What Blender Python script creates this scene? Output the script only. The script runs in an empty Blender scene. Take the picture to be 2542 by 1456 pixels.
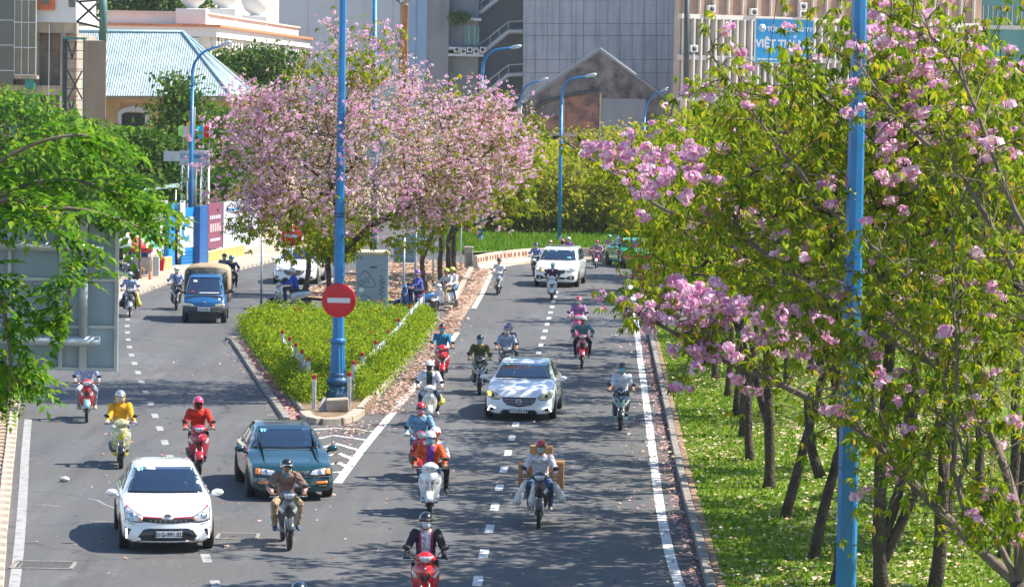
import bpy, bmesh, math, random
import numpy as np
from mathutils import Vector, Matrix, Euler
from mathutils.bvhtree import BVHTree
from mathutils.geometry import delaunay_2d_cdt

random.seed(7); NR = np.random.default_rng(11)
S = bpy.context.scene
COL = S.collection
pi = math.pi
def rad(a): return math.radians(a)

# ---------------------------------------------------------------- camera
FPX, CAMH = 7900.0, 8.4                       # focal length in picture widths of 2542, eye height on the footbridge
PITCH, ROLL = math.atan(483 / FPX), rad(1.0)
RCAM = Matrix.Rotation(pi / 2 - PITCH, 3, 'X') @ Matrix.Rotation(ROLL, 3, 'Z')
cd = bpy.data.cameras.new('camera'); cam = bpy.data.objects.new('camera', cd); COL.objects.link(cam)
cam.location = (0, 0, CAMH); cam.rotation_euler = RCAM.to_euler()
cd.sensor_width = 36; cd.lens = 36 * FPX / 2542; cd.clip_start = 0.5; cd.clip_end = 3000
S.camera = cam

# ---------------------------------------------------------------- sky, sun, exposure
SUN_DIR = Vector((0.84, 0.12, 1.0)).normalized()      # towards the sun
w = bpy.data.worlds.new('World'); S.world = w; w.use_nodes = True
nt = w.node_tree; bg = nt.nodes['Background']
sky = nt.nodes.new('ShaderNodeTexSky'); sky.sky_type = 'NISHITA'; sky.sun_disc = False
sky.sun_elevation = math.asin(SUN_DIR.z); sky.sun_rotation = math.atan2(SUN_DIR.x, SUN_DIR.y)
sky.air_density = 1.2; sky.dust_density = 0.1; sky.ozone_density = 5.0
nt.links.new(sky.outputs[0], bg.inputs[0]); bg.inputs[1].default_value = 0.105
sl = bpy.data.lights.new('sun', 'SUN'); so = bpy.data.objects.new('sun', sl); COL.objects.link(so)
sl.energy = 5.0; sl.angle = rad(0.5); sl.color = (1.0, 0.92, 0.80)
so.rotation_euler = SUN_DIR.to_track_quat('Z', 'Y').to_euler(); so.location = (40, 60, 60)
S.view_settings.view_transform = 'Standard'; S.view_settings.look = 'None'
S.view_settings.exposure = 1.05; S.view_settings.gamma = 1.0; S.view_settings.use_curve_mapping = False
S.render.engine = 'CYCLES'; S.cycles.max_bounces = 6; S.cycles.transparent_max_bounces = 8
S.cycles.use_denoising = True

# ---------------------------------------------------------------- surveying: where a point of the place stands
def ray(x, y): return RCAM @ Vector(((x - 1271) / FPX, -(y - 728) / FPX, -1))
def G(x, y, z=0.0):
    d = ray(x, y); t = (z - CAMH) / d.z
    return Vector((d.x * t, d.y * t, z))
def P(x, y, d):
    r = ray(x, y); t = d / r.y
    return Vector((r.x * t, d, CAMH + r.z * t))

# ---------------------------------------------------------------- materials
MATS = {}
def new_mat(name):
    m = bpy.data.materials.new(name); m.use_nodes = True
    t = m.node_tree; t.nodes.clear()
    o = t.nodes.new('ShaderNodeOutputMaterial')
    return m, t, o
def N(t, typ, **kw):
    n = t.nodes.new(typ)
    for k, v in kw.items():
        if k.startswith('i_'): n.inputs[k[2:].replace('_', ' ')].default_value = v
        else: setattr(n, k, v)
    return n
def ramp(t, fac, stops, interp='LINEAR'):
    r = t.nodes.new('ShaderNodeValToRGB'); e = r.color_ramp; e.interpolation = interp
    while len(e.elements) < len(stops): e.elements.new(0.5)
    for k, (p, c) in enumerate(stops):
        e.elements[k].position = p; e.elements[k].color = (*c, 1) if len(c) == 3 else c
    t.links.new(fac, r.inputs[0]); return r
def mat(name, col, rough=0.6, metal=0.0, var=0.12, vscale=3.0, bump=0.0, bscale=30.0, coat=0.0, spec=0.5, emit=None,
        dirt=None, dscale=0.8, dthr=(0.5, 0.75), trans=0.0, alpha=1.0, streak=None, bdist=0.02):
    """principled material with uneven colour, optional dirt patches, vertical streaks and fine relief"""
    if name in MATS: return MATS[name]
    m, t, o = new_mat(name); L = t.links.new
    p = N(t, 'ShaderNodeBsdfPrincipled'); L(p.outputs[0], o.inputs[0])
    p.inputs['Roughness'].default_value = rough; p.inputs['Metallic'].default_value = metal
    p.inputs['Coat Weight'].default_value = coat; p.inputs['Coat Roughness'].default_value = 0.04
    p.inputs['Specular IOR Level'].default_value = spec
    p.inputs['Transmission Weight'].default_value = trans; p.inputs['Alpha'].default_value = alpha
    tc = N(t, 'ShaderNodeTexCoord'); src = None
    c = None
    if var > 0:
        n = N(t, 'ShaderNodeTexNoise'); n.inputs['Scale'].default_value = vscale; n.inputs['Detail'].default_value = 5
        L(tc.outputs['Object'], n.inputs['Vector'])
        a = tuple(max(0, v * (1 - var)) for v in col); b = tuple(min(1, v * (1 + var)) for v in col)
        c = ramp(t, n.outputs[0], [(0.3, a), (0.7, b)]).outputs[0]
    if dirt:
        n2 = N(t, 'ShaderNodeTexNoise'); n2.inputs['Scale'].default_value = dscale; n2.inputs['Detail'].default_value = 8; n2.inputs['Roughness'].default_value = 0.65
        L(tc.outputs['Object'], n2.inputs['Vector'])
        f = ramp(t, n2.outputs[0], [(dthr[0], (0, 0, 0)), (dthr[1], (1, 1, 1))])
        mx = N(t, 'ShaderNodeMix', data_type='RGBA'); L(f.outputs[0], mx.inputs[0])
        if c: L(c, mx.inputs[6])
        else: mx.inputs[6].default_value = (*col, 1)
        mx.inputs[7].default_value = (*dirt, 1); c = mx.outputs[2]
    if streak:
        mp = N(t, 'ShaderNodeMapping'); mp.inputs['Scale'].default_value = (2.2, 2.2, 0.12); L(tc.outputs['Object'], mp.inputs[0])
        n3 = N(t, 'ShaderNodeTexNoise'); n3.inputs['Scale'].default_value = 1.0; n3.inputs['Detail'].default_value = 6; L(mp.outputs[0], n3.inputs['Vector'])
        f = ramp(t, n3.outputs[0], [(0.48, (0, 0, 0)), (0.72, (0.8, 0.8, 0.8))])
        mx = N(t, 'ShaderNodeMix', data_type='RGBA'); L(f.outputs[0], mx.inputs[0])
        if c: L(c, mx.inputs[6])
        else: mx.inputs[6].default_value = (*col, 1)
        mx.inputs[7].default_value = (*streak, 1); c = mx.outputs[2]
    if c: L(c, p.inputs['Base Color'])
    else: p.inputs['Base Color'].default_value = (*col, 1)
    if bump > 0:
        nb = N(t, 'ShaderNodeTexNoise'); nb.inputs['Scale'].default_value = bscale; nb.inputs['Detail'].default_value = 4
        L(tc.outputs['Object'], nb.inputs['Vector'])
        b = N(t, 'ShaderNodeBump'); b.inputs['Strength'].default_value = bump; b.inputs['Distance'].default_value = bdist
        L(nb.outputs[0], b.inputs['Height']); L(b.outputs[0], p.inputs['Normal'])
    if emit:
        p.inputs['Emission Color'].default_value = (*emit[0], 1); p.inputs['Emission Strength'].default_value = emit[1]
    MATS[name] = m; return m
def leaf_mat(name, stops, transl=0.35, rough=0.45, bump=0):
    """leaf or petal: every leaf (mesh island) draws its own colour from the ramp; light shines through"""
    if name in MATS: return MATS[name]
    m, t, o = new_mat(name); L = t.links.new
    g = N(t, 'ShaderNodeNewGeometry'); r = ramp(t, g.outputs['Random Per Island'], stops)
    p = N(t, 'ShaderNodeBsdfPrincipled'); p.inputs['Roughness'].default_value = rough + .15; p.inputs['Specular IOR Level'].default_value = 0.15
    L(r.outputs[0], p.inputs['Base Color'])
    tr = N(t, 'ShaderNodeBsdfTranslucent'); L(r.outputs[0], tr.inputs[0])
    mx = N(t, 'ShaderNodeMixShader'); mx.inputs[0].default_value = transl
    L(p.outputs[0], mx.inputs[1]); L(tr.outputs[0], mx.inputs[2]); L(mx.outputs[0], o.inputs[0])
    MATS[name] = m; return m

# ---------------------------------------------------------------- mesh building
class MB:
    def __init__(s): s.v = []; s.f = []; s.m = []; s.s = []
    def add(s, vs, fs, mi=0, smooth=False, M=None):
        b = len(s.v)
        for v in vs:
            v = Vector(v); s.v.append(tuple(M @ v) if M is not None else tuple(v))
        for f in fs: s.f.append(tuple(b + i for i in f)); s.m.append(mi); s.s.append(smooth)
        return s
    def box(s, c, size, mi=0, M=None, bev=0.0):
        x, y, z = (size[0] / 2, size[1] / 2, size[2] / 2); c = Vector(c)
        if bev <= 0:
            vs = [c + Vector((i * x, j * y, k * z)) for i in (-1, 1) for j in (-1, 1) for k in (-1, 1)]
            return s.add(vs, [(0, 1, 3, 2), (4, 6, 7, 5), (0, 4, 5, 1), (2, 3, 7, 6), (0, 2, 6, 4), (1, 5, 7, 3)], mi, False, M)
        b = min(bev, x * .9, y * .9, z * .9)
        rings = []
        for zz, ins in ((-z, b), (-z + b, 0), (z - b, 0), (z, b)):
            X, Y = x - ins, y - ins; k = b
            rings.append([c + Vector(q) for q in ((-X, -Y + k, zz), (-X + k, -Y, zz), (X - k, -Y, zz), (X, -Y + k, zz), (X, Y - k, zz), (X - k, Y, zz), (-X + k, Y, zz), (-X, Y - k, zz))])
        return s.loft(rings, mi, False, True, M)
    def loft(s, rings, mi=0, smooth=True, cap=True, M=None, closed=True):
        n = len(rings[0]); vs = [p for r in rings for p in r]; fs = []
        for i in range(len(rings) - 1):
            for j in range(n if closed else n - 1):
                k = (j + 1) % n; fs.append((i * n + j, i * n + k, (i + 1) * n + k, (i + 1) * n + j))
        if cap:
            fs.append(tuple(range(n - 1, -1, -1))); fs.append(tuple((len(rings) - 1) * n + j for j in range(n)))
        return s.add(vs, fs, mi, smooth, M)
    def tube(s, pts, radii, n=8, mi=0, cap=True, smooth=True, M=None, flat=1.0):
        pts = [Vector(p) for p in pts]
        if not hasattr(radii, '__len__'): radii = [radii] * len(pts)
        rings = []; up = None
        for i, p in enumerate(pts):
            d = (pts[min(i + 1, len(pts) - 1)] - pts[max(i - 1, 0)])
            if d.length < 1e-9: d = Vector((0, 0, 1))
            d.normalize()
            if up is None: up = Vector((1, 0, 0)) if abs(d.x) < 0.9 else Vector((0, 1, 0))
            a = d.cross(up)
            if a.length < 1e-6: a = d.orthogonal()
            a.normalize(); b = d.cross(a).normalized(); up = -b if False else b.cross(d) if False else up
            rings.append([p + (a * math.cos(2 * pi * k / n) + b * math.sin(2 * pi * k / n) * flat) * radii[i] for k in range(n)])
        return s.loft(rings, mi, smooth, cap, M)
    def lathe(s, prof, n=24, c=(0, 0, 0), axis='Z', mi=0, smooth=True, M=None, cap=True):
        c = Vector(c); rings = []
        for r, h in prof:
            ring = []
            for k in range(n):
                a = 2 * pi * k / n; x, y = r * math.cos(a), r * math.sin(a)
                ring.append(c + (Vector((x, y, h)) if axis == 'Z' else Vector((h, x, y)) if axis == 'X' else Vector((y, h, x))))
            rings.append(ring)
        return s.loft(rings, mi, smooth, cap, M)
    def ell(s, c, r, nu=14, nv=9, mi=0, M=None, e=1.0):
        c = Vector(c); rings = []
        for i in range(nv + 1):
            t = -pi / 2 + pi * i / nv
            t = max(min(t, pi / 2 - 0.02), -pi / 2 + 0.02)
            cz, sz = math.cos(t), math.sin(t)
            rings.append([c + Vector((r[0] * cz * math.cos(2 * pi * k / nu), r[1] * cz * math.sin(2 * pi * k / nu), r[2] * sz)) for k in range(nu)])
        return s.loft(rings, mi, True, True, M)
    def torus(s, R, r, axis='X', c=(0, 0, 0), n=28, m=8, mi=0, M=None, wide=1.0):
        c = Vector(c); vs = []; fs = []
        for i in range(n):
            a = 2 * pi * i / n
            for j in range(m):
                b = 2 * pi * j / m; rr = R + r * math.cos(b); h = r * wide * math.sin(b)
                p = Vector((h, rr * math.cos(a), rr * math.sin(a))) if axis == 'X' else Vector((rr * math.cos(a), rr * math.sin(a), h)) if axis == 'Z' else Vector((rr * math.cos(a), h, rr * math.sin(a)))
                vs.append(c + p)
        for i in range(n):
            for j in range(m):
                i2, j2 = (i + 1) % n, (j + 1) % m
                fs.append((i * m + j, i2 * m + j, i2 * m + j2, i * m + j2))
        return s.add(vs, fs, mi, True, M)
    def prism(s, poly, z0, z1, mi=0, M=None):
        n = len(poly)
        vs = [(x, y, z0) for x, y in poly] + [(x, y, z1) for x, y in poly]
        fs = [tuple(range(n - 1, -1, -1)), tuple(range(n, 2 * n))] + [(i, (i + 1) % n, n + (i + 1) % n, n + i) for i in range(n)]
        return s.add(vs, fs, mi, False, M)
    def mesh(s, name, mats):
        me = bpy.data.meshes.new(name); me.from_pydata(s.v, [], s.f)
        for m in (mats if isinstance(mats, (list, tuple)) else [mats]): me.materials.append(m)
        me.polygons.foreach_set('material_index', s.m); me.polygons.foreach_set('use_smooth', s.s)
        me.validate(); me.update(); fix_normals(me)
        return me
    def build(s, name, mats, parent=None, loc=None, rot=None):
        return link(name, s.mesh(name, mats), parent, loc, rot)
def fix_normals(me):
    bm = bmesh.new(); bm.from_mesh(me); bmesh.ops.recalc_face_normals(bm, faces=bm.faces); bm.to_mesh(me); bm.free()
def link(name, data, parent=None, loc=None, rot=None):
    o = bpy.data.objects.new(name, data); COL.objects.link(o)
    if parent: o.parent = parent
    if loc is not None: o.location = loc
    if rot is not None: o.rotation_euler = rot
    return o
def thing(name, label, cat, loc=(0, 0, 0), rz=0.0, group=None, scale=1.0):
    o = link(name, None, None, loc, (0, 0, rz)); o.empty_display_size = 0.2
    o.scale = (scale,) * 3
    return tag(o, label, cat, group)
def tag(o, label=None, cat=None, group=None, kind=None):
    for k, v in (('label', label), ('category', cat), ('group', group), ('kind', kind)):
        if v: o[k] = v
    return o
def struct(o, kind='structure'): o['kind'] = kind; return o
def np_mesh(name, V, Fa, mats, smooth=False, mi=None):
    """mesh straight from numpy arrays (all faces the same size)"""
    V = np.asarray(V, np.float32).reshape(-1, 3); Fa = np.asarray(Fa, np.int32); k = Fa.shape[1]; n = len(Fa)
    me = bpy.data.meshes.new(name); me.vertices.add(len(V)); me.vertices.foreach_set('co', V.ravel())
    me.loops.add(n * k); me.loops.foreach_set('vertex_index', Fa.ravel())
    me.polygons.add(n); me.polygons.foreach_set('loop_start', np.arange(0, n * k, k, dtype=np.int32))
    try: me.polygons.foreach_set('loop_total', np.full(n, k, np.int32))
    except Exception: pass
    for m in (mats if isinstance(mats, (list, tuple)) else [mats]): me.materials.append(m)
    if mi is not None: me.polygons.foreach_set('material_index', np.asarray(mi, np.int32))
    me.polygons.foreach_set('use_smooth', np.full(n, smooth)); me.update(calc_edges=True); return me
def stamp(TV, TF, pos, R, sc):
    """copies of a template (k verts, faces) at pos with rotation matrices R and scales -> V, F"""
    TV = np.asarray(TV, float); TF = np.asarray(TF, int); n = len(pos); k = len(TV)
    V = np.einsum('nij,kj->nki', R, TV) * np.asarray(sc).reshape(n, 1, -1) + np.asarray(pos)[:, None, :]
    F = (np.arange(n)[:, None, None] * k + TF[None]).reshape(-1, TF.shape[1])
    return V.reshape(-1, 3), F
def rotm(yaw, pitch, roll):
    cy, sy, cp, sp, cr, sr = np.cos(yaw), np.sin(yaw), np.cos(pitch), np.sin(pitch), np.cos(roll), np.sin(roll)
    Z = np.zeros_like(cy); O = np.ones_like(cy)
    Rz = np.stack([np.stack([cy, -sy, Z], -1), np.stack([sy, cy, Z], -1), np.stack([Z, Z, O], -1)], -2)
    Rx = np.stack([np.stack([O, Z, Z], -1), np.stack([Z, cp, -sp], -1), np.stack([Z, sp, cp], -1)], -2)
    Ry = np.stack([np.stack([cr, Z, sr], -1), np.stack([Z, O, Z], -1), np.stack([-sr, Z, cr], -1)], -2)
    return Rz @ Rx @ Ry
def sample_poly(poly, n, rng=NR):
    """n random points inside a polygon of (x, y)"""
    p = np.array([(a[0], a[1]) for a in poly]); lo, hi = p.min(0), p.max(0); out = []
    tot = 0
    while tot < n:
        q = rng.random((n * 2, 2)) * (hi - lo) + lo; ins = np.zeros(len(q), bool)
        for i in range(len(p)):
            a, b = p[i], p[(i + 1) % len(p)]
            c = ((a[1] > q[:, 1]) != (b[1] > q[:, 1])) & (q[:, 0] < (b[0] - a[0]) * (q[:, 1] - a[1]) / (b[1] - a[1] + 1e-12) + a[0])
            ins ^= c
        out.append(q[ins]); tot += ins.sum()
    return np.concatenate(out)[:n]
def text_obj(txt, size, m, parent=None, M=None, name='lettering', depth=0.004, bold=0.0, sx=1.0, align='CENTER'):
    cu = bpy.data.curves.new(name, 'FONT'); cu.body = txt; cu.size = size; cu.extrude = depth; cu.offset = bold
    cu.align_x = align; cu.align_y = 'CENTER'; cu.resolution_u = 2
    tmp = bpy.data.objects.new('tmp', cu); COL.objects.link(tmp)
    me = bpy.data.meshes.new_from_object(tmp.evaluated_get(bpy.context.evaluated_depsgraph_get()))
    bpy.data.objects.remove(tmp); me.materials.clear(); me.materials.append(m)
    o = link(name, me, parent)
    o.matrix_local = (M or Matrix()) @ Matrix.Diagonal((sx, 1, 1, 1))
    return o
RX90 = Matrix.Rotation(pi / 2, 4, 'X')          # stands lettering upright, reading from -Y
def ribbon(pts, width, z):
    """flat strip along ground points, as verts and quads"""
    vs = []
    for i, p in enumerate(pts):
        d = (pts[min(i + 1, len(pts) - 1)] - pts[max(i - 1, 0)]); d.z = 0; d.normalize()
        nrm = Vector((d.y, -d.x, 0)); wd = width[i] if hasattr(width, '__len__') else width
        vs += [Vector((p.x, p.y, z)) - nrm * wd / 2, Vector((p.x, p.y, z)) + nrm * wd / 2]
    return vs, [(2 * i, 2 * i + 1, 2 * i + 3, 2 * i + 2) for i in range(len(pts) - 1)]
def smooth_line(pts, n=8):
    """Catmull-Rom through points"""
    out = []
    for i in range(len(pts) - 1):
        p0, p1, p2, p3 = pts[max(i - 1, 0)], pts[i], pts[i + 1], pts[min(i + 2, len(pts) - 1)]
        for k in range(n):
            t = k / n
            out.append(0.5 * ((2 * p1) + (p2 - p0) * t + (2 * p0 - 5 * p1 + 4 * p2 - p3) * t * t + (3 * p1 - p0 - 3 * p2 + p3) * t ** 3))
    return out + [pts[-1]]
def resample(pts, step):
    out = [pts[0].copy()]; acc = 0
    for a, b in zip(pts, pts[1:]):
        L = (b - a).length; t = step - acc
        while t <= L: out.append(a + (b - a) * (t / L)); t += step
        acc = (acc + L) % step
    return out

# ================================================================ GROUND, ROAD, KERBS, MARKINGS
def asphalt():
    m, t, o = new_mat('asphalt'); L = t.links.new
    p = N(t, 'ShaderNodeBsdfPrincipled'); p.inputs['Roughness'].default_value = 0.82; L(p.outputs[0], o.inputs[0])
    tc = N(t, 'ShaderNodeTexCoord')
    def noise(scale, det, vec, ro=0.6):
        n = N(t, 'ShaderNodeTexNoise'); n.inputs['Scale'].default_value = scale; n.inputs['Detail'].default_value = det; n.inputs['Roughness'].default_value = ro
        L(vec, n.inputs['Vector']); return n.outputs[0]
    mp = N(t, 'ShaderNodeMapping'); mp.inputs['Scale'].default_value = (0.9, 0.035, 1); L(tc.outputs['Object'], mp.inputs[0])
    a = ramp(t, noise(1.0, 4, mp.outputs[0]), [(0.32, (0.070, 0.074, 0.080)), (0.5, (0.098, 0.100, 0.104)), (0.68, (0.128, 0.129, 0.130))])       # wheel tracks
    b = ramp(t, noise(0.22, 8, tc.outputs['Object']), [(0.42, (0, 0, 0)), (0.62, (1, 1, 1))])                         # big patches
    mx = N(t, 'ShaderNodeMix', data_type='RGBA'); L(b.outputs[0], mx.inputs[0]); L(a.outputs[0], mx.inputs[6]); mx.inputs[7].default_value = (0.098, 0.095, 0.092, 1)
    c = ramp(t, noise(9.0, 8, tc.outputs['Object'], 0.75), [(0.3, (0.72, 0.72, 0.72)), (0.7, (1.2, 1.2, 1.2))])
    m2 = N(t, 'ShaderNodeMix', data_type='RGBA', blend_type='MULTIPLY'); m2.inputs[0].default_value = 1; L(mx.outputs[2], m2.inputs[6]); L(c.outputs[0], m2.inputs[7])
    mp2 = N(t, 'ShaderNodeMapping'); mp2.inputs['Scale'].default_value = (1.0, 0.4, 1); L(tc.outputs['Object'], mp2.inputs[0])
    d = ramp(t, noise(0.7, 9, mp2.outputs[0], 0.7), [(0.56, (0, 0, 0)), (0.78, (0.6, 0.6, 0.6))])                      # dust
    m3 = N(t, 'ShaderNodeMix', data_type='RGBA'); L(d.outputs[0], m3.inputs[0]); L(m2.outputs[2], m3.inputs[6]); m3.inputs[7].default_value = (0.21, 0.195, 0.175, 1)
    vo = N(t, 'ShaderNodeTexVoronoi', feature='DISTANCE_TO_EDGE'); vo.inputs['Scale'].default_value = 0.16                 # long cracks
    nv = N(t, 'ShaderNodeTexNoise'); nv.inputs['Scale'].default_value = 1.3; nv.inputs['Detail'].default_value = 6; L(tc.outputs['Object'], nv.inputs['Vector'])
    av = N(t, 'ShaderNodeMix', data_type='RGBA', blend_type='ADD'); av.inputs[0].default_value = 1.0; L(tc.outputs['Object'], av.inputs[6]); L(nv.outputs['Color'], av.inputs[7]); L(av.outputs[2], vo.inputs['Vector'])
    cr = ramp(t, vo.outputs['Distance'], [(0.0, (0.35, 0.35, 0.35)), (0.006, (1, 1, 1))])
    m4 = N(t, 'ShaderNodeMix', data_type='RGBA', blend_type='MULTIPLY'); m4.inputs[0].default_value = 0.8; L(m3.outputs[2], m4.inputs[6]); L(cr.outputs[0], m4.inputs[7])
    mp3 = N(t, 'ShaderNodeMapping'); mp3.inputs['Scale'].default_value = (0.55, 0.05, 1); L(tc.outputs['Object'], mp3.inputs[0])
    oil = ramp(t, noise(1.6, 7, mp3.outputs[0], 0.65), [(0.55, (1, 1, 1)), (0.72, (0.62, 0.62, 0.64))])                      # oil and rubber streaks
    m5 = N(t, 'ShaderNodeMix', data_type='RGBA', blend_type='MULTIPLY'); m5.inputs[0].default_value = 1.0; L(m4.outputs[2], m5.inputs[6]); L(oil.outputs[0], m5.inputs[7])
    L(m5.outputs[2], p.inputs['Base Color'])
    bp = N(t, 'ShaderNodeBump'); bp.inputs['Strength'].default_value = 0.25; bp.inputs['Distance'].default_value = 0.01
    L(noise(70, 3, tc.outputs['Object']), bp.inputs['Height']); L(bp.outputs[0], p.inputs['Normal'])
    return m
def paint(name, col, thr=(0.42, 0.56), sc=5.0):
    """road paint worn through to the asphalt"""
    m, t, o = new_mat(name); L = t.links.new
    p = N(t, 'ShaderNodeBsdfPrincipled'); p.inputs['Roughness'].default_value = 0.7; L(p.outputs[0], o.inputs[0])
    tc = N(t, 'ShaderNodeTexCoord'); g = N(t, 'ShaderNodeNewGeometry')
    n = N(t, 'ShaderNodeTexNoise'); n.inputs['Scale'].default_value = sc; n.inputs['Detail'].default_value = 9; n.inputs['Roughness'].default_value = 0.7
    L(g.outputs['Position'], n.inputs['Vector'])
    r = ramp(t, n.outputs[0], [(thr[0] - 0.1, (0.17, 0.17, 0.17)), (thr[0], tuple(0.75 * c for c in col)), (thr[1] + 0.1, col)]); L(r.outputs[0], p.inputs['Base Color'])
    return m
ASPH = asphalt(); WHITE_PAINT = paint('white_road_paint', (0.74, 0.73, 0.70), (0.34, 0.50), 6)
WORN_PAINT = paint('worn_road_paint', (0.40, 0.40, 0.39), (0.46, 0.6), 4)
CONC = mat('kerb_concrete', (0.42, 0.36, 0.29), 0.9, var=0.2, vscale=5, bump=0.3, bscale=60, dirt=(0.16, 0.13, 0.1), dscale=1.4, dthr=(0.48, 0.7))
CONC_D = mat('kerb_dark_concrete', (0.26, 0.235, 0.21), 0.9, var=0.25, vscale=5, bump=0.3, bscale=60, dirt=(0.10, 0.09, 0.08), dscale=2)
PAVE = mat('pavement_concrete', (0.44, 0.36, 0.28), 0.9, var=0.15, vscale=1.5, bump=0.2, bscale=40, dirt=(0.25, 0.20, 0.16), dscale=0.5, dthr=(0.5, 0.7))
TERRA = mat('terracotta_tile', (0.25, 0.16, 0.10), 0.85, var=0.25, vscale=6, bump=0.2, bscale=50, dirt=(0.25, 0.17, 0.12), dscale=2)
SOIL = mat('soil', (0.21, 0.145, 0.085), 0.95, var=0.35, vscale=4, bump=0.6, bscale=25, dirt=(0.10, 0.07, 0.045), dscale=1.5)

def sheet(name, pts, z, m, kind='structure'):
    b = MB(); b.add([(p[0], p[1], z) for p in pts], [tuple(range(len(pts)))]); o = b.build(name, m); struct(o, kind); return o
grd = sheet('ground', [(-900, -60), (900, -60), (900, 2500), (-900, 2500)], -0.05, PAVE)
road = sheet('road', [(-70, 20), (60, 20), (60, 230), (-70, 230)], 0.0, ASPH)

def dash_run(pts, step, length, width, m, name='lane_dash', s0=0.0):
    line = resample(smooth_line(pts, 6), 0.1); mesh = None; k = s0
    tot = (len(line) - 1) * 0.1
    while k + length < tot:
        a = line[int(k / 0.1)]; b_ = line[min(int((k + length) / 0.1), len(line) - 1)]
        if mesh is None:
            b = MB(); b.box((0, 0, 0.004), (width, length, 0.004)); mesh = b.mesh(name, m)
        d = b_ - a; o = link(name, mesh, road, (a + b_) / 2, (0, 0, math.atan2(d.y, d.x) - pi / 2)); k += step
def line_mark(name, pts, width, m, z=0.005):
    b = MB(); vs, fs = ribbon(pts, width, z); b.add(vs, fs); return b.build(name, m, road)
dash_run([G(1187, 1456), G(1197, 1390), G(1279, 1057), G(1345, 850), G(1378, 735), G(1383, 715)], 3.35, 1.15, 0.17, WHITE_PAINT, s0=0.3)
dash_run([G(545, 1475), G(516, 1397), G(420, 1128), G(382, 1024), G(342, 923), G(322, 864), G(316, 800), G(330, 750)], 3.2, 1.1, 0.17, WORN_PAINT, s0=0.5)
edge_r = smooth_line([G(1700, 1490), G(1664, 1380), G(1640, 1265), G(1624, 1150), G(1611, 1050), G(1599, 960), G(1589, 890), G(1582, 825), G(1577, 770), G(1570, 730), G(1560, 692)], 5)
line_mark('edge_line', edge_r, 0.19, WHITE_PAINT)
line_mark('edge_line', [G(1557, 690), G(1596, 688)], 0.25, WHITE_PAINT, 0.006)
line_mark('edge_line', smooth_line([G(838, 1198), G(905, 1108), G(980, 1018), G(1050, 935), G(1095, 880), G(1135, 825)], 4), 0.20, WHITE_PAINT)
line_mark('edge_line', smooth_line([G(1176, 765), G(1200, 722), G(1214, 690), G(1226, 668), G(1275, 657)], 5), 0.20, WHITE_PAINT)
line_mark('edge_line', smooth_line([G(30, 1490), G(46, 1370), G(57, 1230), G(63, 1120), G(70, 1040)], 4), 0.19, WORN_PAINT)
for (a, b_, c_) in (((772, 1066), (838, 1062), (925, 1070)), ((790, 1088), (828, 1080), (912, 1092)), ((800, 1110), (832, 1100), (895, 1118)), ((815, 1130), (840, 1124), (878, 1140)), ((822, 1152), (836, 1147), (864, 1158)), ((826, 1172), (840, 1170), (856, 1176))):
    line_mark('chevron_line', [G(*a), G(*b_), G(*c_)], 0.16, WHITE_PAINT, 0.0045)
for pts_ in ([(216, 1236), (240, 1240), (262, 1252), (290, 1262)], [(222, 1292), (250, 1293), (290, 1296), (318, 1297)], [(90, 1250), (150, 1256)], [(330, 950), (390, 956)]): line_mark('scuff_mark', [G(*q_) for q_ in pts_], .06, paint('scuff_paint', (.33, .33, .33), (.50, .62), 9) if 'scuff' not in MATS else MATS['scuff'], 0.003)
# drain covers and patches let into the road
STEEL_D = mat('cast_iron', (0.10, 0.095, 0.09), 0.7, 0.4, var=0.25, vscale=12)
def drain(c, sx, sy, rz, label, slats=0):
    t = thing('drain_cover', label, 'drain cover', (c.x, c.y, 0), rz)
    b = MB()
    for dx, dy, w_, h_ in ((-sx / 2, 0, 0.07, sy), (sx / 2, 0, 0.07, sy), (0, -sy / 2, sx, 0.07), (0, sy / 2, sx, 0.07)): b.box((dx, dy, 0.009), (w_ + 0.001 * h_, h_, 0.012))
    b.build('frame', CONC_D, t)
    for k in range(max(slats, 1)):
        b = MB(); ww = (sx - 0.1) / max(slats, 1); b.box((-sx / 2 + 0.05 + ww * (k + 0.5), 0, 0.006), (ww * (0.72 if slats else 0.98), sy - 0.09, 0.008)); b.build('slat' if slats else 'plate', STEEL_D, t)
    return t
drain(G(108, 1402), 1.05, 0.85, 0.03, 'long slatted road drain grate beside the pavement at lower left', 12)
drain(G(590, 1331), 0.75, 0.8, 0.03, 'square drain cover beside the white hatchback, farther of two', 0)
drain(G(612, 1357), 0.72, 0.65, 0.03, 'square drain cover by the white hatchback bumper, nearer of two', 0)
drain(G(1122, 795), 0.8, 0.5, 0.0, 'small drain cover at the gap in the median', 6)

# ---- kerbs: every stone its own piece
def kerb(name, pts, label, width, h, m, step=1.0, z=0.0):
    t = thing(name, label, 'kerb', (0, 0, 0)); line = resample(smooth_line(pts, 6), 0.1); mesh = None; n = int(step / 0.1)
    for i in range(0, len(line) - n, n):
        a, b_ = line[i], line[i + n]; d = b_ - a
        if mesh is None or random.random() < 0.25:
            b = MB(); b.box((0, 0, h / 2 - 0.03), (width, step * 0.985, h + 0.06), bev=0.015); mesh = b.mesh('kerbstone', m)
        o = link('kerbstone', mesh, t, ((a + b_) / 2) + Vector((random.uniform(-.006, .006), 0, z + random.uniform(-.004, .003))), (0, random.uniform(-.008, .008), math.atan2(d.y, d.x) - pi / 2 + random.uniform(-.006, .006)))
    return t
KR = [G(1775, 1540), G(1750, 1456), G(1724, 1350), G(1697, 1250), G(1674, 1150), G(1654, 1050), G(1640, 980), G(1623, 900), G(1610, 838), G(1607, 812)]
def shift(pts, dx, dy=0): return [p + Vector((dx, dy, 0)) for p in pts]
kerb('kerb', shift(KR, 0.09), 'long dark stone kerb edging the lawn of the tree park', 0.16, 0.15, CONC_D, 1.0)
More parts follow.
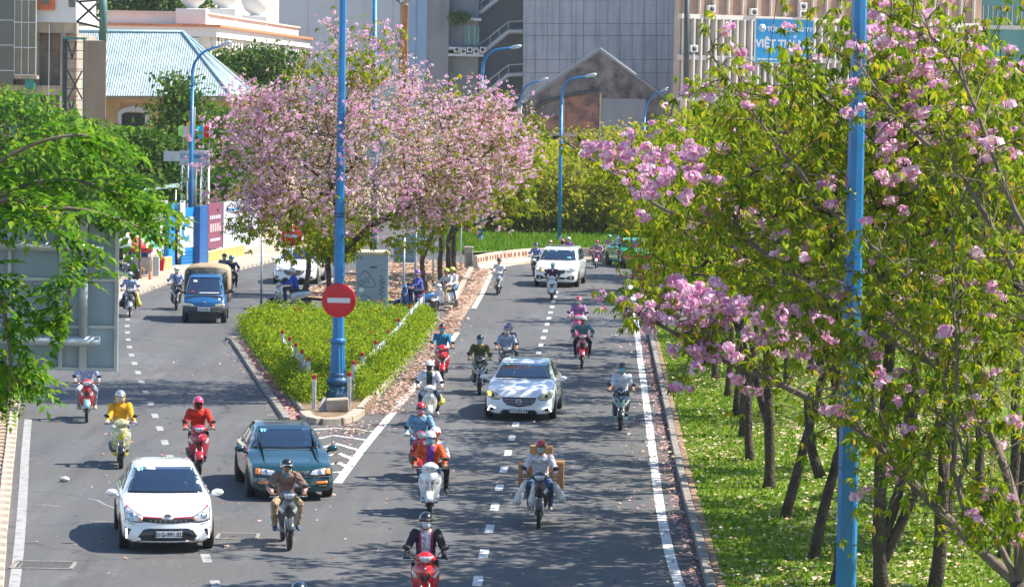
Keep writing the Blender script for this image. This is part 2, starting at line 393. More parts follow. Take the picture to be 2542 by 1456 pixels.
kerb('kerb_coping', shift(KR, 0.25), 'terracotta coping strip behind the lawn kerb', 0.15, 0.12, TERRA, 0.6)
LAWN = [(p.x + 0.33, p.y) for p in smooth_line(KR, 4)]
lawn_poly = [(5, 30)] + LAWN + [(60, 121), (60, 30)]
LKERB = [G(-12, 1500), G(2, 1330), G(14, 1220), G(25, 1120), G(34, 1040), G(44, 960)]
kerb('kerb', LKERB, 'pale stone kerb along the left pavement', 0.24, 0.13, CONC, 1.0)
lp = smooth_line(LKERB, 4)
sheet('pavement_bed', [(p.x - 0.13, p.y) for p in lp] + [(-40, lp[-1].y), (-40, 40)], 0.075, CONC_D)
PAVER = mat('paver_stone', (0.43, 0.31, 0.21), 0.9, var=0.3, vscale=4, bump=0.3, bscale=40, dirt=(0.2, 0.14, 0.1), dscale=2.5)
pv = link('pavement', None); struct(pv)
pms = []
for k in range(5):
    b = MB(); b.box((0, 0, 0), (0.60, 0.36, 0.05), bev=0.012); pms.append(b.mesh('paver', PAVER))
ln = resample(lp, 0.38)
for i, p in enumerate(ln):
    if p.y > 84: break
    for j in range(4):
        link('paver', random.choice(pms), pv, (p.x - 0.45 - 0.62 * j - 0.2 * (i % 2), p.y, 0.09 + random.uniform(-.008, .008)), (random.uniform(-.01, .01), random.uniform(-.02, .02), 0.32 + random.uniform(-.02, .02)))
# far pavement on the left, raised a step
SW = [G(225, 785), G(285, 753), G(345, 730), G(393, 712), G(423, 701), G(500, 688), G(586, 671), G(685, 647.5), G(780, 628), G(900, 612)]
kerb('kerb', SW, 'weathered kerb of the far pavement in front of the hoardings', 0.22, 0.14, CONC, 1.0)
sw = smooth_line(SW, 4)
sheet('pavement', [(p.x - 0.05, p.y + 0.1) for p in sw] + [(-10, 260), (-80, 260), (-80, sw[0].y)], 0.11, PAVE)

# ---- the median with its hedge, and the one beyond the gap
ISO = [G(566, 843), G(583, 854), G(640, 940), G(690, 1012), G(715, 1049)]
kerb('kerb', ISO, 'pale kerb on the left side of the hedge median', 0.2, 0.11, CONC_D, 0.8)
kerb('kerb', [G(566, 843), G(610, 841)], 'short kerb across the back of the petal strip', 0.2, 0.11, CONC, 0.5)
ISI = [G(617, 847), G(660, 905), G(708, 970), G(757, 1034)]
ISR = [G(893, 1028), G(930, 988), G(980, 930), G(1030, 868), G(1069, 818), G(1078, 800)]
TIP = [G(757, 1034), G(768, 1046), G(795, 1053), G(840, 1052), G(868, 1045), G(893, 1028)]
kerb('kerb', ISR, 'tan kerb on the right side of the hedge median', 0.2, 0.2, CONC, 0.8)
kerb('kerb', TIP, 'rounded broken kerb at the nose of the hedge median', 0.3, 0.17, CONC, 0.5)
kerb('kerb', ISI, 'low dark edging at the foot of the hedge', 0.12, 0.16, CONC_D, 0.8)
isl = [(p.x, p.y) for p in ISI + TIP[1:] + ISR[1:]] + [(G(1040, 788).x, G(1040, 788).y), (G(600, 800).x, G(600, 800).y)]
sheet('median_soil', isl, 0.10, SOIL)
I2 = [G(735, 741), G(790, 712), G(880, 676), G(1000, 645), G(1172, 660), G(1150, 705), G(1120, 760), G(1040, 752), G(880, 752)]
sheet('median_soil', [(p.x, p.y) for p in I2], 0.10, mat('dry_soil', (0.34, 0.22, 0.10), 0.95, var=0.4, vscale=2.5, bump=0.6, bscale=15, dirt=(0.16, 0.17, 0.04), dscale=0.8))
kerb('kerb', [G(1112, 772), G(1125, 757), G(1150, 707), G(1172, 668)], 'tan kerb on the right of the dry tree median', 0.22, 0.2, CONC, 0.8)
kerb('kerb', [G(735, 741), G(790, 712), G(880, 676)], 'pale kerb on the left of the dry tree median', 0.2, 0.12, CONC, 0.8)
# gutter of brick beside the median
GUT = mat('gutter_brick', (0.36, 0.25, 0.18), 0.9, var=0.3, vscale=5, bump=0.3, bscale=40, dirt=(0.2, 0.15, 0.12), dscale=1.5)
g1 = [G(1088, 820), G(1098, 798), G(1140, 740), G(1172, 690), G(1182, 672)]; g2 = [G(1225, 668), G(1207, 700), G(1185, 735), G(1150, 790), G(1125, 825)]
sheet('gutter', [(p.x, p.y) for p in g1 + g2], 0.003, GUT)

# ---- fallen petals and leaves (nobody could count them)
PETAL = leaf_mat('fallen_petals', [(0.0, (0.50, 0.24, 0.32)), (0.35, (0.62, 0.36, 0.42)), (0.6, (0.55, 0.40, 0.33)), (0.8, (0.42, 0.22, 0.10)), (1.0, (0.72, 0.58, 0.58))], 0.15, 0.7)
DRY = leaf_mat('dry_litter', [(0.0, (0.30, 0.18, 0.11)), (0.3, (0.45, 0.30, 0.21)), (0.55, (0.58, 0.44, 0.36)), (0.8, (0.62, 0.46, 0.45)), (1.0, (0.24, 0.14, 0.09))], 0.1, 0.8)
LAWNL = leaf_mat('lawn_litter', [(0.0, (0.62, 0.50, 0.28)), (0.35, (0.70, 0.56, 0.42)), (0.6, (0.50, 0.30, 0.12)), (0.8, (0.72, 0.60, 0.58)), (1.0, (0.40, 0.38, 0.08))], 0.15, 0.7)
LT = [(-.5, -.35, 0), (.5, -.35, .15), (.5, .35, 0), (-.5, .35, .18)]
def litter(name, xy, z, m, size, label=None):
    n = len(xy); pos = np.column_stack([xy, np.full(n, z) + NR.random(n) * 0.015])
    V, Fa = stamp(LT, [(0, 1, 2, 3)], pos, rotm(NR.random(n) * 6.28, NR.normal(0, .25, n), NR.normal(0, .25, n)), (size * (0.5 + NR.random(n)))[:, None])
    o = link(name, np_mesh(name, V, Fa, m)); struct(o, 'stuff')
    if label: o['label'] = label
    return o
def along(pts, n, off, spread):
    """points scattered along a line, offset sideways"""
    line = resample(smooth_line(pts, 6), 0.1); L_ = np.array([(p.x, p.y) for p in line]); i = NR.integers(0, len(L_) - 1, n)
    d = L_[np.minimum(i + 1, len(L_) - 1)] - L_[i]; nn = np.column_stack([d[:, 1], -d[:, 0]]); nn /= np.linalg.norm(nn, axis=1)[:, None] + 1e-9
    return L_[i] + nn * (off + NR.normal(0, 1, n) * spread)[:, None] + NR.normal(0, .05, (n, 2))
strip = [(p.x, p.y) for p in ISO] + [(p.x, p.y) for p in ISI[::-1]]
litter('fallen_petals', sample_poly(strip, 5200), 0.012, PETAL, 0.085, 'thick drift of pink petals in the strip left of the hedge')
litter('fallen_petals', np.concatenate([along(ISR, 4600, 0.55, 0.24), along([G(905, 1045), G(890, 1062), G(875, 1080)], 160, 0.2, 0.3)]), 0.012, DRY, 0.065, 'brown leaves and petals along the gutter right of the hedge')
litter('fallen_petals', np.concatenate([along(KR, 1800, -0.12, 0.10), along(KR, 700, -0.35, 0.45), along(ISO, 500, -0.35, 0.35), sample_poly([(p.x, p.y) for p in (G(740, 1056), G(925, 1056), G(990, 1010), G(860, 1180), G(800, 1090))], 160), sample_poly([(-9, 54), (3, 54), (4, 110), (-11, 100)], 420)]), 0.008, PETAL, 0.06, 'scattered pink petals on the asphalt along the kerbs')
litter('dry_leaves', np.concatenate([sample_poly([(p.x, p.y) for p in I2], 5200), along(g1, 900, 0.25, 0.3)]), 0.112, DRY, 0.12, 'dry leaf litter under the trees of the far median')
# ---- lawn
def lawn_mat():
    m, t, o = new_mat('lawn'); L = t.links.new
    p = N(t, 'ShaderNodeBsdfPrincipled'); p.inputs['Roughness'].default_value = 0.9; L(p.outputs[0], o.inputs[0])
    tc = N(t, 'ShaderNodeTexCoord')
    n = N(t, 'ShaderNodeTexNoise'); n.inputs['Scale'].default_value = 0.6; n.inputs['Detail'].default_value = 8; L(tc.outputs['Object'], n.inputs['Vector'])
    r = ramp(t, n.outputs[0], [(0.3, (0.07, 0.13, 0.006)), (0.55, (0.12, 0.19, 0.008)), (0.75, (0.20, 0.21, 0.03))]); L(r.outputs[0], p.inputs['Base Color'])
    return m
LM = lawn_mat(); lb = MB(); lb.add([(x, y, 0.10) for x, y in lawn_poly], [tuple(range(len(lawn_poly)))]); struct(lb.build('lawn', LM))
GRASS = leaf_mat('grass_blades', [(0.0, (0.08, 0.17, 0.006)), (0.4, (0.16, 0.29, 0.010)), (0.75, (0.25, 0.35, 0.015)), (1.0, (0.36, 0.36, 0.06))], 0.4)
vis = [(p[0] - 0.02, p[1]) for p in LAWN] + [(17, 118), (9.5, 52)]
def tufts(name, xy, z, m, h, wd):
    n = len(xy); pos = np.column_stack([xy, np.full(n, z)])
    T = [(-.5, 0, 0), (.5, 0, 0), (.1, .25, 1)]
    V, Fa = stamp(T, [(0, 1, 2)], pos, rotm(NR.random(n) * 6.28, NR.normal(0, .5, n), NR.normal(0, .3, n)), np.column_stack([wd * (0.6 + NR.random(n)), np.full(n, wd), h * (0.5 + NR.random(n))]))
    o = link(name, np_mesh(name, V, Fa, m)); struct(o, 'stuff'); return o
tufts('grass', np.concatenate([sample_poly(vis, 90000), sample_poly([(3.6, 40), (9.5, 52), (17, 118), (40, 118), (26, 40)], 60000)]), 0.095, GRASS, 0.07, 0.06)['label'] = 'short sunlit grass of the park lawn'
litter('fallen_leaves', np.concatenate([sample_poly(vis, 2600), sample_poly([(3.6, 40), (9.5, 52), (17, 118), (26, 118), (18, 40)], 2500), *[np.array(c) + NR.normal(0, 1, (260, 2)) * np.array([.9, 2.2]) for c in sample_poly(vis, 24)]]), 0.135, LAWNL, 0.07, 'pale petals and dry leaves strewn over the lawn')

# ================================================================ CARS
BLACK = mat('black_plastic', (0.018, 0.018, 0.02), 0.5, var=0.1)
GLOSSB = mat('gloss_black', (0.012, 0.012, 0.014), 0.12, var=0, coat=0.5)
RUBBER = mat('tyre_rubber', (0.022, 0.021, 0.02), 0.85, var=0.3, vscale=9, bump=0.2, bscale=80)
CHROME = mat('chrome', (0.72, 0.73, 0.75), 0.15, 1.0, var=0.05)
ALLOY = mat('alloy', (0.42, 0.43, 0.45), 0.35, 0.9, var=0.1)
GLASS = mat('tinted_glass', (0.022, 0.065, 0.11), 0.03, var=0.25, vscale=1.2, spec=0.9, coat=0.6)
LENS = mat('clear_lens', (0.55, 0.58, 0.62), 0.08, 0.25, var=0.35, vscale=14, coat=1.0)
LENS_Y = mat('yellowed_lens', (0.55, 0.50, 0.30), 0.12, 0.1, var=0.35, vscale=12, coat=0.8)
LAMP_ON = mat('lit_lamp', (0.9, 0.9, 0.9), 0.2, var=0, emit=((0.95, 0.98, 1.0), 2.0))
AMBER = mat('amber_lens', (0.75, 0.22, 0.03), 0.15, var=0.25, vscale=15, coat=0.8)
AMBER_ON = mat('lit_amber_lamp', (0.9, 0.55, 0.05), 0.2, var=0, emit=((1.0, 0.6, 0.06), 1.5))
PLATE = mat('plate_white', (0.70, 0.72, 0.72), 0.5, var=0.06)
INKB = mat('plate_ink', (0.012, 0.02, 0.03), 0.6, var=0)
STICK_G = mat('sticker_teal', (0.15, 0.62, 0.60), 0.5, var=0.2, vscale=20)
STICK_W = mat('sticker_white', (0.72, 0.76, 0.78), 0.5, var=0.1)

INTER = mat('car_interior', (0.13, 0.135, 0.145), 0.8, var=.2)
def tinted(name, tint):
    m, t_, o_ = new_mat(name); L = t_.links.new; tr = N(t_, 'ShaderNodeBsdfTransparent'); tr.inputs[0].default_value = (*tint, 1); gl = N(t_, 'ShaderNodeBsdfGlossy'); gl.inputs['Roughness'].default_value = .015; gl.inputs[0].default_value = (.85, .93, 1, 1)
    fr_ = N(t_, 'ShaderNodeFresnel'); fr_.inputs[0].default_value = 3.4; mx = N(t_, 'ShaderNodeMixShader'); L(fr_.outputs[0], mx.inputs[0]); L(tr.outputs[0], mx.inputs[1]); L(gl.outputs[0], mx.inputs[2]); L(mx.outputs[0], o_.inputs[0]); return m
SCREEN = tinted('windscreen_glass', (.55, .74, .84)); SIDEG = tinted('side_glass', (.16, .22, .25))
def interp(tab, y):
    for (a, va), (b, vb) in zip(tab, tab[1:]):
        if y <= b:
            t = (y - a) / (b - a) if b > a else 0; t = max(0, min(1, t)); t = t * t * (3 - 2 * t) * 0.5 + t * 0.5
            return va + (vb - va) * t
    return tab[-1][1]
def body_shell(sp):
    """closed car body: half sections along the length, mirrored"""
    L_, W, rings = sp['L'], sp['W'], []
    ys = [0.0, 0.03, 0.08, 0.15, 0.25, 0.4, 0.6, 0.8]
    y = 1.0
    while y < L_ - 0.5: ys.append(y); y += 0.07
    ys += [L_ - 0.42, L_ - 0.25, L_ - 0.12, L_ - 0.04, L_]
    def sec(y, k=1.0):
        wv = W * interp(sp['plan'], y); zb = interp(sp['zb'], y); zh = interp(sp['belt'], y); zr = interp(sp['top'], y); wr = interp(sp['wr'], y) * W
        h = [(0, zb), (0.55 * wv, zb), (0.86 * wv, zb + 0.01), (0.965 * wv, zb + 0.07), (0.995 * wv, zb + (zh - zb) * 0.30), (1.0 * wv, zb + (zh - zb) * 0.62), (0.985 * wv, zb + (zh - zb) * 0.84),
             (0.955 * wv, zh - 0.025), (0.91 * wv, zh + 0.004)]
        x0, z0 = 0.91 * wv, zh + 0.004; x1, z1 = wr, zr - 0.045
        if zr - zh < 0.14: x1, z1 = 0.78 * wv, zh + (zr - zh) * 0.55
        for f in (0.17, 0.33, 0.5, 0.66, 0.83, 1.0): h.append((x0 + (x1 - x0) * f + 0.03 * math.sin(f * pi) * (zr - zh), z0 + (z1 - z0) * f))
        h += [(x1 * 0.90, z1 + (zr - z1) * 0.72), (x1 * 0.6, zr - 0.006), (x1 * .3, zr - .001), (0, zr)]
        full = h + [(-a, b) for a, b in h[-2:0:-1]]
        bow = sp.get('bow', 0.2)
        zc = (zb + zh) / 2; out = []
        for a, b in full:
            a *= k; b = zc + (b - zc) * k
            yy = y + bow * (a / W) ** 2 * max(0, 1 - y / 1.3) - 0.10 * (a / W) ** 2 * max(0, 1 - (L_ - y) / 1.0)
            if y < 0.5: yy += sp.get('rake', 0.1) * max(0, (b - 0.35)) / 0.5 * max(0, 1 - y / 0.5) * (1 if b > 0.35 else 0)
            out.append(Vector((a, yy, b)))
        return out
    for k in (0.04, 0.35, 0.65, 0.88):
        r = sec(0.0, k); rings.append([p + Vector((0, -0.018 * (1 - k * k), 0)) for p in r])
    for y in ys: rings.append(sec(y))
    for k in (0.9, 0.6, 0.25, 0.04): rings.append(sec(L_, k))
    b = MB(); b.loft(rings, 0, True, True); return b
def dense(poly, step=0.06):
    out = []
    for a, b in zip(poly, poly[1:] + poly[:1]):
        n = max(1, int(math.dist(a, b) / step))
        for i in range(n): out.append((a[0] + (b[0] - a[0]) * i / n, a[1] + (b[1] - a[1]) * i / n))
    return out
def patch(bvh, poly, m, name, parent, off=0.006, axis='F', step=0.06, thick=0.03):
    """a fitted panel (lamp, glass, grille) lying on the body; axis F front, B rear, R/L sides, T top"""
    out = dense(poly, step); n = len(out)
    xs = [p[0] for p in out]; zs = [p[1] for p in out]; inner = []
    x = min(xs) + step / 2
    while x < max(xs):
        z = min(zs) + step / 2
        while z < max(zs): inner.append((x, z)); z += step
        x += step
    vs = [Vector(p) for p in out + inner]
    v2, _, f2, ov, _, _ = delaunay_2d_cdt(vs, [], [list(range(n))], 1, 1e-5)
    O, D = {'F': (lambda a, b: Vector((a, -3, b)), Vector((0, 1, 0))), 'B': (lambda a, b: Vector((a, 12, b)), Vector((0, -1, 0))), 'R': (lambda a, b: Vector((3, a, b)), Vector((-1, 0, 0))),
            'L': (lambda a, b: Vector((-3, a, b)), Vector((1, 0, 0))), 'T': (lambda a, b: Vector((a, b, 5)), Vector((0, 0, -1)))}[axis]
    co = []; nr = []
    for p in v2:
        h, nn, _, _ = bvh.ray_cast(O(p.x, p.y), D)
        if h is None: h, nn, _, _ = bvh.find_nearest(O(p.x, p.y) + D * 3)
        co.append(h); nr.append(nn if nn.dot(D) < 0 else -nn)
    b = MB(); b.add([c + q * off for c, q in zip(co, nr)] + [c - D * -thick for c in co], [tuple(f) for f in f2], 0, True)
    k = len(co); bo = {}
    for f in f2:
        for i in range(len(f)):
            e = (f[i], f[(i + 1) % len(f)]); bo[e] = bo.get(e, 0) + 1
    side = [(e[0], e[1], e[1] + k, e[0] + k) for e in bo if (e[1], e[0]) not in bo]
    b.f += side; b.m += [0] * len(side); b.s += [False] * len(side)
    o = b.build(name, m, parent)
    bm = bmesh.new(); bm.from_mesh(o.data); bmesh.ops.delete(bm, geom=[v for v in bm.verts if not v.link_faces], context='VERTS'); bm.to_mesh(o.data); bm.free()
    return o
def mir(poly): return [(-a, b) for a, b in poly][::-1]
def circ(cx, cz, rx, rz=None, n=14): return [(cx + rx * math.cos(2 * pi * i / n), cz + (rz or rx) * math.sin(2 * pi * i / n)) for i in range(n)]
WHEELS = {}
def wheel_at(parent, x, y, R, wd, side):
    key = (R, wd)
    if key not in WHEELS:
        b = MB(); b.lathe([(R * .66, -wd / 2), (R * .94, -wd / 2), (R, -wd * .36), (R, wd * .36), (R * .94, wd / 2), (R * .66, wd / 2)], 30, axis='X'); ty = b.mesh('tyre', RUBBER)
        b = MB(); b.lathe([(0.02, -wd * .2), (R * .62, -wd * .25), (R * .68, wd * .46), (R * .62, wd * .48), (R * .60, wd * .30), (R * .2, wd * .32), (R * .17, wd * .40), (0.01, wd * .40)], 30, axis='X', mi=0)
        for i in range(7):
            a = 2 * pi * i / 7; b.box((wd * .36, 0, R * .38), (0.02, R * .13, R * .5), 1, M=Matrix.Rotation(a, 4, 'X'))
        WHEELS[key] = (ty, b.mesh('rim', [BLACK, ALLOY]))
    w_ = link('wheel', WHEELS[key][0], parent, (x, y, R), (0, 0, 0 if side > 0 else pi))
    link('rim', WHEELS[key][1], w_)
def plate_on(parent, txt, x, y, z, tilt=0.08, wd=0.47, hh=0.115):
    M = Matrix.Translation((x, y, z)) @ Matrix.Rotation(-tilt, 4, 'X')
    b = MB(); b.box((0, 0, 0), (wd, 0.012, hh), 0, M, bev=0.004); pl = b.build('number_plate', PLATE, parent)
    text_obj(txt, hh * 0.98, INKB, pl, M @ Matrix.Translation((0, -0.008, 0)) @ RX90, depth=0.002, bold=0.0025, sx=wd / hh / 4.6)
    return pl
def car(name, label, loc, rz, sp, paint_m, group=None, scale=1.0):
    t = thing(name, label, sp.get('cat', 'car'), loc, rz, group, scale)
    b = body_shell(sp); W, L_ = sp['W'], sp['L']
    bv = BVHTree.FromPolygons([Vector(v) for v in b.v], b.f)
    wb, wt, zb_, zt = sp['ws']
    def inside(pl, x, z):
        c = False
        for (x0, z0), (x1, z1) in zip(pl, pl[1:] + pl[:1]):
            if (z0 > z) != (z1 > z) and x < (x1 - x0) * (z - z0) / (z1 - z0) + x0: c = not c
        return c
    wpoly = [(-wb, zb_), (wb, zb_), (wt, zt), (-wt, zt)]; yc = max(v[1] for v in b.v) * .62; keep = []
    for i, f in enumerate(b.f):                                              # openings for windscreen and side windows
        c = sum((Vector(b.v[k]) for k in f), Vector()) / len(f)
        if c.y < yc and c.y > .3 and inside(wpoly, c.x, c.z): continue
        if abs(c.x) > .3 and any(inside(pl, c.y, c.z) for pl in sp['side']): continue
        keep.append(i)
    b.f = [b.f[i] for i in keep]; b.m = [b.m[i] for i in keep]; b.s = [b.s[i] for i in keep]; body = b.build('body', paint_m, t)
    seat_y = sp.get('seat_y', 2.1); zs_ = zb_ - .58
    b = MB(); b.loft([[Vector((x * (W - .14), y, z)) for x, z in ((-1, zs_), (1, zs_), (1, zb_ - .10), (.6, zb_ - .04), (-.6, zb_ - .04), (-1, zb_ - .10))] for y in (seat_y - 1.0, seat_y - .55)], 0, False); b.build('dashboard', INTER, t)
    for s_ in (-1, 1):
        b = MB(); b.box((s_ * .36, seat_y + .28, zb_ - .18), (.46, .16, .62), bev=.05); b.box((s_ * .36, seat_y + .30, zb_ + .20), (.24, .10, .18), bev=.03); b.build('seat', INTER, t)
    b = MB(); b.torus(.18, .016, 'Y', (.36, 0, 0), 20, 6); o = b.build('steering_wheel', BLACK, t, (0, seat_y - .40, zb_ + .0), (.45, 0, 0)); b = MB(); b.box((0, seat_y, .36), (W * 1.7, 2.2, .04)); b.build('floor_pan', BLACK, t)
    b = MB(); b.box((0, seat_y + 1.15, zb_ - .2), (W * 1.55, .2, .6), bev=.05); b.build('rear_seat', INTER, t)                                             # windscreen: half widths and heights
    for nm_, pl_ in (('seal', [(-wb - .035, zb_ - .03), (wb + .035, zb_ - .03), (wb, zb_ + .02), (-wb, zb_ + .02)]), ('seal', [(-wt - .03, zt + .022), (wt + .03, zt + .022), (wt, zt - .035), (-wt, zt - .035)]), ('seal', [(wb + .035, zb_ - .03), (wt + .03, zt + .022), (wt - .03, zt), (wb - .03, zb_)]), ('seal', [(-wb - .035, zb_ - .03), (-wt - .03, zt + .022), (-wt + .03, zt), (-wb + .03, zb_)])):
        patch(bv, pl_, GLOSSB, nm_, t, 0.004, thick=.0)
    ws = patch(bv, [(-wb, zb_), (0, zb_ - .012), (wb, zb_), (wt, zt), (0, zt + .012), (-wt, zt)], SCREEN, 'windscreen', t, 0.011, thick=.0)
    for q in sp.get('stickers', ()):
        if q[0] == 'r': patch(bv, [(q[1], q[2]), (q[3], q[2]), (q[3], q[4]), (q[1], q[4])], q[5], 'sticker', ws, 0.016, thick=0.004)
        else: patch(bv, circ(q[1], q[2], q[3]), q[5] if len(q) > 5 else STICK_G, 'sticker', ws, 0.016, thick=0.004)
    for sgn, ax in ((1, 'R'), (-1, 'L')):
        for poly in sp['side']: patch(bv, poly, SIDEG, 'side_window', t, 0.006, ax, 0.1, 0)
        for (a, c) in sp.get('doors', ()):                                       # shut lines of the doors
            patch(bv, [(a, 0.36), (a + 0.018, 0.36), (a + 0.018 + c, interp(sp['belt'], a) - 0.03), (a + c, interp(sp['belt'], a) - 0.03)], BLACK, 'door_gap', t, 0.003, ax, 0.15, 0.005)
        for hy in sp.get('handles', ()):
            b = MB(); b.box((sgn * (W * 0.985 + 0.012), hy, interp(sp['belt'], hy) - 0.10), (0.03, 0.2, 0.035), bev=0.012); b.build('door_handle', paint_m, t)
        for wy in sp['axles']:
            patch(bv, [(wy + (sp['R'] + .055) * math.cos(pi * i / 14), sp['R'] + (sp['R'] + .055) * math.sin(pi * i / 14)) for i in range(15)], BLACK, 'wheel_arch', t, 0.004, ax, 0.08)
            wheel_at(t, sgn * (W - 0.085), wy, sp['R'], 0.19, sgn)
        # mirror
        mx, my, mz = sp['mirror']
        g = MB(); g.ell((sgn * mx, my, mz), (0.115, 0.075, 0.068), 14, 8); g.v = [(v[0], v[1] if v[1] < my + .03 else my + .03, v[2]) for v in g.v]
        g.tube([(sgn * (W * .9), my + .02, mz - .09), (sgn * (mx - .06), my + .02, mz - .05)], [0.035, 0.028], 8)
        g.build('mirror', sp.get('mirror_m', paint_m), t)
    b = MB(); b.box((0, L_ * .5, 0.27), (W * 1.45, L_ * .93, 0.16)); b.build('underbody', BLACK, t)
    for (nm, poly, m, off) in sp['front']:
        patch(bv, poly, m, nm, t, off, step=0.05)
        if min(p[0] for p in poly) > 0.02 or max(p[0] for p in poly) < -0.02: patch(bv, mir(poly), m, nm, t, off, step=0.05)
    for (nm, poly, m, off) in sp.get('front1', ()): patch(bv, poly, m, nm, t, off, step=0.05)
    for (nm, poly, m, off) in sp.get('roof', ()): patch(bv, poly, m, nm, t, off, 'T', 0.1, 0.01)
    if 'bars' in sp:
        for (z, hw, y, r, m) in sp['bars']:
            b = MB(); b.tube([(x * hw, y + sp.get('bow', .2) * (x * hw / W) ** 2, z) for x in (-1, -.6, -.2, .2, .6, 1)], r, 6); b.build('grille_bar', m, t)
    for s_, wl in ((-1, .55), (1, .55)):                                        # wipers
        h1, n1, _, _ = bv.ray_cast(Vector((s_ * .35 - .25, -3, zb_ + .03)), Vector((0, 1, 0))); h2, n2, _, _ = bv.ray_cast(Vector((s_ * .35 + .22, -3, zb_ + .012)), Vector((0, 1, 0)))
        if h1 and h2: b = MB(); b.tube([h1 + n1 * .02, h2 + n2 * .02], 0.009, 5); b.build('wiper', BLACK, t)
    return t, bv
def tables(L_, hf, cowl, yc, yr, roof, yre, deck, yrd, belt_r, zb=0.20, wr=0.70, nose=0.58):
    """height tables of a saloon: nose, hood front, cowl, roof, rear deck"""
    return dict(plan=[(0, .86), (.05, .90), (.15, .94), (.35, .975), (.8, 1.0), (L_ - .9, 1.0), (L_ - .3, .95), (L_, .82)],
                zb=[(0, zb + .02), (.2, zb), (.8, zb - .01), (L_ - .8, zb), (L_, zb + .12)],
                belt=[(0, nose), (.08, nose + (hf - nose) * .55), (.25, hf - .03), (.5, hf), (yc, cowl - .05), (yr, cowl - .01), (yre, belt_r), (L_ - .3, belt_r - .03), (L_, belt_r - .22)],
                top=[(0, nose + .03), (.08, nose + .03 + (hf - nose) * .6), (.25, hf + .005), (.5, hf + .04), (yc, cowl), (yc + (yr - yc) * .5, cowl + (roof - cowl) * .57), (yr, roof - .035), (yr + .45, roof), (yre - .3, roof - .015), (yre, roof - .06), (yrd, deck + .01), (L_ - .1, deck - .02), (L_, deck - .2)],
                wr=[(0, .6), (yc, .78), (yr, wr), (yre, wr - .02), (yrd, .74), (L_, .6)])
WHITE = mat('white_car_paint', (0.80, 0.80, 0.80), 0.22, var=0.02, coat=1.0)
PEARL = mat('pearl_car_paint', (0.76, 0.77, 0.79), 0.2, var=0.03, coat=1.0)
TEAL = mat('teal_car_paint', (0.008, 0.06, 0.075), 0.18, 0.3, var=0.12, vscale=2, coat=1.0)
GREEN_CAR = mat('taxi_green_paint', (0.01, 0.36, 0.14), 0.22, var=0.08, coat=1.0)
REDLINE = mat('red_trim', (0.6, 0.02, 0.06), 0.35, var=0)
def grille_mesh(b0): return b0
sl = lambda a, b_, h, z0: None
# --- white hatchback-fronted saloon, lower left
sp = dict(seat_y=2.0, L=4.3, W=0.86, R=0.30, axles=(0.82, 3.39), bow=0.20, rake=0.10, mirror=(0.985, 1.45, 0.95), ws=(0.665, 0.535, 1.01, 1.36),
          **tables(4.3, 0.82, 0.99, 1.12, 1.95, 1.46, 3.25, 1.06, 3.75, 0.96, zb=0.19, wr=0.655, nose=0.66))
sp['side'] = [[(1.65, 0.99), (2.12, 1.33), (2.5, 1.37), (2.5, 0.98)], [(2.56, 0.98), (2.56, 1.37), (3.1, 1.33), (3.4, 1.05), (3.35, 0.99)]]
sp['doors'] = ((1.35, 0.05), (2.5, 0.03), (3.35, 0.1)); sp['handles'] = (2.3, 3.2)
drl = [(.665, .44), (.775, .47), (.785, .26), (.725, .25), (.715, .34)]
sp['front'] = [('hood_trim', [(.10, .655), (.46, .675), (.73, .825), (.755, .83), (.755, .80), (.46, .65), (.10, .63)], REDLINE, .004),
    ('headlight', [(.455, .655), (.715, .80), (.765, .78), (.755, .60), (.58, .572), (.47, .578)], LENS, .012), ('headlight_bezel', [(.445, .665), (.715, .815), (.785, .79), (.77, .59), (.58, .558), (.455, .566)], BLACK, .006),
    ('headlight_bulb', circ(.655, .675, .055), CHROME, .016), ('indicator', [(.47, .64), (.52, .655), (.52, .59), (.475, .59)], AMBER, .016),
    ('daytime_lamp_housing', drl, GLOSSB, .008), ('daytime_lamp', [(.735, .445), (.758, .445), (.755, .275), (.738, .275)], LAMP_ON, .014),
    ('fog_lamp', circ(.525, .262, .042), CHROME, .022), ('bumper_line', [(.60, .528), (.80, .575), (.80, .568), (.60, .518)], BLACK, .004)]
sp['front1'] = [('upper_grille', [(-.46, .65), (-.1, .628), (.1, .628), (.46, .65), (.475, .578), (.13, .555), (-.13, .555), (-.475, .578)], BLACK, .008),
    ('lower_grille', [(-.44, .44), (-.34, .462), (.34, .462), (.44, .44), (.58, .26), (.545, .205), (-.545, .205), (-.58, .26)], GLOSSB, .008), ('number_plate_backing', [(-.26, .425), (.26, .425), (.26, .29), (-.26, .29)], BLACK, .012),
    ('skirt', [(-.6, .185), (.6, .185), (.55, .165), (-.55, .165)], ALLOY, .012), ('badge', circ(0, .69, .064, .024), GLOSSB, .008)]
sp['bars'] = [(.235, .46, -.03, .009, CHROME)]
sp['stickers'] = [('c', -.485, 1.345, .034, 0, STICK_W), ('c', -.425, 1.348, .03), ('r', -.36, 1.335, -.17, 1.365, STICK_W), ('c', .60, 1.14, .03, 0, STICK_W), ('c', .50, 1.345, .018, 0, STICK_W)]
DRIVERS = []
c1, bv = car('white_saloon', 'white saloon with plate 51G-991.52 casting a shadow on the left lane', G(415, 1376) + Vector((0, .12, 0)), 0.155, sp, WHITE); DRIVERS.append((c1, sp))
plate_on(c1, '51G-991.52', 0.01, -0.055, 0.36)
text_obj('KIA', 0.045, CHROME, c1, Matrix.Translation((0, bv.ray_cast(Vector((0, -3, .69)), Vector((0, 1, 0)))[0].y - .017, .69)) @ RX90, name='badge_lettering', bold=.002, sx=1.1)
for k in range(8): b = MB(); b.box((-.32 + .0914 * k, -.012, .602), (.012, .02, .05)); b.build('grille_slat', ALLOY, c1)
b = MB(); b.tube([(0, 3.05, 1.43), (0, 3.15, 1.56)], [.008, .004], 5); b.build('antenna', BLACK, c1)
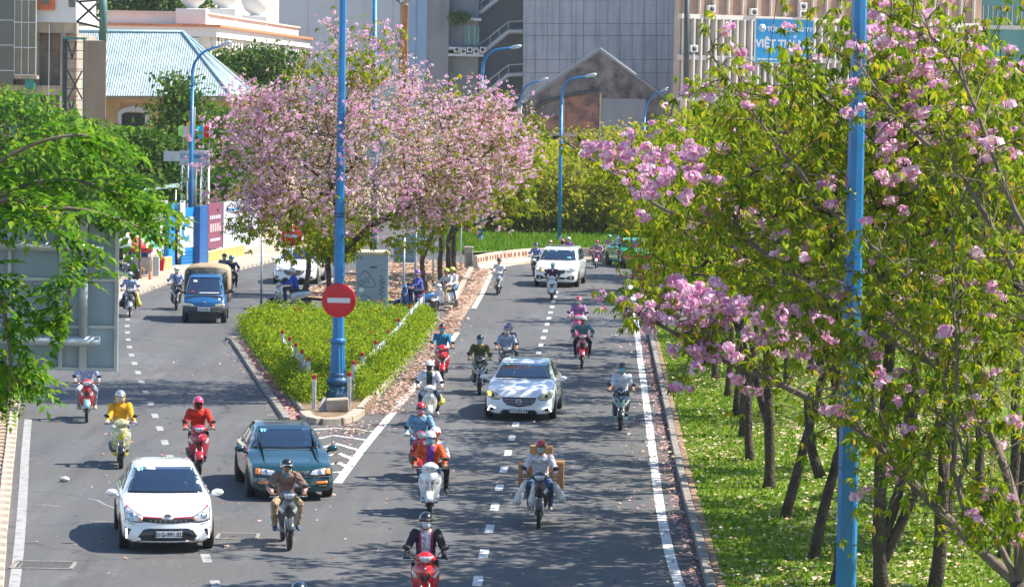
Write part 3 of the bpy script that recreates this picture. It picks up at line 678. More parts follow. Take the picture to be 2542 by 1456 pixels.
b = MB(); b.tube([(.05, 1.75, 1.30), (.045, 1.62, 1.10)], [.012, .012], 6); b.build('hanging_charm', mat('charm', (.6, .25, .08), .5), c1)
# --- dark teal saloon
sp = dict(seat_y=2.2, L=4.76, W=0.89, R=0.31, axles=(0.94, 3.61), bow=0.16, rake=0.06, mirror=(0.99, 1.6, 0.93), ws=(0.69, 0.57, 0.99, 1.315), mirror_m=TEAL,
          **tables(4.76, 0.76, 0.965, 1.35, 2.15, 1.41, 3.45, 1.0, 4.0, 0.93, zb=0.19, wr=0.66, nose=0.56))
sp['plan'][0:3] = [(0, .93), (.05, .955), (.15, .97)]
sp['side'] = [[(1.85, 0.96), (2.32, 1.30), (2.68, 1.335), (2.68, 0.96)], [(2.74, 0.96), (2.74, 1.335), (3.25, 1.31), (3.55, 1.03), (3.5, 0.97)]]
sp['doors'] = ((1.6, 0.05), (2.7, 0.02), (3.6, 0.1)); sp['handles'] = (2.5, 3.45)
sp['front'] = [('headlight', [(.335, .545), (.40, .63), (.60, .665), (.665, .668), (.665, .555), (.5, .54)], LENS, .012), ('headlight_bezel', [(.315, .53), (.385, .645), (.60, .685), (.79, .685), (.795, .535)], BLACK, .005),
    ('headlight_bulb', circ(.555, .605, .045), CHROME, .016), ('corner_indicator', [(.675, .67), (.775, .672), (.785, .56), (.675, .556)], AMBER, .012),
    ('bumper_indicator', [(.465, .415), (.72, .425), (.72, .365), (.49, .36)], AMBER, .012), ('bumper_slot', [(.50, .33), (.72, .335), (.70, .295), (.52, .29)], BLACK, .004)]
sp['front1'] = [('grille', [(-.33, .625), (0, .64), (.33, .625), (.31, .55), (-.31, .55)], BLACK, .006), ('lower_intake', [(-.36, .315), (.36, .315), (.32, .245), (-.32, .245)], BLACK, .006),
    ('bumper_strip', [(-.83, .515), (.83, .515), (.83, .495), (-.83, .495)], BLACK, .008), ('badge', circ(0, .60, .046, .03), mat('gold_badge', (.55, .38, .10), .3, .8), .02)]
sp['bars'] = [(.59, .31, -.028, .007, TEAL), (.61, .31, -.026, .007, TEAL), (.57, .31, -.03, .007, TEAL)]
sp['stickers'] = [('c', -.50, 1.275, .03), ('c', -.44, 1.277, .028)]
c2, bv = car('dark_green_saloon', 'dark teal saloon with gold badge behind the sunglassed scooter rider', G(727, 1246) + Vector((0, .1, 0)), 0.17, sp, TEAL); DRIVERS.append((c2, sp))
plate_on(c2, '51A-777.67', 0.01, -0.05, 0.385)
# --- pearl saloon centre
sp = dict(seat_y=2.35, L=4.87, W=0.92, R=0.325, axles=(0.95, 3.78), bow=0.26, rake=0.12, mirror=(1.05, 1.7, 1.0), ws=(0.71, 0.60, 1.035, 1.335),
          **tables(4.87, 0.80, 1.0, 1.42, 2.3, 1.45, 3.55, 1.08, 4.25, 0.97, zb=0.17, wr=0.69, nose=0.60))
sp['side'] = [[(1.95, 1.0), (2.5, 1.335), (2.85, 1.37), (2.85, 1.0)], [(2.91, 1.0), (2.91, 1.37), (3.35, 1.34), (3.72, 1.1), (3.6, 1.02)]]
sp['doors'] = ((1.75, 0.05), (2.86, 0.02), (3.7, 0.1)); sp['handles'] = (2.65, 3.55)
hl = [(.495, .61), (.61, .685), (.785, .745), (.845, .74), (.825, .63), (.70, .565), (.55, .555)]
sp['front'] = [('headlight', hl, LENS_Y, .012), ('headlight_bezel', [(.475, .615), (.60, .70), (.785, .76), (.86, .75), (.84, .62), (.70, .55), (.54, .542)], BLACK, .006), ('headlight_bulb', circ(.70, .645, .045), GLOSSB, .016),
    ('fog_recess', [(.62, .33), (.77, .375), (.83, .26), (.69, .262)], BLACK, .006), ('daytime_lamp', [(.62, .338), (.77, .385), (.84, .255), (.815, .25), (.755, .36), (.62, .318)], LAMP_ON, .012)]
sp['front1'] = [('grille', [(-.455, .612), (0, .628), (.455, .612), (.405, .5), (.30, .415), (0, .372), (-.30, .415), (-.405, .5)], BLACK, .006), ('lower_intake', [(-.53, .19), (-.41, .30), (.41, .30), (.53, .19)], BLACK, .006),
    ('lit_indicator', [(-.84, .735), (-.765, .735), (-.73, .63), (-.80, .625)], AMBER_ON, .02), ('lower_lip', [(-.6, .178), (.6, .178), (.62, .16), (-.62, .16)], BLACK, .01)]
sp['roof'] = [('sunroof', [(-.42, 2.55), (.42, 2.55), (.40, 3.0), (-.40, 3.0)], GLOSSB, .006)]
sp['bars'] = [(z, hw, -.03, .008, ALLOY) for z, hw in ((.575, .41), (.54, .39), (.505, .375), (.47, .33), (.435, .29))]
sp['stickers'] = [('r', -.53, 1.30, -.42, 1.325, STICK_G), ('r', .11, 1.28, .17, 1.30, STICK_W), ('c', -.25, 1.12, .014, 0, STICK_W)]
MAZ = sp
def winged_badge(parent, z, y, r):
    b = MB(); b.torus(r, r * .13, 'Y', (0, y, z), 22, 6, wide=1.2)
    b.tube([(-r * .9, y - .004, z + r * .3), (-r * .45, y - .006, z + r * .25), (0, y - .008, z - r * .25), (r * .45, y - .006, z + r * .25), (r * .9, y - .004, z + r * .3)], r * .14, 6); return b.build('badge', CHROME, parent)
c3, bv = car('pearl_white_saloon', 'pearl white saloon with plate 51F-253.54 dappled with tree shade mid road', G(1287, 1046) + Vector((0, .1, 0)), -0.07, sp, PEARL); DRIVERS.append((c3, sp))
plate_on(c3, '51F-253.54', 0.0, -0.06, 0.285); winged_badge(c3, .50, -.045, .072)
# --- white saloon beyond the gap on the left road
sp = dict(MAZ); sp['stickers'] = [('c', -.5, 1.29, .03)]
sp['front1'] = [q for q in MAZ['front1'] if q[0] != 'lit_indicator']; sp['roof'] = ()
sp['front'] = [q if q[0] != 'headlight' else ('headlight', hl, LENS, .012) for q in MAZ['front'] if q[0] not in ('daytime_lamp',)] + [('headlight_glow', circ(.70, .645, .04), LAMP_ON, .02)]
c4, bv = car('white_saloon', 'white saloon behind the trees on the left road, headlamps lit', G(728, 707) + Vector((0, .1, 0)), -0.05, sp, WHITE, scale=1.06)
winged_badge(c4, .50, -.045, .072); b = MB(); b.box((0, -.06, .285), (.47, .012, .115), bev=.004); b.build('number_plate', PLATE, c4)
# --- white people carrier
sp = dict(seat_y=2.15, L=5.1, W=0.99, R=0.35, axles=(1.0, 4.05), bow=0.22, rake=0.08, mirror=(1.13, 1.55, 1.13), ws=(0.79, 0.66, 1.20, 1.585), cat='van',
          **tables(5.1, 0.98, 1.15, 1.15, 2.1, 1.74, 4.6, 1.30, 4.95, 1.12, zb=0.22, wr=0.76, nose=0.72))
sp['side'] = [[(1.75, 1.15), (2.3, 1.56), (2.75, 1.62), (2.75, 1.14)], [(2.82, 1.14), (2.82, 1.62), (3.7, 1.62), (3.7, 1.15)], [(3.77, 1.16), (3.77, 1.62), (4.55, 1.58), (4.65, 1.2)]]
sp['doors'] = ((1.55, 0.05), (2.78, 0.02), (3.73, 0.02)); sp['handles'] = (2.6, 2.95)
sp['front'] = [('headlight', [(.50, .735), (.58, .82), (.86, .915), (.90, .89), (.86, .76), (.65, .72)], LENS, .012), ('headlight_bezel', [(.48, .72), (.57, .835), (.86, .93), (.92, .90), (.88, .745), (.65, .705)], BLACK, .006), ('headlight_bulb', circ(.74, .80, .05), CHROME, .016),
    ('fog_recess', [(.42, .42), (.60, .52), (.86, .545), (.86, .36), (.6, .36)], BLACK, .006), ('fog_lamp', circ(.70, .43, .045), LENS, .014)]
sp['front1'] = [('grille', [(-.49, .80), (-.1, .785), (.1, .785), (.49, .80), (.42, .65), (.2, .60), (-.2, .60), (-.42, .65)], BLACK, .008), ('lower_grille', [(-.44, .47), (.44, .47), (.44, .37), (-.44, .37)], BLACK, .006), ('skid_plate', [(-.7, .30), (.7, .30), (.65, .26), (-.65, .26)], ALLOY, .012),
    ('lit_indicator', circ(-.56, .765, .045), AMBER_ON, .02), ('lit_headlight', circ(-.80, .83, .05), LAMP_ON, .02)]
sp['roof'] = [('sunroof', [(-.46, 2.4), (.46, 2.4), (.44, 2.95), (-.44, 2.95)], GLOSSB, .006)]
sp['stickers'] = [('r', -.58, 1.54, -.46, 1.57, STICK_G), ('r', .40, 1.25, .58, 1.31, STICK_G), ('r', -.2, 1.54, -.1, 1.565, STICK_W), ('r', .5, 1.54, .56, 1.565, STICK_W)]
c5, bv = car('white_van', 'white people carrier with roof hatch at the bend in the road', G(1377, 714) + Vector((0, .1, 0)), -0.115, sp, WHITE); DRIVERS.append((c5, sp))
# --- green taxi, half hidden
sp = dict(MAZ); sp['stickers'] = (); sp['roof'] = (); sp['front1'] = [('grille', [(-.36, .60), (.36, .60), (.32, .53), (-.32, .53)], BLACK, .006), ('lower_intake', [(-.5, .36), (.5, .36), (.45, .24), (-.45, .24)], BLACK, .006)]
sp['front'] = [('headlight', [(.48, .58), (.60, .68), (.82, .70), (.80, .60), (.60, .55)], LENS, .012)]; sp['bars'] = ()
c6, bv = car('green_taxi', 'green taxi half hidden by foliage at the far right bend', G(1602, 668) + Vector((0, .2, 0)), 0.25, sp, GREEN_CAR)
# --- small blue truck with canvas tilt
BLUE_P = mat('truck_blue_paint', (0.012, 0.10, 0.26), 0.28, var=0.12, vscale=2, coat=0.8, dirt=(0.05, 0.10, 0.16), dscale=2, dthr=(.6, .8))
CANVAS = mat('truck_canvas', (0.36, 0.27, 0.17), 0.9, var=0.2, vscale=3, bump=0.3, bscale=8, dirt=(0.22, 0.15, 0.09), dscale=2)
CANV_D = mat('dark_tarpaulin', (0.045, 0.05, 0.05), 0.55, var=0.3, vscale=4, bump=0.6, bscale=6)
sp = dict(seat_y=1.25, L=1.95, W=0.76, R=0.27, axles=(0.55,), bow=0.14, rake=0.04, mirror=(0.93, 0.62, 1.12), ws=(0.60, 0.50, 1.03, 1.52), cat='truck', mirror_m=BLACK,
    plan=[(0, .93), (.05, .955), (.15, .975), (.4, 1), (1.95, 1)], zb=[(0, .34), (.2, .32), (1.95, .34)], belt=[(0, .72), (.08, .80), (.3, .95), (.5, 1.0), (1.95, 1.02)],
    top=[(0, .74), (.08, .82), (.28, .97), (.36, 1.02), (.55, 1.32), (.8, 1.58), (1.0, 1.66), (1.5, 1.69), (1.95, 1.66)], wr=[(0, .8), (.35, .86), (.8, .74), (1.95, .72)])
sp['side'] = [[(.62, 1.04), (.98, 1.5), (1.5, 1.54), (1.55, 1.04)]]; sp['doors'] = ((.55, .1), (1.65, 0)); sp['handles'] = (1.5,)
sp['front'] = [('headlight', [(.33, .60), (.40, .665), (.55, .70), (.70, .70), (.72, .60)], LENS_Y, .014), ('corner_indicator', [(.64, .69), (.70, .69), (.715, .61), (.645, .61)], LENS, .02)]
sp['front1'] = [('bumper', [(-.74, .585), (.74, .585), (.74, .36), (-.74, .36)], mat('grey_bumper', (.05, .055, .06), .6, var=.2), .03), ('bumper_intake', [(-.55, .44), (.55, .44), (.5, .38), (-.5, .38)], BLACK, .04), ('badge', circ(0, .75, .04, .025), CHROME, .01), ('door_emblem', circ(.53, .86, .05), STICK_W, .006)]
sp['stickers'] = [('c', -.38, 1.44, .04, 0, STICK_W), ('c', -.31, 1.44, .035, 0, STICK_W), ('r', -.5, 1.07, -.38, 1.11, REDLINE), ('r', -.2, 1.035, .5, 1.06, STICK_W)]
c7, bv = car('blue_truck', 'small blue truck with beige canvas cover on the left road', G(505, 803) + Vector((0, .1, 0)), 0.045, sp, BLUE_P, scale=1.04); DRIVERS.append((c7, sp))
plate_on(c7, '54Y-4182', 0.0, -0.075, 0.50, wd=.42, hh=.12)
b = MB(); b.box((0, 2.75, .58), (1.5, 1.9, .12)); b.build('cargo_bed', BLUE_P, c7)
for s_ in (-1, 1): wheel_at(c7, s_ * .66, 2.75, .27, .16, s_)
b = MB()
ringf = lambda y, s: [Vector((x * s, y, z)) for x, z in ((-.80, .64), (-.80, 1.55), (-.77, 1.78), (-.66, 1.89), (-.3, 1.95), (.3, 1.95), (.66, 1.89), (.77, 1.78), (.80, 1.55), (.80, .64))]
b.loft([ringf(1.55, .97), ringf(1.6, 1), ringf(2.1, .985), ringf(2.6, 1.005), ringf(3.1, .985), ringf(3.6, 1.0), ringf(3.68, .97)], 0, True); b.build('canvas_cover', CANVAS, c7)
b = MB(); b.loft([[Vector((x * k, y, z + dz)) for x, z in ((-.76, 1.1), (-.76, 1.62), (-.66, 1.83), (-.3, 1.89), (.3, 1.89), (.66, 1.83), (.76, 1.62), (.76, 1.1))] for y, k, dz in ((1.50, .96, 0), (1.57, 1.0, 0))], 0, True); b.build('tarpaulin_front', CANV_D, c7)
for k in range(5): b = MB(); b.tube([(-.72 + .36 * k, 1.52, 1.88 - .06 * abs(k - 2)), (-.66 + .33 * k, 1.42, 1.66)], .02, 5); b.build('tarpaulin_fold', CANV_D, c7)

# ================================================================ SCOOTERS AND RIDERS
PAINT = mat('scooter_paint', (0.5, 0.02, 0.02), 0.25, var=0.02, coat=1.0)          # stands for the colour each scooter gets
TRIM = mat('scooter_trim', (0.02, 0.02, 0.022), 0.3, var=0.02, coat=0.6)
FEND = mat('scooter_fender', (0.5, 0.02, 0.02), 0.25, var=0.02, coat=1.0)
SEATM = mat('seat_vinyl', (0.02, 0.018, 0.017), 0.6, var=0.2, vscale=10)
FORKM = mat('fork_alloy', (0.45, 0.45, 0.46), 0.3, 0.8, var=0.1)
def pnt(name, c, rough=0.24, metal=0.0): return mat('paint_' + name, c, rough, metal, var=0.03, coat=1.0)
def cover_ring(z, w_, yf, yb, p=1.7):
    out = []
    for i in range(11):
        s_ = math.sin(rad(-90 + 18 * i)); out.append(Vector((w_ * s_, yb + (yf - yb) * (1 - abs(s_) ** p), z)))
    for i in range(1, 8): out.append(Vector((w_ - 2 * w_ * i / 8, yb + 0.02, z)))
    return out
KINDS = {
 'scooter': dict(R=.255, tw=.10, apron=[(.26, .09, -.33, -.22), (.36, .15, -.40, -.25), (.48, .195, -.455, -.27), (.60, .222, -.505, -.29), (.72, .235, -.54, -.31), (.82, .21, -.54, -.33), (.90, .14, -.50, -.35), (.94, .05, -.46, -.38)], bar=.32, cover=(.175, .12, .085), hand=1.0),
 'retro': dict(R=.235, tw=.11, apron=[(.24, .14, -.36, -.26), (.38, .20, -.40, -.29), (.52, .228, -.425, -.31), (.66, .228, -.44, -.33), (.78, .20, -.455, -.34), (.88, .14, -.455, -.36), (.95, .06, -.44, -.38)], bar=.32, cover=(.15, .12, .075), hand=1.0),
 'underbone': dict(R=.285, tw=.075, apron=[(.33, .06, -.36, -.28), (.42, .15, -.37, -.27), (.55, .19, -.40, -.28), (.68, .195, -.445, -.30), (.78, .155, -.475, -.33), (.88, .09, -.475, -.36), (.94, .05, -.44, -.38)], bar=.32, cover=(.16, .11, .075), hand=1.0),
}
SCO = {}
def scooter_parts(kind, light):
    """meshes of one kind of scooter: list of (name, mesh, sub-part list); heads towards -Y"""
    key = (kind, light)
    if key in SCO: return SCO[key]
    k = KINDS[kind]; R, tw = k['R'], k['tw']; out = []
    def put(name, b, ms, subs=()): out.append((name, b.mesh(name, ms), list(subs)))
    for nm, y in (('front_wheel', -.62), ('rear_wheel', .63)):
        b = MB(); c = (0, y, R); b.lathe([(R * .72, -tw * .45), (R * .93, -tw * .5), (R, -tw * .22), (R, tw * .22), (R * .93, tw * .5), (R * .72, tw * .45)], 28, c, 'X')
        r = MB(); r.lathe([(R * .60, -.02), (R * .74, -.035), (R * .74, .035), (R * .60, .02)], 24, c, 'X', cap=False); r.lathe([(.01, -.045), (.05, -.04), (.05, .04), (.01, .045)], 12, c, 'X')
        for i in range(5): r.box((0, 0, R * .34), (.022, .03, R * .62), 0, Matrix.Translation(c) @ Matrix.Rotation(2 * pi * i / 5, 4, 'X'))
        put(nm, b, RUBBER, [('rim', r.mesh('rim', FORKM))])
    for s_ in (-1, 1):
        b = MB(); b.tube([(s_ * .068, -.62, R - .02), (s_ * .068, -.585, R + .12), (s_ * .062, -.50, .60)], [.022, .027, .019], 8); put('fork_leg', b, FORKM)
    b = MB(); rings = []                                                       # mudguard over the front wheel
    for i in range(9):
        a = rad((20 if kind != 'retro' else 5) + (150 if kind != 'retro' else 170) * i / 8); wv = tw * .5 + .025 + (.045 if kind == 'retro' else .012) * math.sin(pi * i / 8); rr = R + .028
        ring = []
        for j in range(7):
            q = rad(-90 + 30 * j); ring.append(Vector((wv * math.sin(q), -.62 - (rr * .9 + .1 * rr * math.cos(q) + (.02 if kind == 'retro' else 0)) * math.cos(a), R + (rr * .86 + .15 * rr * math.cos(q)) * math.sin(a))))
        for j in range(6, -1, -1):
            q = rad(-90 + 30 * j); ring.append(Vector((wv * .9 * math.sin(q), -.62 - (rr * .87 + .1 * rr * math.cos(q)) * math.cos(a), R + (rr * .83 + .15 * rr * math.cos(q)) * math.sin(a))))
        rings.append(ring)
    b.loft(rings, 0, True); put('front_mudguard', b, FEND)
    b = MB(); b.loft([cover_ring(*q) for q in k['apron']], 0, True); ap = b
    bv = BVHTree.FromPolygons([Vector(v) for v in b.v], b.f)
    subs = []
    def onap(name, poly, m, off=.006, both=True, bvh=bv):
        for pl in ([poly, mir(poly)] if both else [poly]):
            o = patch(bvh, pl, m, name, None, off, step=.035, thick=.015); me = o.data; bpy.data.objects.remove(o); subs.append((name, me))
    if kind == 'scooter':
        onap('indicator', [(.115, .69), (.195, .80), (.215, .74), (.175, .66)], LENS, .008)
        onap('apron_insert', [(0, .57), (.09, .70), (.075, .78), (0, .70), (-.075, .78), (-.09, .70)], TRIM, .006, False)
        if light == 'apron': onap('headlight', [(.015, .60), (.11, .70), (.15, .66), (.08, .565), (.015, .55)], LENS, .011)
        onap('badge', circ(0, .84, .018, n=8), CHROME, .006, False)
    elif kind == 'retro':
        onap('indicator', [(.15, .68), (.19, .76), (.205, .70), (.18, .64)], LENS, .008)
        onap('apron_trim', [(-.07, .82), (-.055, .82), (0, .60), (.055, .82), (.07, .82), (0, .555)], CHROME, .007, False)
    else:
        onap('indicator', [(.07, .70), (.135, .78), (.16, .72), (.12, .63)], LENS, .008)
        onap('apron_insert', [(0, .60), (.06, .71), (.04, .80), (-.04, .80), (-.06, .71)], TRIM, .006, False)
    put('front_apron', ap, PAINT, subs)
    cx, cy, cz = k['cover']; hz = k['hand'] - .02; subs = []
    b = MB(); b.ell((0, -.40, hz + .01), (cx, cy, cz), 18, 10); b.ell((0, -.38, hz + .03), (cx * .75, cy * .9, cz * 1.05), 16, 8)
    bv2 = BVHTree.FromPolygons([Vector(v) for v in b.v], b.f)
    if light == 'bar': onap('headlight', [(-.10, hz + .045), (.10, hz + .045), (.075, hz - .03), (0, hz - .055), (-.075, hz - .03)], LENS, .009, False, bv2)
    elif light == 'round':
        h = MB(); h.lathe([(.01, -.535), (.05, -.53), (.072, -.51), (.078, -.47), (.06, -.42)], 20, (0, 0, hz + .02), 'Y'); subs.append(('headlight', h.mesh('headlight', LENS)))
        h = MB(); h.torus(.075, .008, 'Y', (0, -.508, hz + .02), 20, 6); subs.append(('headlight_rim', h.mesh('headlight_rim', CHROME)))
    else: onap('position_lamp', [(-.07, hz + .03), (-.05, hz + .03), (0, hz - .02), (.05, hz + .03), (.07, hz + .03), (0, hz - .05)], LENS, .008, False, bv2)
    put('handlebar_cover', b, PAINT, subs)
    for s_ in (-1, 1):
        b = MB(); b.tube([(s_ * .12, -.37, hz), (s_ * .22, -.35, hz - .005), (s_ * (k['bar'] + .04), -.335, hz - .01)], [.014, .017, .019], 8); put('grip', b, BLACK)
        b = MB(); b.tube([(s_ * .17, -.40, hz - .005), (s_ * .25, -.405, hz - .012), (s_ * (k['bar'] + .03), -.385, hz - .018)], [.008, .008, .006], 5); put('brake_lever', b, CHROME)
        b = MB(); b.tube([(s_ * .19, -.36, hz + .02), (s_ * .23, -.37, hz + .10), (s_ * .30, -.36, hz + .15)], .008, 5)
        M_ = Matrix.Translation((s_ * .315, -.365, hz + .175)) @ Matrix.Rotation(s_ * -.25, 4, 'Y') @ Matrix.Rotation(s_ * .3, 4, 'Z'); b.ell((0, 0, 0), (.07, .022, .043), 12, 6, M=M_); put('mirror', b, BLACK)
    under = kind == 'underbone'
    b = MB()
    if under:
        b.tube([(0, -.36, .82), (0, -.22, .55), (0, .0, .47), (0, .35, .62)], [.06, .07, .075, .09], 10); put('frame_cover', b, PAINT)
        b = MB(); b.ell((0, .02, .34), (.10, .17, .12), 12, 7); b.tube([(-.24, .10, .27), (.24, .10, .27)], .013, 6); put('engine', b, FORKM)
    else:
        b.loft([[Vector((x, y, z)) for x, z in ((-w_, .25), (w_, .25), (w_ + .02, .30), (w_, .335), (-w_, .335), (-w_ - .02, .30))] for y, w_ in ((-.34, .10), (-.26, .16), (-.05, .17), (.12, .16))], 0, False); put('floorboard', b, TRIM)
        b = MB(); b.ell((-.03, .52, .33), (.09, .24, .11), 12, 7); b.tube([(0, .1, .24), (0, .3, .22)], .05, 8); put('engine', b, FORKM)
    b = MB(); rings = []
    for y, w_, z0, z1 in (((.04, .11, .36, .68), (.12, .155, .30, .74), (.3, .165, .36, .77), (.55, .155, .46, .78), (.78, .11, .58, .78), (.92, .05, .66, .76)) if not under else ((.12, .07, .50, .70), (.2, .12, .46, .74), (.45, .135, .50, .77), (.68, .10, .56, .78), (.88, .05, .66, .78))):
        zc, h_ = (z0 + z1) / 2, (z1 - z0) / 2
        rings.append([Vector((w_ * math.copysign(abs(math.cos(a)) ** .6, math.cos(a)), y, zc + h_ * math.copysign(abs(math.sin(a)) ** .6, math.sin(a)))) for a in [2 * pi * i / 16 for i in range(16)]])
    b.loft(rings, 0, True); put('rear_body', b, PAINT)
    b = MB(); rings = []
    for y, w_, z in ((.02, .07, .735), (.1, .115, .765), (.3, .135, .77), (.5, .13, .785), (.7, .10, .80), (.80, .05, .79)):
        rings.append([Vector((w_ * math.copysign(abs(math.cos(a)) ** .6, math.cos(a)), y, z + .045 * math.sin(a))) for a in [2 * pi * i / 12 for i in range(12)]])
    b.loft(rings, 0, True); put('seat', b, SEATM)
    b = MB(); b.tube([(-.13, .2, .27), (-.17, .42, .29), (-.19, .62, .33), (-.20, .92, .40)], [.02, .04, .055, .05], 10); put('exhaust', b, FORKM if under else BLACK)
    b = MB(); b.box((0, .92, .70), (.12, .05, .06), bev=.015); put('tail_light', b, REDLINE)
    SCO[key] = out; return out
def place_parts(parts, root, over):
    for name, me, subs in parts:
        o = link(name, me, root); set_mats(o, me, over)
        for sn, sm in subs: set_mats(link(sn, sm, o), sm, over)
def set_mats(o, me, over):
    for i, m in enumerate(me.materials):
        if m and m.name in over: o.material_slots[i].link = 'OBJECT'; o.material_slots[i].material = over[m.name]

# ---------------------------------------------------------------- bodies
POSES = {
 'driver': dict(pel=(0, .22, .72), chest=(0, .24, 1.02), neck=(0, .22, 1.20), head=(0, .18, 1.335), sh=(.18, .23, 1.13), el=(.24, .04, .98), wr=(.17, -.16, 1.03), hip=(.10, .18, .72), kn=(.15, -.26, .78), an=(.14, -.45, .56), toe=(.15, -.58, .60)),
 'upright': dict(pel=(0, .29, .87), chest=(0, .27, 1.21), neck=(0, .235, 1.395), head=(.0, .20, 1.535), sh=(.19, .25, 1.325), el=(.25, .05, 1.09), wr=(.30, -.235, 1.03), hip=(.10, .27, .87), kn=(.15, -.19, .85), an=(.14, -.13, .43), toe=(.16, -.29, .36)),
 'leaning': dict(pel=(0, .30, .87), chest=(0, .18, 1.18), neck=(0, .095, 1.35), head=(0, .03, 1.48), sh=(.19, .11, 1.285), el=(.34, -.03, 1.10), wr=(.305, -.245, 1.03), hip=(.10, .28, .87), kn=(.24, -.12, .79), an=(.215, .05, .38), toe=(.23, -.10, .31)),
 'scooter': dict(pel=(0, .28, .87), chest=(0, .22, 1.20), neck=(0, .165, 1.385), head=(0, .115, 1.525), sh=(.185, .185, 1.315), el=(.29, .02, 1.10), wr=(.30, -.245, 1.03), hip=(.10, .26, .87), kn=(.165, -.17, .85), an=(.15, -.11, .43), toe=(.165, -.27, .36)),
 'underbone': dict(pel=(0, .30, .87), chest=(0, .23, 1.20), neck=(0, .17, 1.385), head=(0, .12, 1.525), sh=(.185, .19, 1.315), el=(.30, .03, 1.10), wr=(.30, -.245, 1.03), hip=(.10, .28, .87), kn=(.225, -.12, .78), an=(.21, .07, .38), toe=(.225, -.08, .31)),
 'pillion': dict(pel=(0, .66, .92), chest=(0, .60, 1.25), neck=(0, .55, 1.43), head=(0, .50, 1.57), sh=(.17, .57, 1.36), el=(.26, .42, 1.12), wr=(.20, .20, 1.03), hip=(.10, .64, .92), kn=(.24, .28, .86), an=(.23, .42, .46), toe=(.25, .27, .40)),
}
BODY = {}
SLOTS = ['shirt', 'sleeve', 'hand', 'skin', 'trouser', 'shin', 'shoe', 'eye']
SLOTM = [mat('body_' + s_, (.3, .3, .3)) for s_ in SLOTS]
def body_mesh(pose, bulk=1.0, girth=1.0):
    """one continuous figure: limbs and trunk fused into a single skin, faces sorted by limb"""
    key = (pose, bulk, girth)
    if key in BODY: return BODY[key]
    J = {k: Vector(v) for k, v in POSES[pose].items()}; mx = lambda v, s_: Vector((v.x * s_, v.y, v.z))
    b = MB(); seg = []
    P0, C0, N0, H0 = J['pel'], J['chest'], J['neck'], J['head']
    def ring(c, rx, ry): return [c + Vector((rx * math.copysign(abs(math.cos(a)) ** .8, math.cos(a)), ry * math.sin(a), 0)) for a in [2 * pi * i / 18 for i in range(18)]]
    at = lambda z: P0.lerp(C0, (z - P0.z) / (C0.z - P0.z)) if z < C0.z else C0.lerp(N0, (z - C0.z) / (N0.z - C0.z))
    g = girth
    prof = [(P0.z - .09, .10, .08), (P0.z - .06, .165, .125), (P0.z + .02, .172, .13), (P0.z + .14, .155 * g, .118 * g), (P0.z + .24, .165 * g, .12 * g), (C0.z, .178 * g, .122 * g), (C0.z + .09, .188 * g, .112 * g), (N0.z - .045, .165, .085), (N0.z - .012, .095, .068), (N0.z + .02, .06, .058)]
    b.loft([ring(at(z), rx, ry) for z, rx, ry in prof], 0, True)
    seg.append((P0 + Vector((0, 0, .10)), C0 + Vector((0, 0, .06)), .135, 0)); seg.append((C0 + Vector((-.12, 0, .07)), C0 + Vector((.12, 0, .07)), .10, 0)); seg.append((P0 + Vector((-.07, 0, -.04)), P0 + Vector((.07, 0, -.04)), .10, 4))
    def cap(p, q, r0, r1, lab):
        pts = [p.lerp(q, t) for t in (0, .33, .66, 1)]; rr = [r0 + (r1 - r0) * t for t in (0, .33, .66, 1)]
        b.tube(pts, rr, 12); b.ell(p, (r0,) * 3, 10, 7); b.ell(q, (r1,) * 3, 10, 7); seg.append((p, q, (r0 + r1) / 2, lab))
    cap(N0 - Vector((0, 0, .03)), H0 - Vector((0, 0, .06)), .056, .052, 3)
    b.ell(H0 + Vector((0, .012, .015)), (.076, .096, .108), 16, 10); b.ell(H0 + Vector((0, -.022, -.05)), (.058, .068, .068), 14, 8); seg.append((H0, H0 + Vector((0, 0, .02)), .09, 3)); seg.append((H0 + Vector((0, -.02, -.06)), H0 + Vector((0, -.02, -.05)), .06, 3))
    b.ell(H0 + Vector((0, -.098, -.018)), (.014, .02, .022), 8, 6)
    for s_ in (-1, 1):
        b.ell(H0 + Vector((s_ * .078, .015, -.005)), (.012, .022, .032), 8, 6)
        sh, el, wr, hip, kn, an, toe = (mx(J[k], s_) for k in ('sh', 'el', 'wr', 'hip', 'kn', 'an', 'toe'))
        cap(sh, el, .064 * bulk, .050 * bulk, 0); cap(el, wr, .046 * bulk, .034 * bulk ** .7, 1)
        gd = (wr - el).normalized(); palm = wr + gd * .055; M_ = Matrix.Translation(palm); b.ell((0, 0, 0), (.045, .052, .027), 10, 7, M=M_); seg.append((palm, palm + gd * .02, .04, 2))
        cap(hip, kn, .088 * (bulk * .4 + .6), .066 * (bulk * .4 + .6), 4); cap(kn, an, .062 * (bulk * .5 + .5), .045 * (bulk * .5 + .5), 5)
        b.tube([an + Vector((0, .045, -.035)), an + Vector((0, 0, -.05)), an.lerp(toe, .6) + Vector((0, 0, -.012)), toe], [.036, .045, .042, .03], 10); b.ell(toe, (.034, .04, .026), 10, 6); seg.append((an + Vector((0, .03, -.045)), toe, .045, 6))
    me = bpy.data.meshes.new('tmp'); me.from_pydata(b.v, [], b.f); o = bpy.data.objects.new('tmp', me); COL.objects.link(o)
    md = o.modifiers.new('r', 'REMESH'); md.mode = 'VOXEL'; md.voxel_size = .0135
    md = o.modifiers.new('s', 'SMOOTH'); md.factor = .5; md.iterations = 3
    ev = bpy.data.meshes.new_from_object(o.evaluated_get(bpy.context.evaluated_depsgraph_get())); bpy.data.objects.remove(o); bpy.data.meshes.remove(me)
    nV = len(ev.vertices); co = np.empty(nV * 3); ev.vertices.foreach_get('co', co); co = co.reshape(-1, 3)
    nrm = np.empty(nV * 3); ev.vertices.foreach_get('normal', nrm); nrm = nrm.reshape(-1, 3)
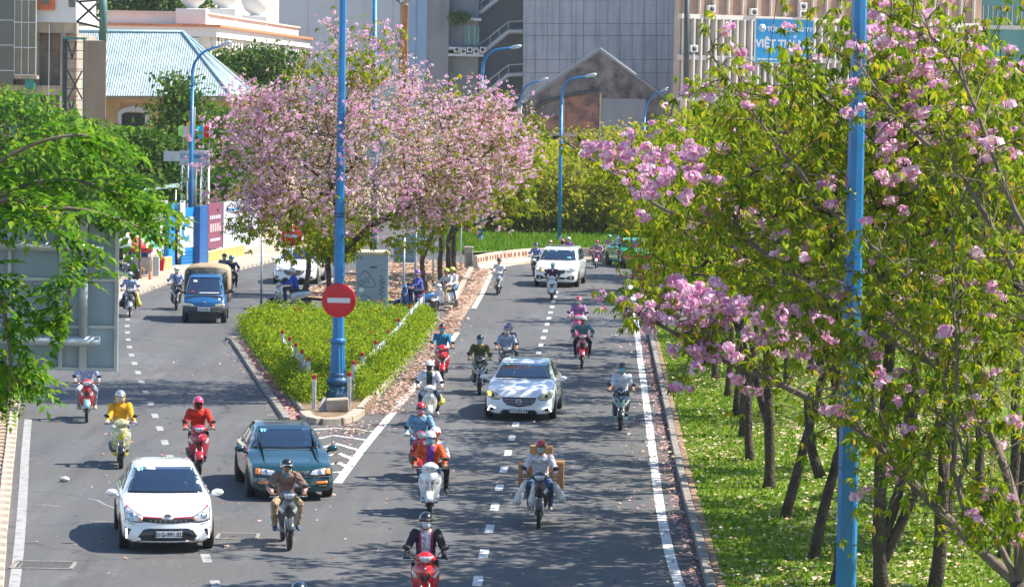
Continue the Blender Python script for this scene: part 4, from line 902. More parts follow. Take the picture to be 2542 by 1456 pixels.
    fs = [tuple(p.vertices) for p in ev.polygons]; cen = np.array([co[list(f)].mean(0) for f in fs])
    best = np.full(len(fs), 9.9); lab = np.zeros(len(fs), int)
    for p, q, r, l_ in seg:
        p, q = np.array(p), np.array(q); d = q - p; t = np.clip(((cen - p) @ d) / (d @ d + 1e-9), 0, 1); dist = np.linalg.norm(cen - (p + t[:, None] * d), axis=1) - r
        k = dist < best; best[k] = dist[k]; lab[k] = l_
    clo = np.zeros(nV, bool)                                                   # cloth folds on the clothed limbs
    for f, l_ in zip(fs, lab):
        if l_ in (0, 1, 4, 5): clo[list(f)] = True
    x_, y_, z_ = co.T; fold = np.sin(z_ * 62 + 9 * np.sin(x_ * 23 + y_ * 17)) * .55 + np.sin(x_ * 48 + z_ * 33 + 5 * np.sin(y_ * 29)) * .45 + np.sin(y_ * 71 - z_ * 40) * .4
    co = co + nrm * (clo * fold * .0062 * bulk)[:, None]
    body = MB(); body.v = [tuple(v) for v in co]; body.f = fs; body.m = [int(x) for x in lab]; body.s = [True] * len(fs)
    bv = BVHTree.FromPolygons([Vector(v) for v in body.v], body.f)
    for s_ in (-1, 1):                                                          # fingers closed round the grip (or the seat rail), thumb below
        wr, el = mx(J['wr'], s_), mx(J['el'], s_); gd = (wr - el).normalized(); k0 = wr + gd * .085
        for i in range(4):
            x = s_ * (-.030 + .021 * i); ln = (.9, 1.05, 1.0, .8)[i]
            q = [k0 + Vector((x, .012, .010)), k0 + Vector((x, -.022 * ln, .012)), k0 + Vector((x, -.040 * ln, -.018)), k0 + Vector((x, -.012, -.042 * ln))]
            body.tube(q, [.0105, .010, .009, .0075], 6, 2)
        q = [wr + gd * .04 + Vector((s_ * -.038, 0, -.006)), wr + gd * .075 + Vector((s_ * -.048, -.012, -.025)), wr + gd * .095 + Vector((s_ * -.030, -.018, -.045))]; body.tube(q, [.012, .0105, .008], 6, 2)
        body.ell(H0 + Vector((s_ * .031, -.083, .004)), (.013, .01, .007), 8, 5, 7)
    m = body.mesh('body', SLOTM); BODY[key] = (m, bv, H0); return BODY[key]
HELM = {}
def helmet_mesh(style):
    """shell of a half helmet: list of (part name, mesh)"""
    if style in HELM: return HELM[style]
    out = []; rx, ry, rz = .118, .142, .128
    low = {'half': (8, -12, -24), 'open': (10, -42, -48), 'cap': (6, 2, -10)}[style]
    def shell(k):
        rings = []
        for i in range(9):
            ring = []
            for j in range(24):
                az = 2 * pi * j / 24; c_ = math.cos(az)                            # az 0 = front
                lo = low[1] + (low[0] - low[1]) * max(0, c_) ** 1.5 + (low[2] - low[1]) * max(0, -c_) ** 1.5
                e = rad(89 - (89 - lo) * i / 8); ring.append(Vector((rx * k * math.cos(e) * math.sin(az), -ry * k * math.cos(e) * c_ + .012, rz * k * math.sin(e) + .025)))
            rings.append(ring)
        return rings
    a, b_ = shell(1.0), shell(.93); b = MB(); b.loft(a + b_[::-1], 0, True, False); out.append(('shell', b))
    b = MB(); b.tube(a[-1] + [a[-1][0]], .008, 6, cap=False); out.append(('rim_trim', b))
    b = MB(); rings = []
    for j in range(9):
        az = rad(-62 + 124 * j / 8); e = rad(low[0] + 4); p0 = Vector((rx * math.cos(e) * math.sin(az) * 1.0, -ry * math.cos(e) * math.cos(az) + .012, rz * math.sin(e) + .025)); d = .05 * math.cos(az * 1.25)
        rings.append([p0 + Vector((0, .01, .004)), p0 + Vector((0, -d, -.012)), p0 + Vector((0, -d, -.02)), p0 + Vector((0, .01, -.008))])
    b.loft(rings, 0, True); out.append(('peak', b))
    b = MB(); b.tube([(s_ * .085, y, z) for s_, y, z in ((-1, .0, -.03), (-.85, -.035, -.09), (-.4, -.055, -.128), (.4, -.055, -.128), (.85, -.035, -.09), (1, .0, -.03))], .006, 5); out.append(('chin_strap', b))
    HELM[style] = [(n_, m_.mesh(n_, [TRIM if n_ in ('peak', 'rim_trim', 'chin_strap') else PAINT])) for n_, m_ in out]; return HELM[style]
def mask_mesh():
    if 'mask' in HELM: return HELM['mask']
    b = MB(); rows = []
    for i in range(7):
        z = .0 - .115 * i / 6; row = []
        for j in range(11):
            az = rad(-75 + 15 * j); k = 1 - .30 * (i / 6) ** 2; bulge = .020 * math.sin(pi * min(1, (i + .6) / 6.6))
            row.append(Vector((.079 * k * math.sin(az), -.008 - (.098 * k + bulge * math.cos(az)) * math.cos(az), z)))
        rows.append(row)
    n = 11; vs = [p for r in rows for p in r]; fs = [(i * n + j, i * n + j + 1, (i + 1) * n + j + 1, (i + 1) * n + j) for i in range(6) for j in range(10)]
    b.add(vs, fs, 0, True); b.add([(p[0] * .95, p[1] + .006, p[2]) for p in vs], [f[::-1] for f in fs], 0, True); HELM['mask'] = b.mesh('face_mask', PAINT); return HELM['mask']
SKINM = mat('skin', (0.40, 0.20, 0.115), 0.55, var=0.1, vscale=20); SKIND = mat('skin_tanned', (0.27, 0.115, 0.06), 0.55, var=0.1, vscale=20)
EYEM = mat('eye', (0.03, 0.02, 0.015), 0.2, var=0)
def cloth(name, c, **kw): return mat('cloth_' + name, c, 0.85, var=0.30, vscale=9, bump=1.0, bscale=9, bdist=0.07, **kw)
JEANS = cloth('denim', (0.07, 0.13, 0.24)); BLKC = cloth('black', (0.022, 0.022, 0.026)); KHAKI = cloth('khaki', (0.36, 0.26, 0.16)); GREYC = cloth('grey', (0.16, 0.17, 0.19)); NAVY = cloth('navy', (0.025, 0.04, 0.10))
WHITEC = cloth('white', (0.66, 0.67, 0.72)); SHOEB = mat('shoe_dark', (0.03, 0.028, 0.028), 0.6, var=0.2); SHOEW = mat('shoe_white', (0.6, 0.6, 0.6), 0.6); SANDAL = mat('sandal', (0.45, 0.36, 0.28), 0.7, var=0.2)
MASKB = cloth('mask_blue', (0.16, 0.50, 0.72)); MASKW = cloth('mask_white', (0.66, 0.68, 0.72)); MASKK = cloth('mask_black', (0.02, 0.02, 0.025)); MASKP = cloth('mask_pink', (0.72, 0.30, 0.45)); MASKG = cloth('mask_grey', (0.42, 0.46, 0.48)); MASKT = cloth('mask_mint', (0.10, 0.48, 0.48))
def rider(label, root, pose, shirt, sleeve=None, trouser=JEANS, shin=None, shoe=SHOEB, hand=None, skin=SKINM, helmet=('half', None, None), mask=None, bulk=1.0, girth=1.0, yaw=0.0, front=(), glasses=None, hood=None, group='motorbike riders', off=(0, 0, 0)):
    me, bv, H0 = body_mesh(pose, bulk, girth)
    r = thing('person', label, 'person', root.matrix_basis @ Vector(off), root.rotation_euler.z, group, root.scale.x)
    o = link('body', me, r); sk = skin
    for i, m in enumerate((shirt, sleeve or shirt, hand or sk, sk, trouser, shin or trouser, shoe, EYEM)): o.material_slots[i].link = 'OBJECT'; o.material_slots[i].material = m
    Mh = Matrix.Translation(H0) @ Matrix.Rotation(yaw, 4, 'Z')
    if helmet:
        st, cshell, ctrim = helmet; hr = None
        for nm, hm in helmet_mesh(st):
            h = link('helmet' if nm == 'shell' else nm, hm, r if nm == 'shell' else hr); h.matrix_local = Mh if nm == 'shell' else Matrix()
            if nm == 'shell': hr = h
            set_mats(h, hm, {'scooter_paint': cshell, 'scooter_trim': ctrim or BLACK})
    if mask:
        h = link('face_mask', mask_mesh(), r); h.matrix_local = Mh; set_mats(h, h.data, {'scooter_paint': mask})
    if glasses:
        b = MB(); b.box((0, -.097, .006), (.13, .012, .034), bev=.008); b.tube([(-.065, -.095, .012), (-.082, .01, .012)], .005, 4); b.tube([(.065, -.095, .012), (.082, .01, .012)], .005, 4); g = b.build('sunglasses', GLOSSB, r); g.matrix_local = Mh
    if hood:
        b = MB(); b.lathe([(.075, -.15), (.098, -.11), (.105, -.05), (.11, .0), (.108, .02)], 16, (0, .03, 0)); h = b.build('hood', hood, r); h.matrix_local = Mh
    for nm, poly, m, of in front: patch(bv, poly, m, nm, r, of, step=.05, thick=.008)
    return r
VNECK = [(-.045, 1.375), (.045, 1.375), (.03, 1.30), (0, 1.24), (-.03, 1.30)]
SHIRTF = [(-.07, 1.37), (.07, 1.37), (.075, 1.15), (.06, .96), (-.06, .96), (-.075, 1.15)]
COLL = [(.015, 1.365), (.075, 1.385), (.085, 1.335), (.05, 1.31)]
def collar(m): return [('collar', COLL, m, .012), ('collar', mir(COLL), m, .012)]
def bike(label, at, rz, kind, light, col, trim=None, fend=None, scale=1.0, z=None, ly=None, group='motorbikes on the road', name=None):
    """at: where a point of the machine stands - the front tyre on the road, or (z, ly given) a point at that height and length"""
    p = G(*at) if z is None else G(at[0], at[1], z * scale)
    l_ = -.62 if ly is None else ly; loc = Vector((p.x, p.y, 0)) - Matrix.Rotation(rz, 3, 'Z') @ Vector((0, l_ * scale, 0))
    t = thing(name or {'scooter': 'scooter', 'retro': 'retro_scooter', 'underbone': 'motorbike'}[kind], label, 'motorbike', loc, rz, group, scale)
    bpy.context.view_layer.update()
    place_parts(scooter_parts(kind, light), t, {'scooter_paint': col, 'scooter_trim': trim or TRIM, 'scooter_fender': fend or col}); return t
REDP = pnt('red', (.55, .012, .018)); CRIM = pnt('crimson', (.42, .008, .03)); WHP = pnt('white', (.74, .75, .76)); BLKP = pnt('black', (.014, .015, .018)); GRYP = pnt('grey', (.06, .065, .07)); NAVP = pnt('night_blue', (.012, .03, .055)); YELP = pnt('yellow', (.60, .52, .03)); SILP = pnt('silver', (.45, .47, .50), .25, .5); CRMP = pnt('cream', (.60, .58, .52)); BLUP = pnt('blue', (.02, .10, .30)); GRNP = pnt('mint', (.20, .42, .40)); PNKP = pnt('rose', (.62, .06, .18)); ORGP = pnt('orange', (.65, .12, .03)); TANP = pnt('tan', (.45, .28, .12)); LIMEP = pnt('lime', (.50, .60, .04)); PURP = pnt('violet', (.16, .05, .28))
PATT = mat('patterned_blouse', (0.5, 0.5, 0.52), 0.8, var=0.75, vscale=22); PATB = mat('blue_print', (0.30, 0.38, 0.60), 0.8, var=0.8, vscale=26)
H = lambda st, c, t=None: (st, c, t)

# ---------- the near ones
b1 = bike('glossy red scooter nearest the camera at the bottom edge', (1056, 1385), 0.02, 'scooter', 'bar', REDP, z=1.0, ly=-.5)
rider('rider in black helmet and dark jacket over pink lining at bottom edge', b1, 'scooter', cloth('charcoal', (.025, .025, .035)), trouser=BLKC, hand=BLKC, helmet=H('half', BLKP), mask=mat('printed_mask', (.55, .55, .62), .8, var=.5, vscale=30), bulk=1.15,
      front=[('lining', [(-.10, 1.36), (.10, 1.36), (.115, 1.1), (.09, .96), (-.09, .96), (-.115, 1.1)], cloth('magenta', (.45, .02, .16)), .008), ('blouse', SHIRTF, PATT, .013)] + collar(WHITEC))
b2 = bike('dark motorbike almost wholly below the bottom edge', (743, 1452), 0.12, 'underbone', 'bar', GRYP, z=1.62, ly=.12)
rider('rider of whom only a dark helmet shows at the bottom edge', b2, 'underbone', GREYC, helmet=H('half', NAVP), mask=MASKB)
b3 = bike('black motorbike with headlamp cowl in front of the teal saloon', (718, 1364), 0.17, 'underbone', 'bar', GRYP, fend=GRYP)
rider('man in brown jacket and sunglasses in front of the teal saloon', b3, 'leaning', cloth('brown_jacket', (.20, .13, .105)), sleeve=cloth('mauve_sleeve', (.42, .28, .27)), trouser=KHAKI, shoe=mat('shoe_blue', (.03, .08, .2), .6), skin=SKIND, helmet=H('half', BLKP, CHROME), bulk=1.3, glasses=1, yaw=.25,
      front=[('scarf', VNECK, cloth('teal', (.05, .35, .50)), .01)] + collar(cloth('mauve_collar', (.45, .32, .30))))
b4 = bike('white scooter carrying two, beside the dashed lane line', (1066, 1284), 0.03, 'scooter', 'bar', WHP, trim=SILP)
rider('rider in white helmet and orange jacket on the white scooter', b4, 'scooter', cloth('orange_jacket', (.66, .10, .02)), trouser=JEANS, shoe=SHOEW, helmet=H('half', WHP, SILP), mask=MASKB, bulk=1.25, front=[('blouse', SHIRTF, cloth('purple', (.16, .04, .30)), .01)])
rider('pillion passenger in white and red behind the orange jacket', b4, 'pillion', WHITEC, sleeve=cloth('red_sleeve', (.5, .02, .05)), trouser=BLKC, helmet=H('half', WHP, REDP), off=(.10, 0, 0))
b5 = bike('red retro scooter with round headlamp and chrome V', (1045, 1080), 0.05, 'retro', 'round', REDP, z=1.0, ly=-.52)
rider('rider in red helmet, pink mask and denim jacket', b5, 'scooter', cloth('light_denim', (.17, .34, .50)), trouser=JEANS, hand=WHITEC, helmet=H('half', REDP, BLKP), mask=MASKP, bulk=1.15, glasses=1)
b6 = bike('old motorbike loaded with cardboard boxes in the right lane', (1337, 1311), -0.03, 'underbone', 'bar', mat('paint_faded', (.055, .045, .05), .4, var=.3), fend=mat('paint_faded2', (.06, .05, .05), .4, var=.3))
rider('delivery rider in pale shirt and red helmet between cardboard boxes', b6, 'underbone', cloth('pale_pink', (.60, .55, .62)), trouser=JEANS, shoe=SANDAL, skin=SKINM, helmet=H('half', REDP, BLKP), mask=MASKG, bulk=1.1, front=[('placket', [(-.006, 1.33), (.006, 1.33), (.006, .98), (-.006, .98)], WHITEC, .008)] + collar(WHITEC))
b7 = bike('cream motorbike ridden by the man in the white coat', (1066, 1062), 0.05, 'underbone', 'bar', CRMP, fend=CRMP, trim=SILP)
rider('man in open white coat and black mask on the cream motorbike', b7, 'underbone', cloth('white_coat', (.64, .65, .75)), trouser=NAVY, shoe=SANDAL, shin=NAVY, helmet=H('half', WHP, SILP), mask=mat('mask_navy', (.02, .035, .08), .8), bulk=1.2, yaw=-.25, front=[('shirt', SHIRTF, cloth('dark_green_shirt', (.01, .045, .05)), .01)])
b8 = bike('red scooter beside the petal drift by the median', (1097, 948), 0.04, 'scooter', 'apron', REDP)
rider('man in blue polo shirt beside the petal drift', b8, 'upright', cloth('blue_polo', (.02, .20, .36)), sleeve=SKINM, trouser=JEANS, helmet=H('half', BLKP, REDP), mask=MASKB)
b9 = bike('black scooter with white lamp brow ridden by the man in olive', (1190, 980), 0.02, 'scooter', 'apron', BLKP, trim=SILP)
rider('man in olive jacket and blue mask left of the pearl saloon', b9, 'scooter', cloth('olive', (.085, .085, .025)), trouser=KHAKI, helmet=H('cap', BLKP, BLKP), mask=MASKB, bulk=1.15)
b10 = bike('dark grey scooter behind the pearl saloon', (1257, 866), -0.01, 'scooter', 'bar', GRYP, trim=BLKP, z=1.0, ly=-.5)
rider('rider in pale blue shirt and white mask behind the pearl saloon', b10, 'scooter', cloth('pale_blue', (.33, .40, .58)), sleeve=SKINM, trouser=GREYC, helmet=H('half', PURP, SILP), mask=MASKW, front=collar(cloth('pale_blue_collar', (.38, .45, .62))))
rider('pillion passenger in dark visor helmet behind the pale blue shirt', b10, 'pillion', GREYC, trouser=GREYC, helmet=H('open', GRYP, SILP), off=(.06, 0, 0))
b11 = bike('red motorbike in front, nearer of two in the right lane', (1444, 914), -0.04, 'underbone', 'bar', CRIM)
rider('bare-faced rider in denim shirt and white helmet in the right lane', b11, 'leaning', cloth('denim_shirt', (.12, .26, .34)), trouser=BLKC, shoe=SANDAL, skin=SKIND, helmet=H('half', WHP, SILP), yaw=-.5, front=[('scarf', VNECK, cloth('scarf', (.4, .36, .36)), .01)])
b12 = bike('rose red scooter behind the denim-shirted rider', (1434, 787), -0.06, 'scooter', 'bar', PNKP, trim=SILP, z=1.0, ly=-.5)
rider('rider in lilac shirt and flag-patterned red helmet', b12, 'upright', cloth('lilac', (.34, .17, .36)), trouser=BLKC, helmet=H('open', REDP, SILP), mask=MASKW)
b13 = bike('black scooter close to the right edge line', (1540, 1068), -0.05, 'scooter', 'apron', NAVP, trim=GRNP, fend=BLKP)
rider('rider in white shirt and blue mask near the right edge line', b13, 'upright', cloth('white_shirt', (.62, .64, .74)), sleeve=SKINM, trouser=BLKC, helmet=H('half', BLKP, BLKP), mask=MASKB, front=collar(WHITEC))
# ---------- left road
b14 = bike('old red motorbike under the back of the big sign', (215, 1048), 0.14, 'underbone', 'bar', mat('paint_old_red', (.45, .03, .04), .45, var=.3), fend=GRNP)
rider('rider in blue patterned suit, head hidden by the big sign', b14, 'underbone', PATB, trouser=mat('print_trousers', (.28, .30, .36), .8, var=.7, vscale=20), shoe=mat('shoe_yellow', (.65, .5, .2), .6), helmet=H('half', REDP))
b15 = bike('silver scooter with yellow trim on the left road', (300, 1162), 0.15, 'scooter', 'apron', mat('paint_lime_silver', (.50, .50, .24), .25, var=.55, vscale=9, coat=1.0), trim=YELP, fend=BLKP)
rider('rider in yellow hooded jacket and silver cap helmet', b15, 'upright', cloth('yellow_jacket', (.72, .36, .01)), trouser=cloth('pale_jeans', (.35, .44, .52)), hand=cloth('pink_glove', (.6, .45, .5)), helmet=H('cap', SILP, SILP), mask=MASKG, bulk=1.25, hood=cloth('yellow_hood', (.72, .36, .01)))
b16 = bike('red scooter behind the white hatchback', (494, 1178), 0.14, 'scooter', 'bar', CRIM, trim=BLKP)
rider('rider in red jacket and pink helmet with black mask', b16, 'scooter', cloth('red_jacket', (.62, .03, .015)), trouser=BLKC, helmet=H('open', PNKP, REDP), mask=MASKK, bulk=1.25, hood=cloth('red_hood', (.6, .03, .02)))
b17 = bike('grey motorbike hung with bags near the far left pavement', (322, 787), 0.12, 'underbone', 'bar', mat('paint_dull', (.10, .12, .11), .5, var=.3), fend=SILP)
rider('rider in printed blue jacket near the far left pavement', b17, 'underbone', PATB, trouser=NAVY, helmet=H('open', SILP, BLKP), mask=MASKT)
b18 = bike('black scooter close to the left of the blue truck', (437, 770), 0.09, 'scooter', 'apron', BLKP)
rider('rider in pale blue shirt with bag strap left of the truck', b18, 'scooter', cloth('sky_shirt', (.36, .46, .66)), trouser=BLKC, helmet=H('half', WHP, TANP), mask=MASKW, front=[('bag_strap', [(-.11, 1.34), (-.08, 1.36), (.02, 1.0), (-.02, 1.0)], BLKC, .012)])
b19 = bike('dark motorbike just right of the blue truck', (571, 731), 0.03, 'underbone', 'bar', BLKP)
rider('rider in black leaning right of the blue truck', b19, 'leaning', NAVY, trouser=BLKC, helmet=H('half', BLUP), mask=MASKT)
b20 = bike('black scooter farthest behind the blue truck', (554, 668), 0.0, 'scooter', 'bar', BLKP, z=.98, ly=-.4, scale=.95)
rider('rider in grey-blue jacket and dark cap behind the truck', b20, 'scooter', cloth('slate', (.10, .15, .22)), trouser=BLKC, helmet=H('half', NAVP), mask=MASKT, bulk=1.15)
b21 = bike('silver and black scooter crossing the gap, seen from the side', (716, 770), -pi / 2 + .18, 'scooter', 'apron', SILP, trim=BLKP, fend=BLKP, z=0, ly=0)
rider('rider in bright blue jacket and white helmet crossing the gap', b21, 'scooter', cloth('royal_blue', (.02, .06, .42)), trouser=NAVY, helmet=H('half', CRMP, CRMP))
b22 = bike('white retro scooter turning through the gap with two aboard', (1079, 772), -.62, 'retro', 'round', WHP)
rider('front rider in pale jacket and lime striped helmet on white scooter', b22, 'scooter', cloth('pale_jacket', (.55, .52, .55)), trouser=KHAKI, helmet=H('half', LIMEP, BLKP), yaw=.2)
rider('pillion rider in black vest and lime helmet on white scooter', b22, 'pillion', WHITEC, trouser=JEANS, helmet=H('half', LIMEP, BLKP))
b23 = bike('scooter mostly hidden behind the hedge and grey sign posts', (1027, 775), -1.2, 'scooter', 'bar', BLUP, z=0, ly=0)
rider('rider in violet and blue behind the grey sign posts', b23, 'scooter', cloth('blue_violet', (.08, .10, .40)), trouser=NAVY, helmet=H('half', PURP, SILP))
# ---------- far end of the road
b24 = bike('silver black scooter near the left edge line at the bend', (1235, 732), -0.06, 'scooter', 'apron', SILP, trim=BLKP, fend=BLKP, scale=.93)
rider('man in white shirt and dark helmet at the bend by the barrier', b24, 'upright', WHITEC, sleeve=SKINM, trouser=JEANS, helmet=H('half', NAVP))
b25 = bike('white scooter in front of the white people carrier', (1369, 745), -0.05, 'scooter', 'bar', WHP, scale=.93)
rider('rider in plum jacket, mint mask and white cap helmet', b25, 'scooter', cloth('plum', (.09, .025, .06)), trouser=BLKC, helmet=H('cap', WHP, WHP), mask=MASKT, front=[('neckline', VNECK, WHITEC, .01)])
b26 = bike('dark scooter half hidden left of the people carrier', (1331, 610), -.1, 'scooter', 'bar', BLKP, z=1.5, ly=.1, scale=.95)
rider('rider in sky blue shirt and white mask left of people carrier', b26, 'scooter', cloth('mid_blue', (.20, .30, .55)), trouser=BLKC, helmet=H('half', BLKP), mask=MASKW)
b27 = bike('motorbike hidden behind the people carrier roof, left one', (1366, 604), -.1, 'underbone', 'bar', GRYP, z=1.5, ly=.1, scale=.95)
rider('rider in tan helmet and white mask above the carrier roof', b27, 'underbone', cloth('pink_grey', (.5, .38, .38)), helmet=H('half', TANP), mask=MASKW)
b28 = bike('motorbike hidden behind the people carrier roof, middle one', (1396, 601), -.1, 'underbone', 'bar', REDP, z=1.5, ly=.1, scale=.95)
rider('rider in pink helmet and red jacket above the carrier roof', b28, 'underbone', cloth('rose_red', (.6, .05, .10)), helmet=H('half', PNKP), mask=MASKK)
b29 = bike('motorbike hidden behind the people carrier roof, right one', (1412, 596), -.1, 'underbone', 'bar', BLUP, z=1.5, ly=.1, scale=.95)
rider('rider in white helmet and violet jacket above the carrier roof', b29, 'underbone', cloth('violet_jacket', (.16, .06, .35)), helmet=H('half', WHP), mask=MASKW)
b30 = bike('red and white motorbike leading the far group', (1479, 666), -.12, 'underbone', 'bar', CRIM, fend=WHP, scale=.86)
rider('rider in greyish lilac shirt leading the far group', b30, 'leaning', cloth('grey_lilac', (.36, .32, .42)), helmet=H('half', CRIM), mask=MASKW)
b31 = bike('bright red motorbike second in the far group', (1507, 652), -.2, 'underbone', 'bar', REDP, scale=.86)
rider('rider in mint mask second in the far group', b31, 'underbone', cloth('mixed', (.45, .30, .36)), helmet=H('half', GRNP), mask=MASKT)
b32 = bike('black motorbike beside the green taxi', (1541, 664), -.15, 'underbone', 'bar', BLKP, fend=WHP, scale=.86)
rider('rider in dark red jacket beside the green taxi', b32, 'underbone', cloth('maroon', (.20, .02, .035)), helmet=H('half', CRIM), mask=MASKK)
b33 = bike('red motorbike behind the black one beside the taxi', (1528, 655), -.15, 'underbone', 'bar', REDP, scale=.86)
rider('rider in white and blue behind the maroon jacket', b33, 'underbone', cloth('white_blue', (.50, .56, .66)), helmet=H('half', BLUP), mask=MASKW)
# ---------- loads
CARD = mat('cardboard', (0.42, 0.22, 0.09), 0.85, var=0.15, vscale=5, bump=.1); PLASTIC = mat('plastic_bag', (0.62, 0.62, 0.60), 0.35, var=0.25, vscale=12, bump=1.0, bscale=16, trans=.0)
YBAG = mat('yellow_bag', (0.70, 0.58, 0.12), 0.4, var=0.2, vscale=10, bump=1.0, bscale=16); BAGK = mat('black_bag', (.02, .02, .022), .4, bump=1.0, bscale=14)
def carton(root, c, s_, label, rz=0):
    p = root.matrix_basis @ Vector(c); t = thing('cardboard_box', label, 'box', p, root.rotation_euler.z + rz, 'cartons on the delivery bike')
    b = MB(); b.box((0, 0, s_[2] / 2), s_, bev=.008); b.build('carton', CARD, t)
    b = MB(); b.box((0, 0, s_[2] + .003), (s_[0] * .98, .05, .004)); b.build('tape', mat('tape', (.5, .36, .2), .3), t)
    for sx in (-1, 1): b = MB(); b.box((0, sx * s_[1] * .26, s_[2] + .005), (s_[0], s_[1] * .45, .006), M=Matrix.Rotation(sx * .03, 4, 'X')); b.build('flap', CARD, t)
carton(b6, (-.27, .72, .68), (.36, .36, .46), 'cardboard box hung on the left of the delivery bike')
carton(b6, (.29, .72, .66), (.34, .38, .52), 'cardboard box hung on the right of the delivery bike')
carton(b6, (.0, .84, .86), (.46, .34, .60), 'tall cardboard box behind the delivery rider')
def bag(root, pts, radii, m, label, name='plastic_bag'):
    b = MB(); pts = smooth_line([Vector(p) for p in pts], 3); n = len(pts); rr = [radii[min(int(i * len(radii) / n), len(radii) - 1)] * (1 + .08 * math.sin(i * 2.1)) for i in range(n)]
    b.tube(pts, rr, 10); b.v = [(x + random.uniform(-.012, .012), y + random.uniform(-.012, .012), z) for x, y, z in b.v]
    o = b.build(name, m, None, root.matrix_basis.translation, (0, 0, root.rotation_euler.z)); tag(o, label, 'bag'); return o
bag(b6, [(-.27, -.28, .92), (-.36, -.26, .70), (-.46, -.24, .42)], [.03, .06, .085, .07], PLASTIC, 'long white plastic bag swinging left of the delivery bike')
bag(b6, [(.28, -.28, .90), (.36, -.24, .72), (.46, -.2, .50)], [.03, .06, .08, .06], PLASTIC, 'white plastic bag swinging right of the delivery bike')
bag(b6, [(-.10, -.36, .86), (-.13, -.34, .6), (-.14, -.32, .38)], [.05, .07, .09, .06], PLASTIC, 'clear plastic bag hanging before the delivery rider knee')
bag(b7, [(.26, -.1, .80), (.28, -.02, .66), (.30, .02, .56)], [.05, .12, .10], YBAG, 'yellow carrier bag on the cream motorbike')
bag(b17, [(.24, -.25, .90), (.30, -.15, .6), (.36, -.1, .36)], [.03, .07, .10, .06], YBAG, 'yellow and white bag on the grey motorbike')
bag(b17, [(-.24, .2, .7), (-.30, .2, .5), (-.32, .2, .34)], [.05, .10, .09], BAGK, 'black bag on the side of the grey motorbike')

# ---------- drivers behind the glass
for (c_, sp), lab, sh in zip(DRIVERS, ('driver at the wheel of the white saloon', 'driver in blue at the wheel of the teal saloon', 'driver at the wheel of the pearl saloon', 'driver at the wheel of the people carrier', 'driver at the wheel of the blue truck'), (cloth('driver_pink', (.45, .25, .28)), cloth('driver_blue', (.18, .34, .50)), GREYC, WHITEC, WHITEC)):
    me, bvb, H0 = body_mesh('driver'); p = c_.matrix_basis @ Vector((.36, sp['seat_y'] - .12, sp['ws'][2] - 1.16)); r = thing('person', lab, 'person', p, c_.rotation_euler.z, 'car drivers')
    o = link('body', me, r)
    for i, m in enumerate((sh, SKINM, SKINM, SKINM, NAVY, NAVY, SHOEB, EYEM)): o.material_slots[i].link = 'OBJECT'; o.material_slots[i].material = m
    b = MB(); b.ell((H0.x, H0.y + .022, H0.z + .045), (.084, .10, .085), 14, 8); b.build('hair', mat('black_hair', (.012, .010, .010), .5), r)

# ================================================================ STREET FURNITURE
POLEB = mat('pole_blue', (0.004, 0.18, 0.46), 0.42, var=0.18, vscale=1.5, coat=0.1, dirt=(0.008, 0.12, 0.32), dscale=1.4, dthr=(.45, .75), streak=(0.03, 0.15, 0.32))
POLED = mat('pole_blue_dusty', (0.025, 0.11, 0.25), 0.5, var=0.2, vscale=3, dirt=(0.10, 0.13, 0.16), dscale=2.5, dthr=(.45, .7))
GALV = mat('galvanised', (0.42, 0.46, 0.50), 0.45, 0.5, var=0.18, vscale=3, dirt=(0.30, 0.33, 0.36), dscale=2)
SIGNG = mat('sign_back_grey', (0.24, 0.32, 0.39), 0.5, 0.2, var=0.18, vscale=0.9, dirt=(0.17, 0.23, 0.29), dscale=0.8, streak=(0.34, 0.40, 0.46))
REDS = mat('sign_red', (0.60, 0.006, 0.02), 0.35, var=0.06); WHS = mat('sign_white', (0.72, 0.72, 0.74), 0.4, var=0.06, dirt=(.5, .5, .52), dscale=4)
LAMPG = mat('lamp_head_grey', (0.40, 0.46, 0.50), 0.4, 0.3, var=0.1)
def octo(b, prof, c=(0, 0, 0), mi=0, n=8): return b.lathe(prof, n, c, 'Z', mi, False)
# ---- tall ornate pole on the nose of the median
pc = G(837, 1001); t = thing('lamp_post', 'tall blue octagonal lamp post with fluted foot on the hedge median', 'lamp post', (pc.x, pc.y, 0.1))
b = MB(); octo(b, [(.36, 0), (.36, .08), (.33, .10), (.30, .22), (.28, .34), (.22, .42)]); b.build('plinth', POLED, t)
b = MB(); b.lathe([(.24, .40), (.29, .46), (.31, .52), (.30, .58), (.24, .62), (.22, .66), (.25, .70), (.22, .74)], 20); b.build('base_ring', POLED, t)
b = MB(); rings = []
for z, r in ((.72, .225), (.80, .215), (1.2, .195), (1.5, .18), (1.56, .175)): rings.append([Vector(((r - (.020 if k % 2 else 0)) * math.cos(2 * pi * k / 28), (r - (.020 if k % 2 else 0)) * math.sin(2 * pi * k / 28), z)) for k in range(28)])
b.loft(rings, 0, False); b.build('fluted_column', POLEB, t)
b = MB(); b.lathe([(.18, 1.54), (.215, 1.58), (.215, 1.66), (.17, 1.70)], 20); b.build('collar', POLEB, t)
b = MB(); octo(b, [(.165, 1.68), (.150, 3.0), (.133, 5.35), (.131, 5.36)]); b.build('lower_shaft', POLEB, t)
b = MB(); octo(b, [(.126, 5.36), (.105, 9.0), (.088, 12.6)]); b.build('upper_shaft', POLEB, t)
for z in (5.0, 5.08): b = MB(); octo(b, [(.142, z), (.142, z + .03)], n=8); b.build('strap', BLACK, t)
sg = thing('no_entry_sign', 'round red no entry sign with white bar on the blue post', 'road sign', P(841, 745, pc.y - .24), 0.0)
Ms = Matrix.Rotation(pi / 2, 4, 'X')
b = MB(); b.lathe([(.455, -.012), (.468, -.004), (.468, .004), (.455, .012), (.3, .013), (.01, .013)], 40, M=Ms); b.build('disc', REDS, sg)
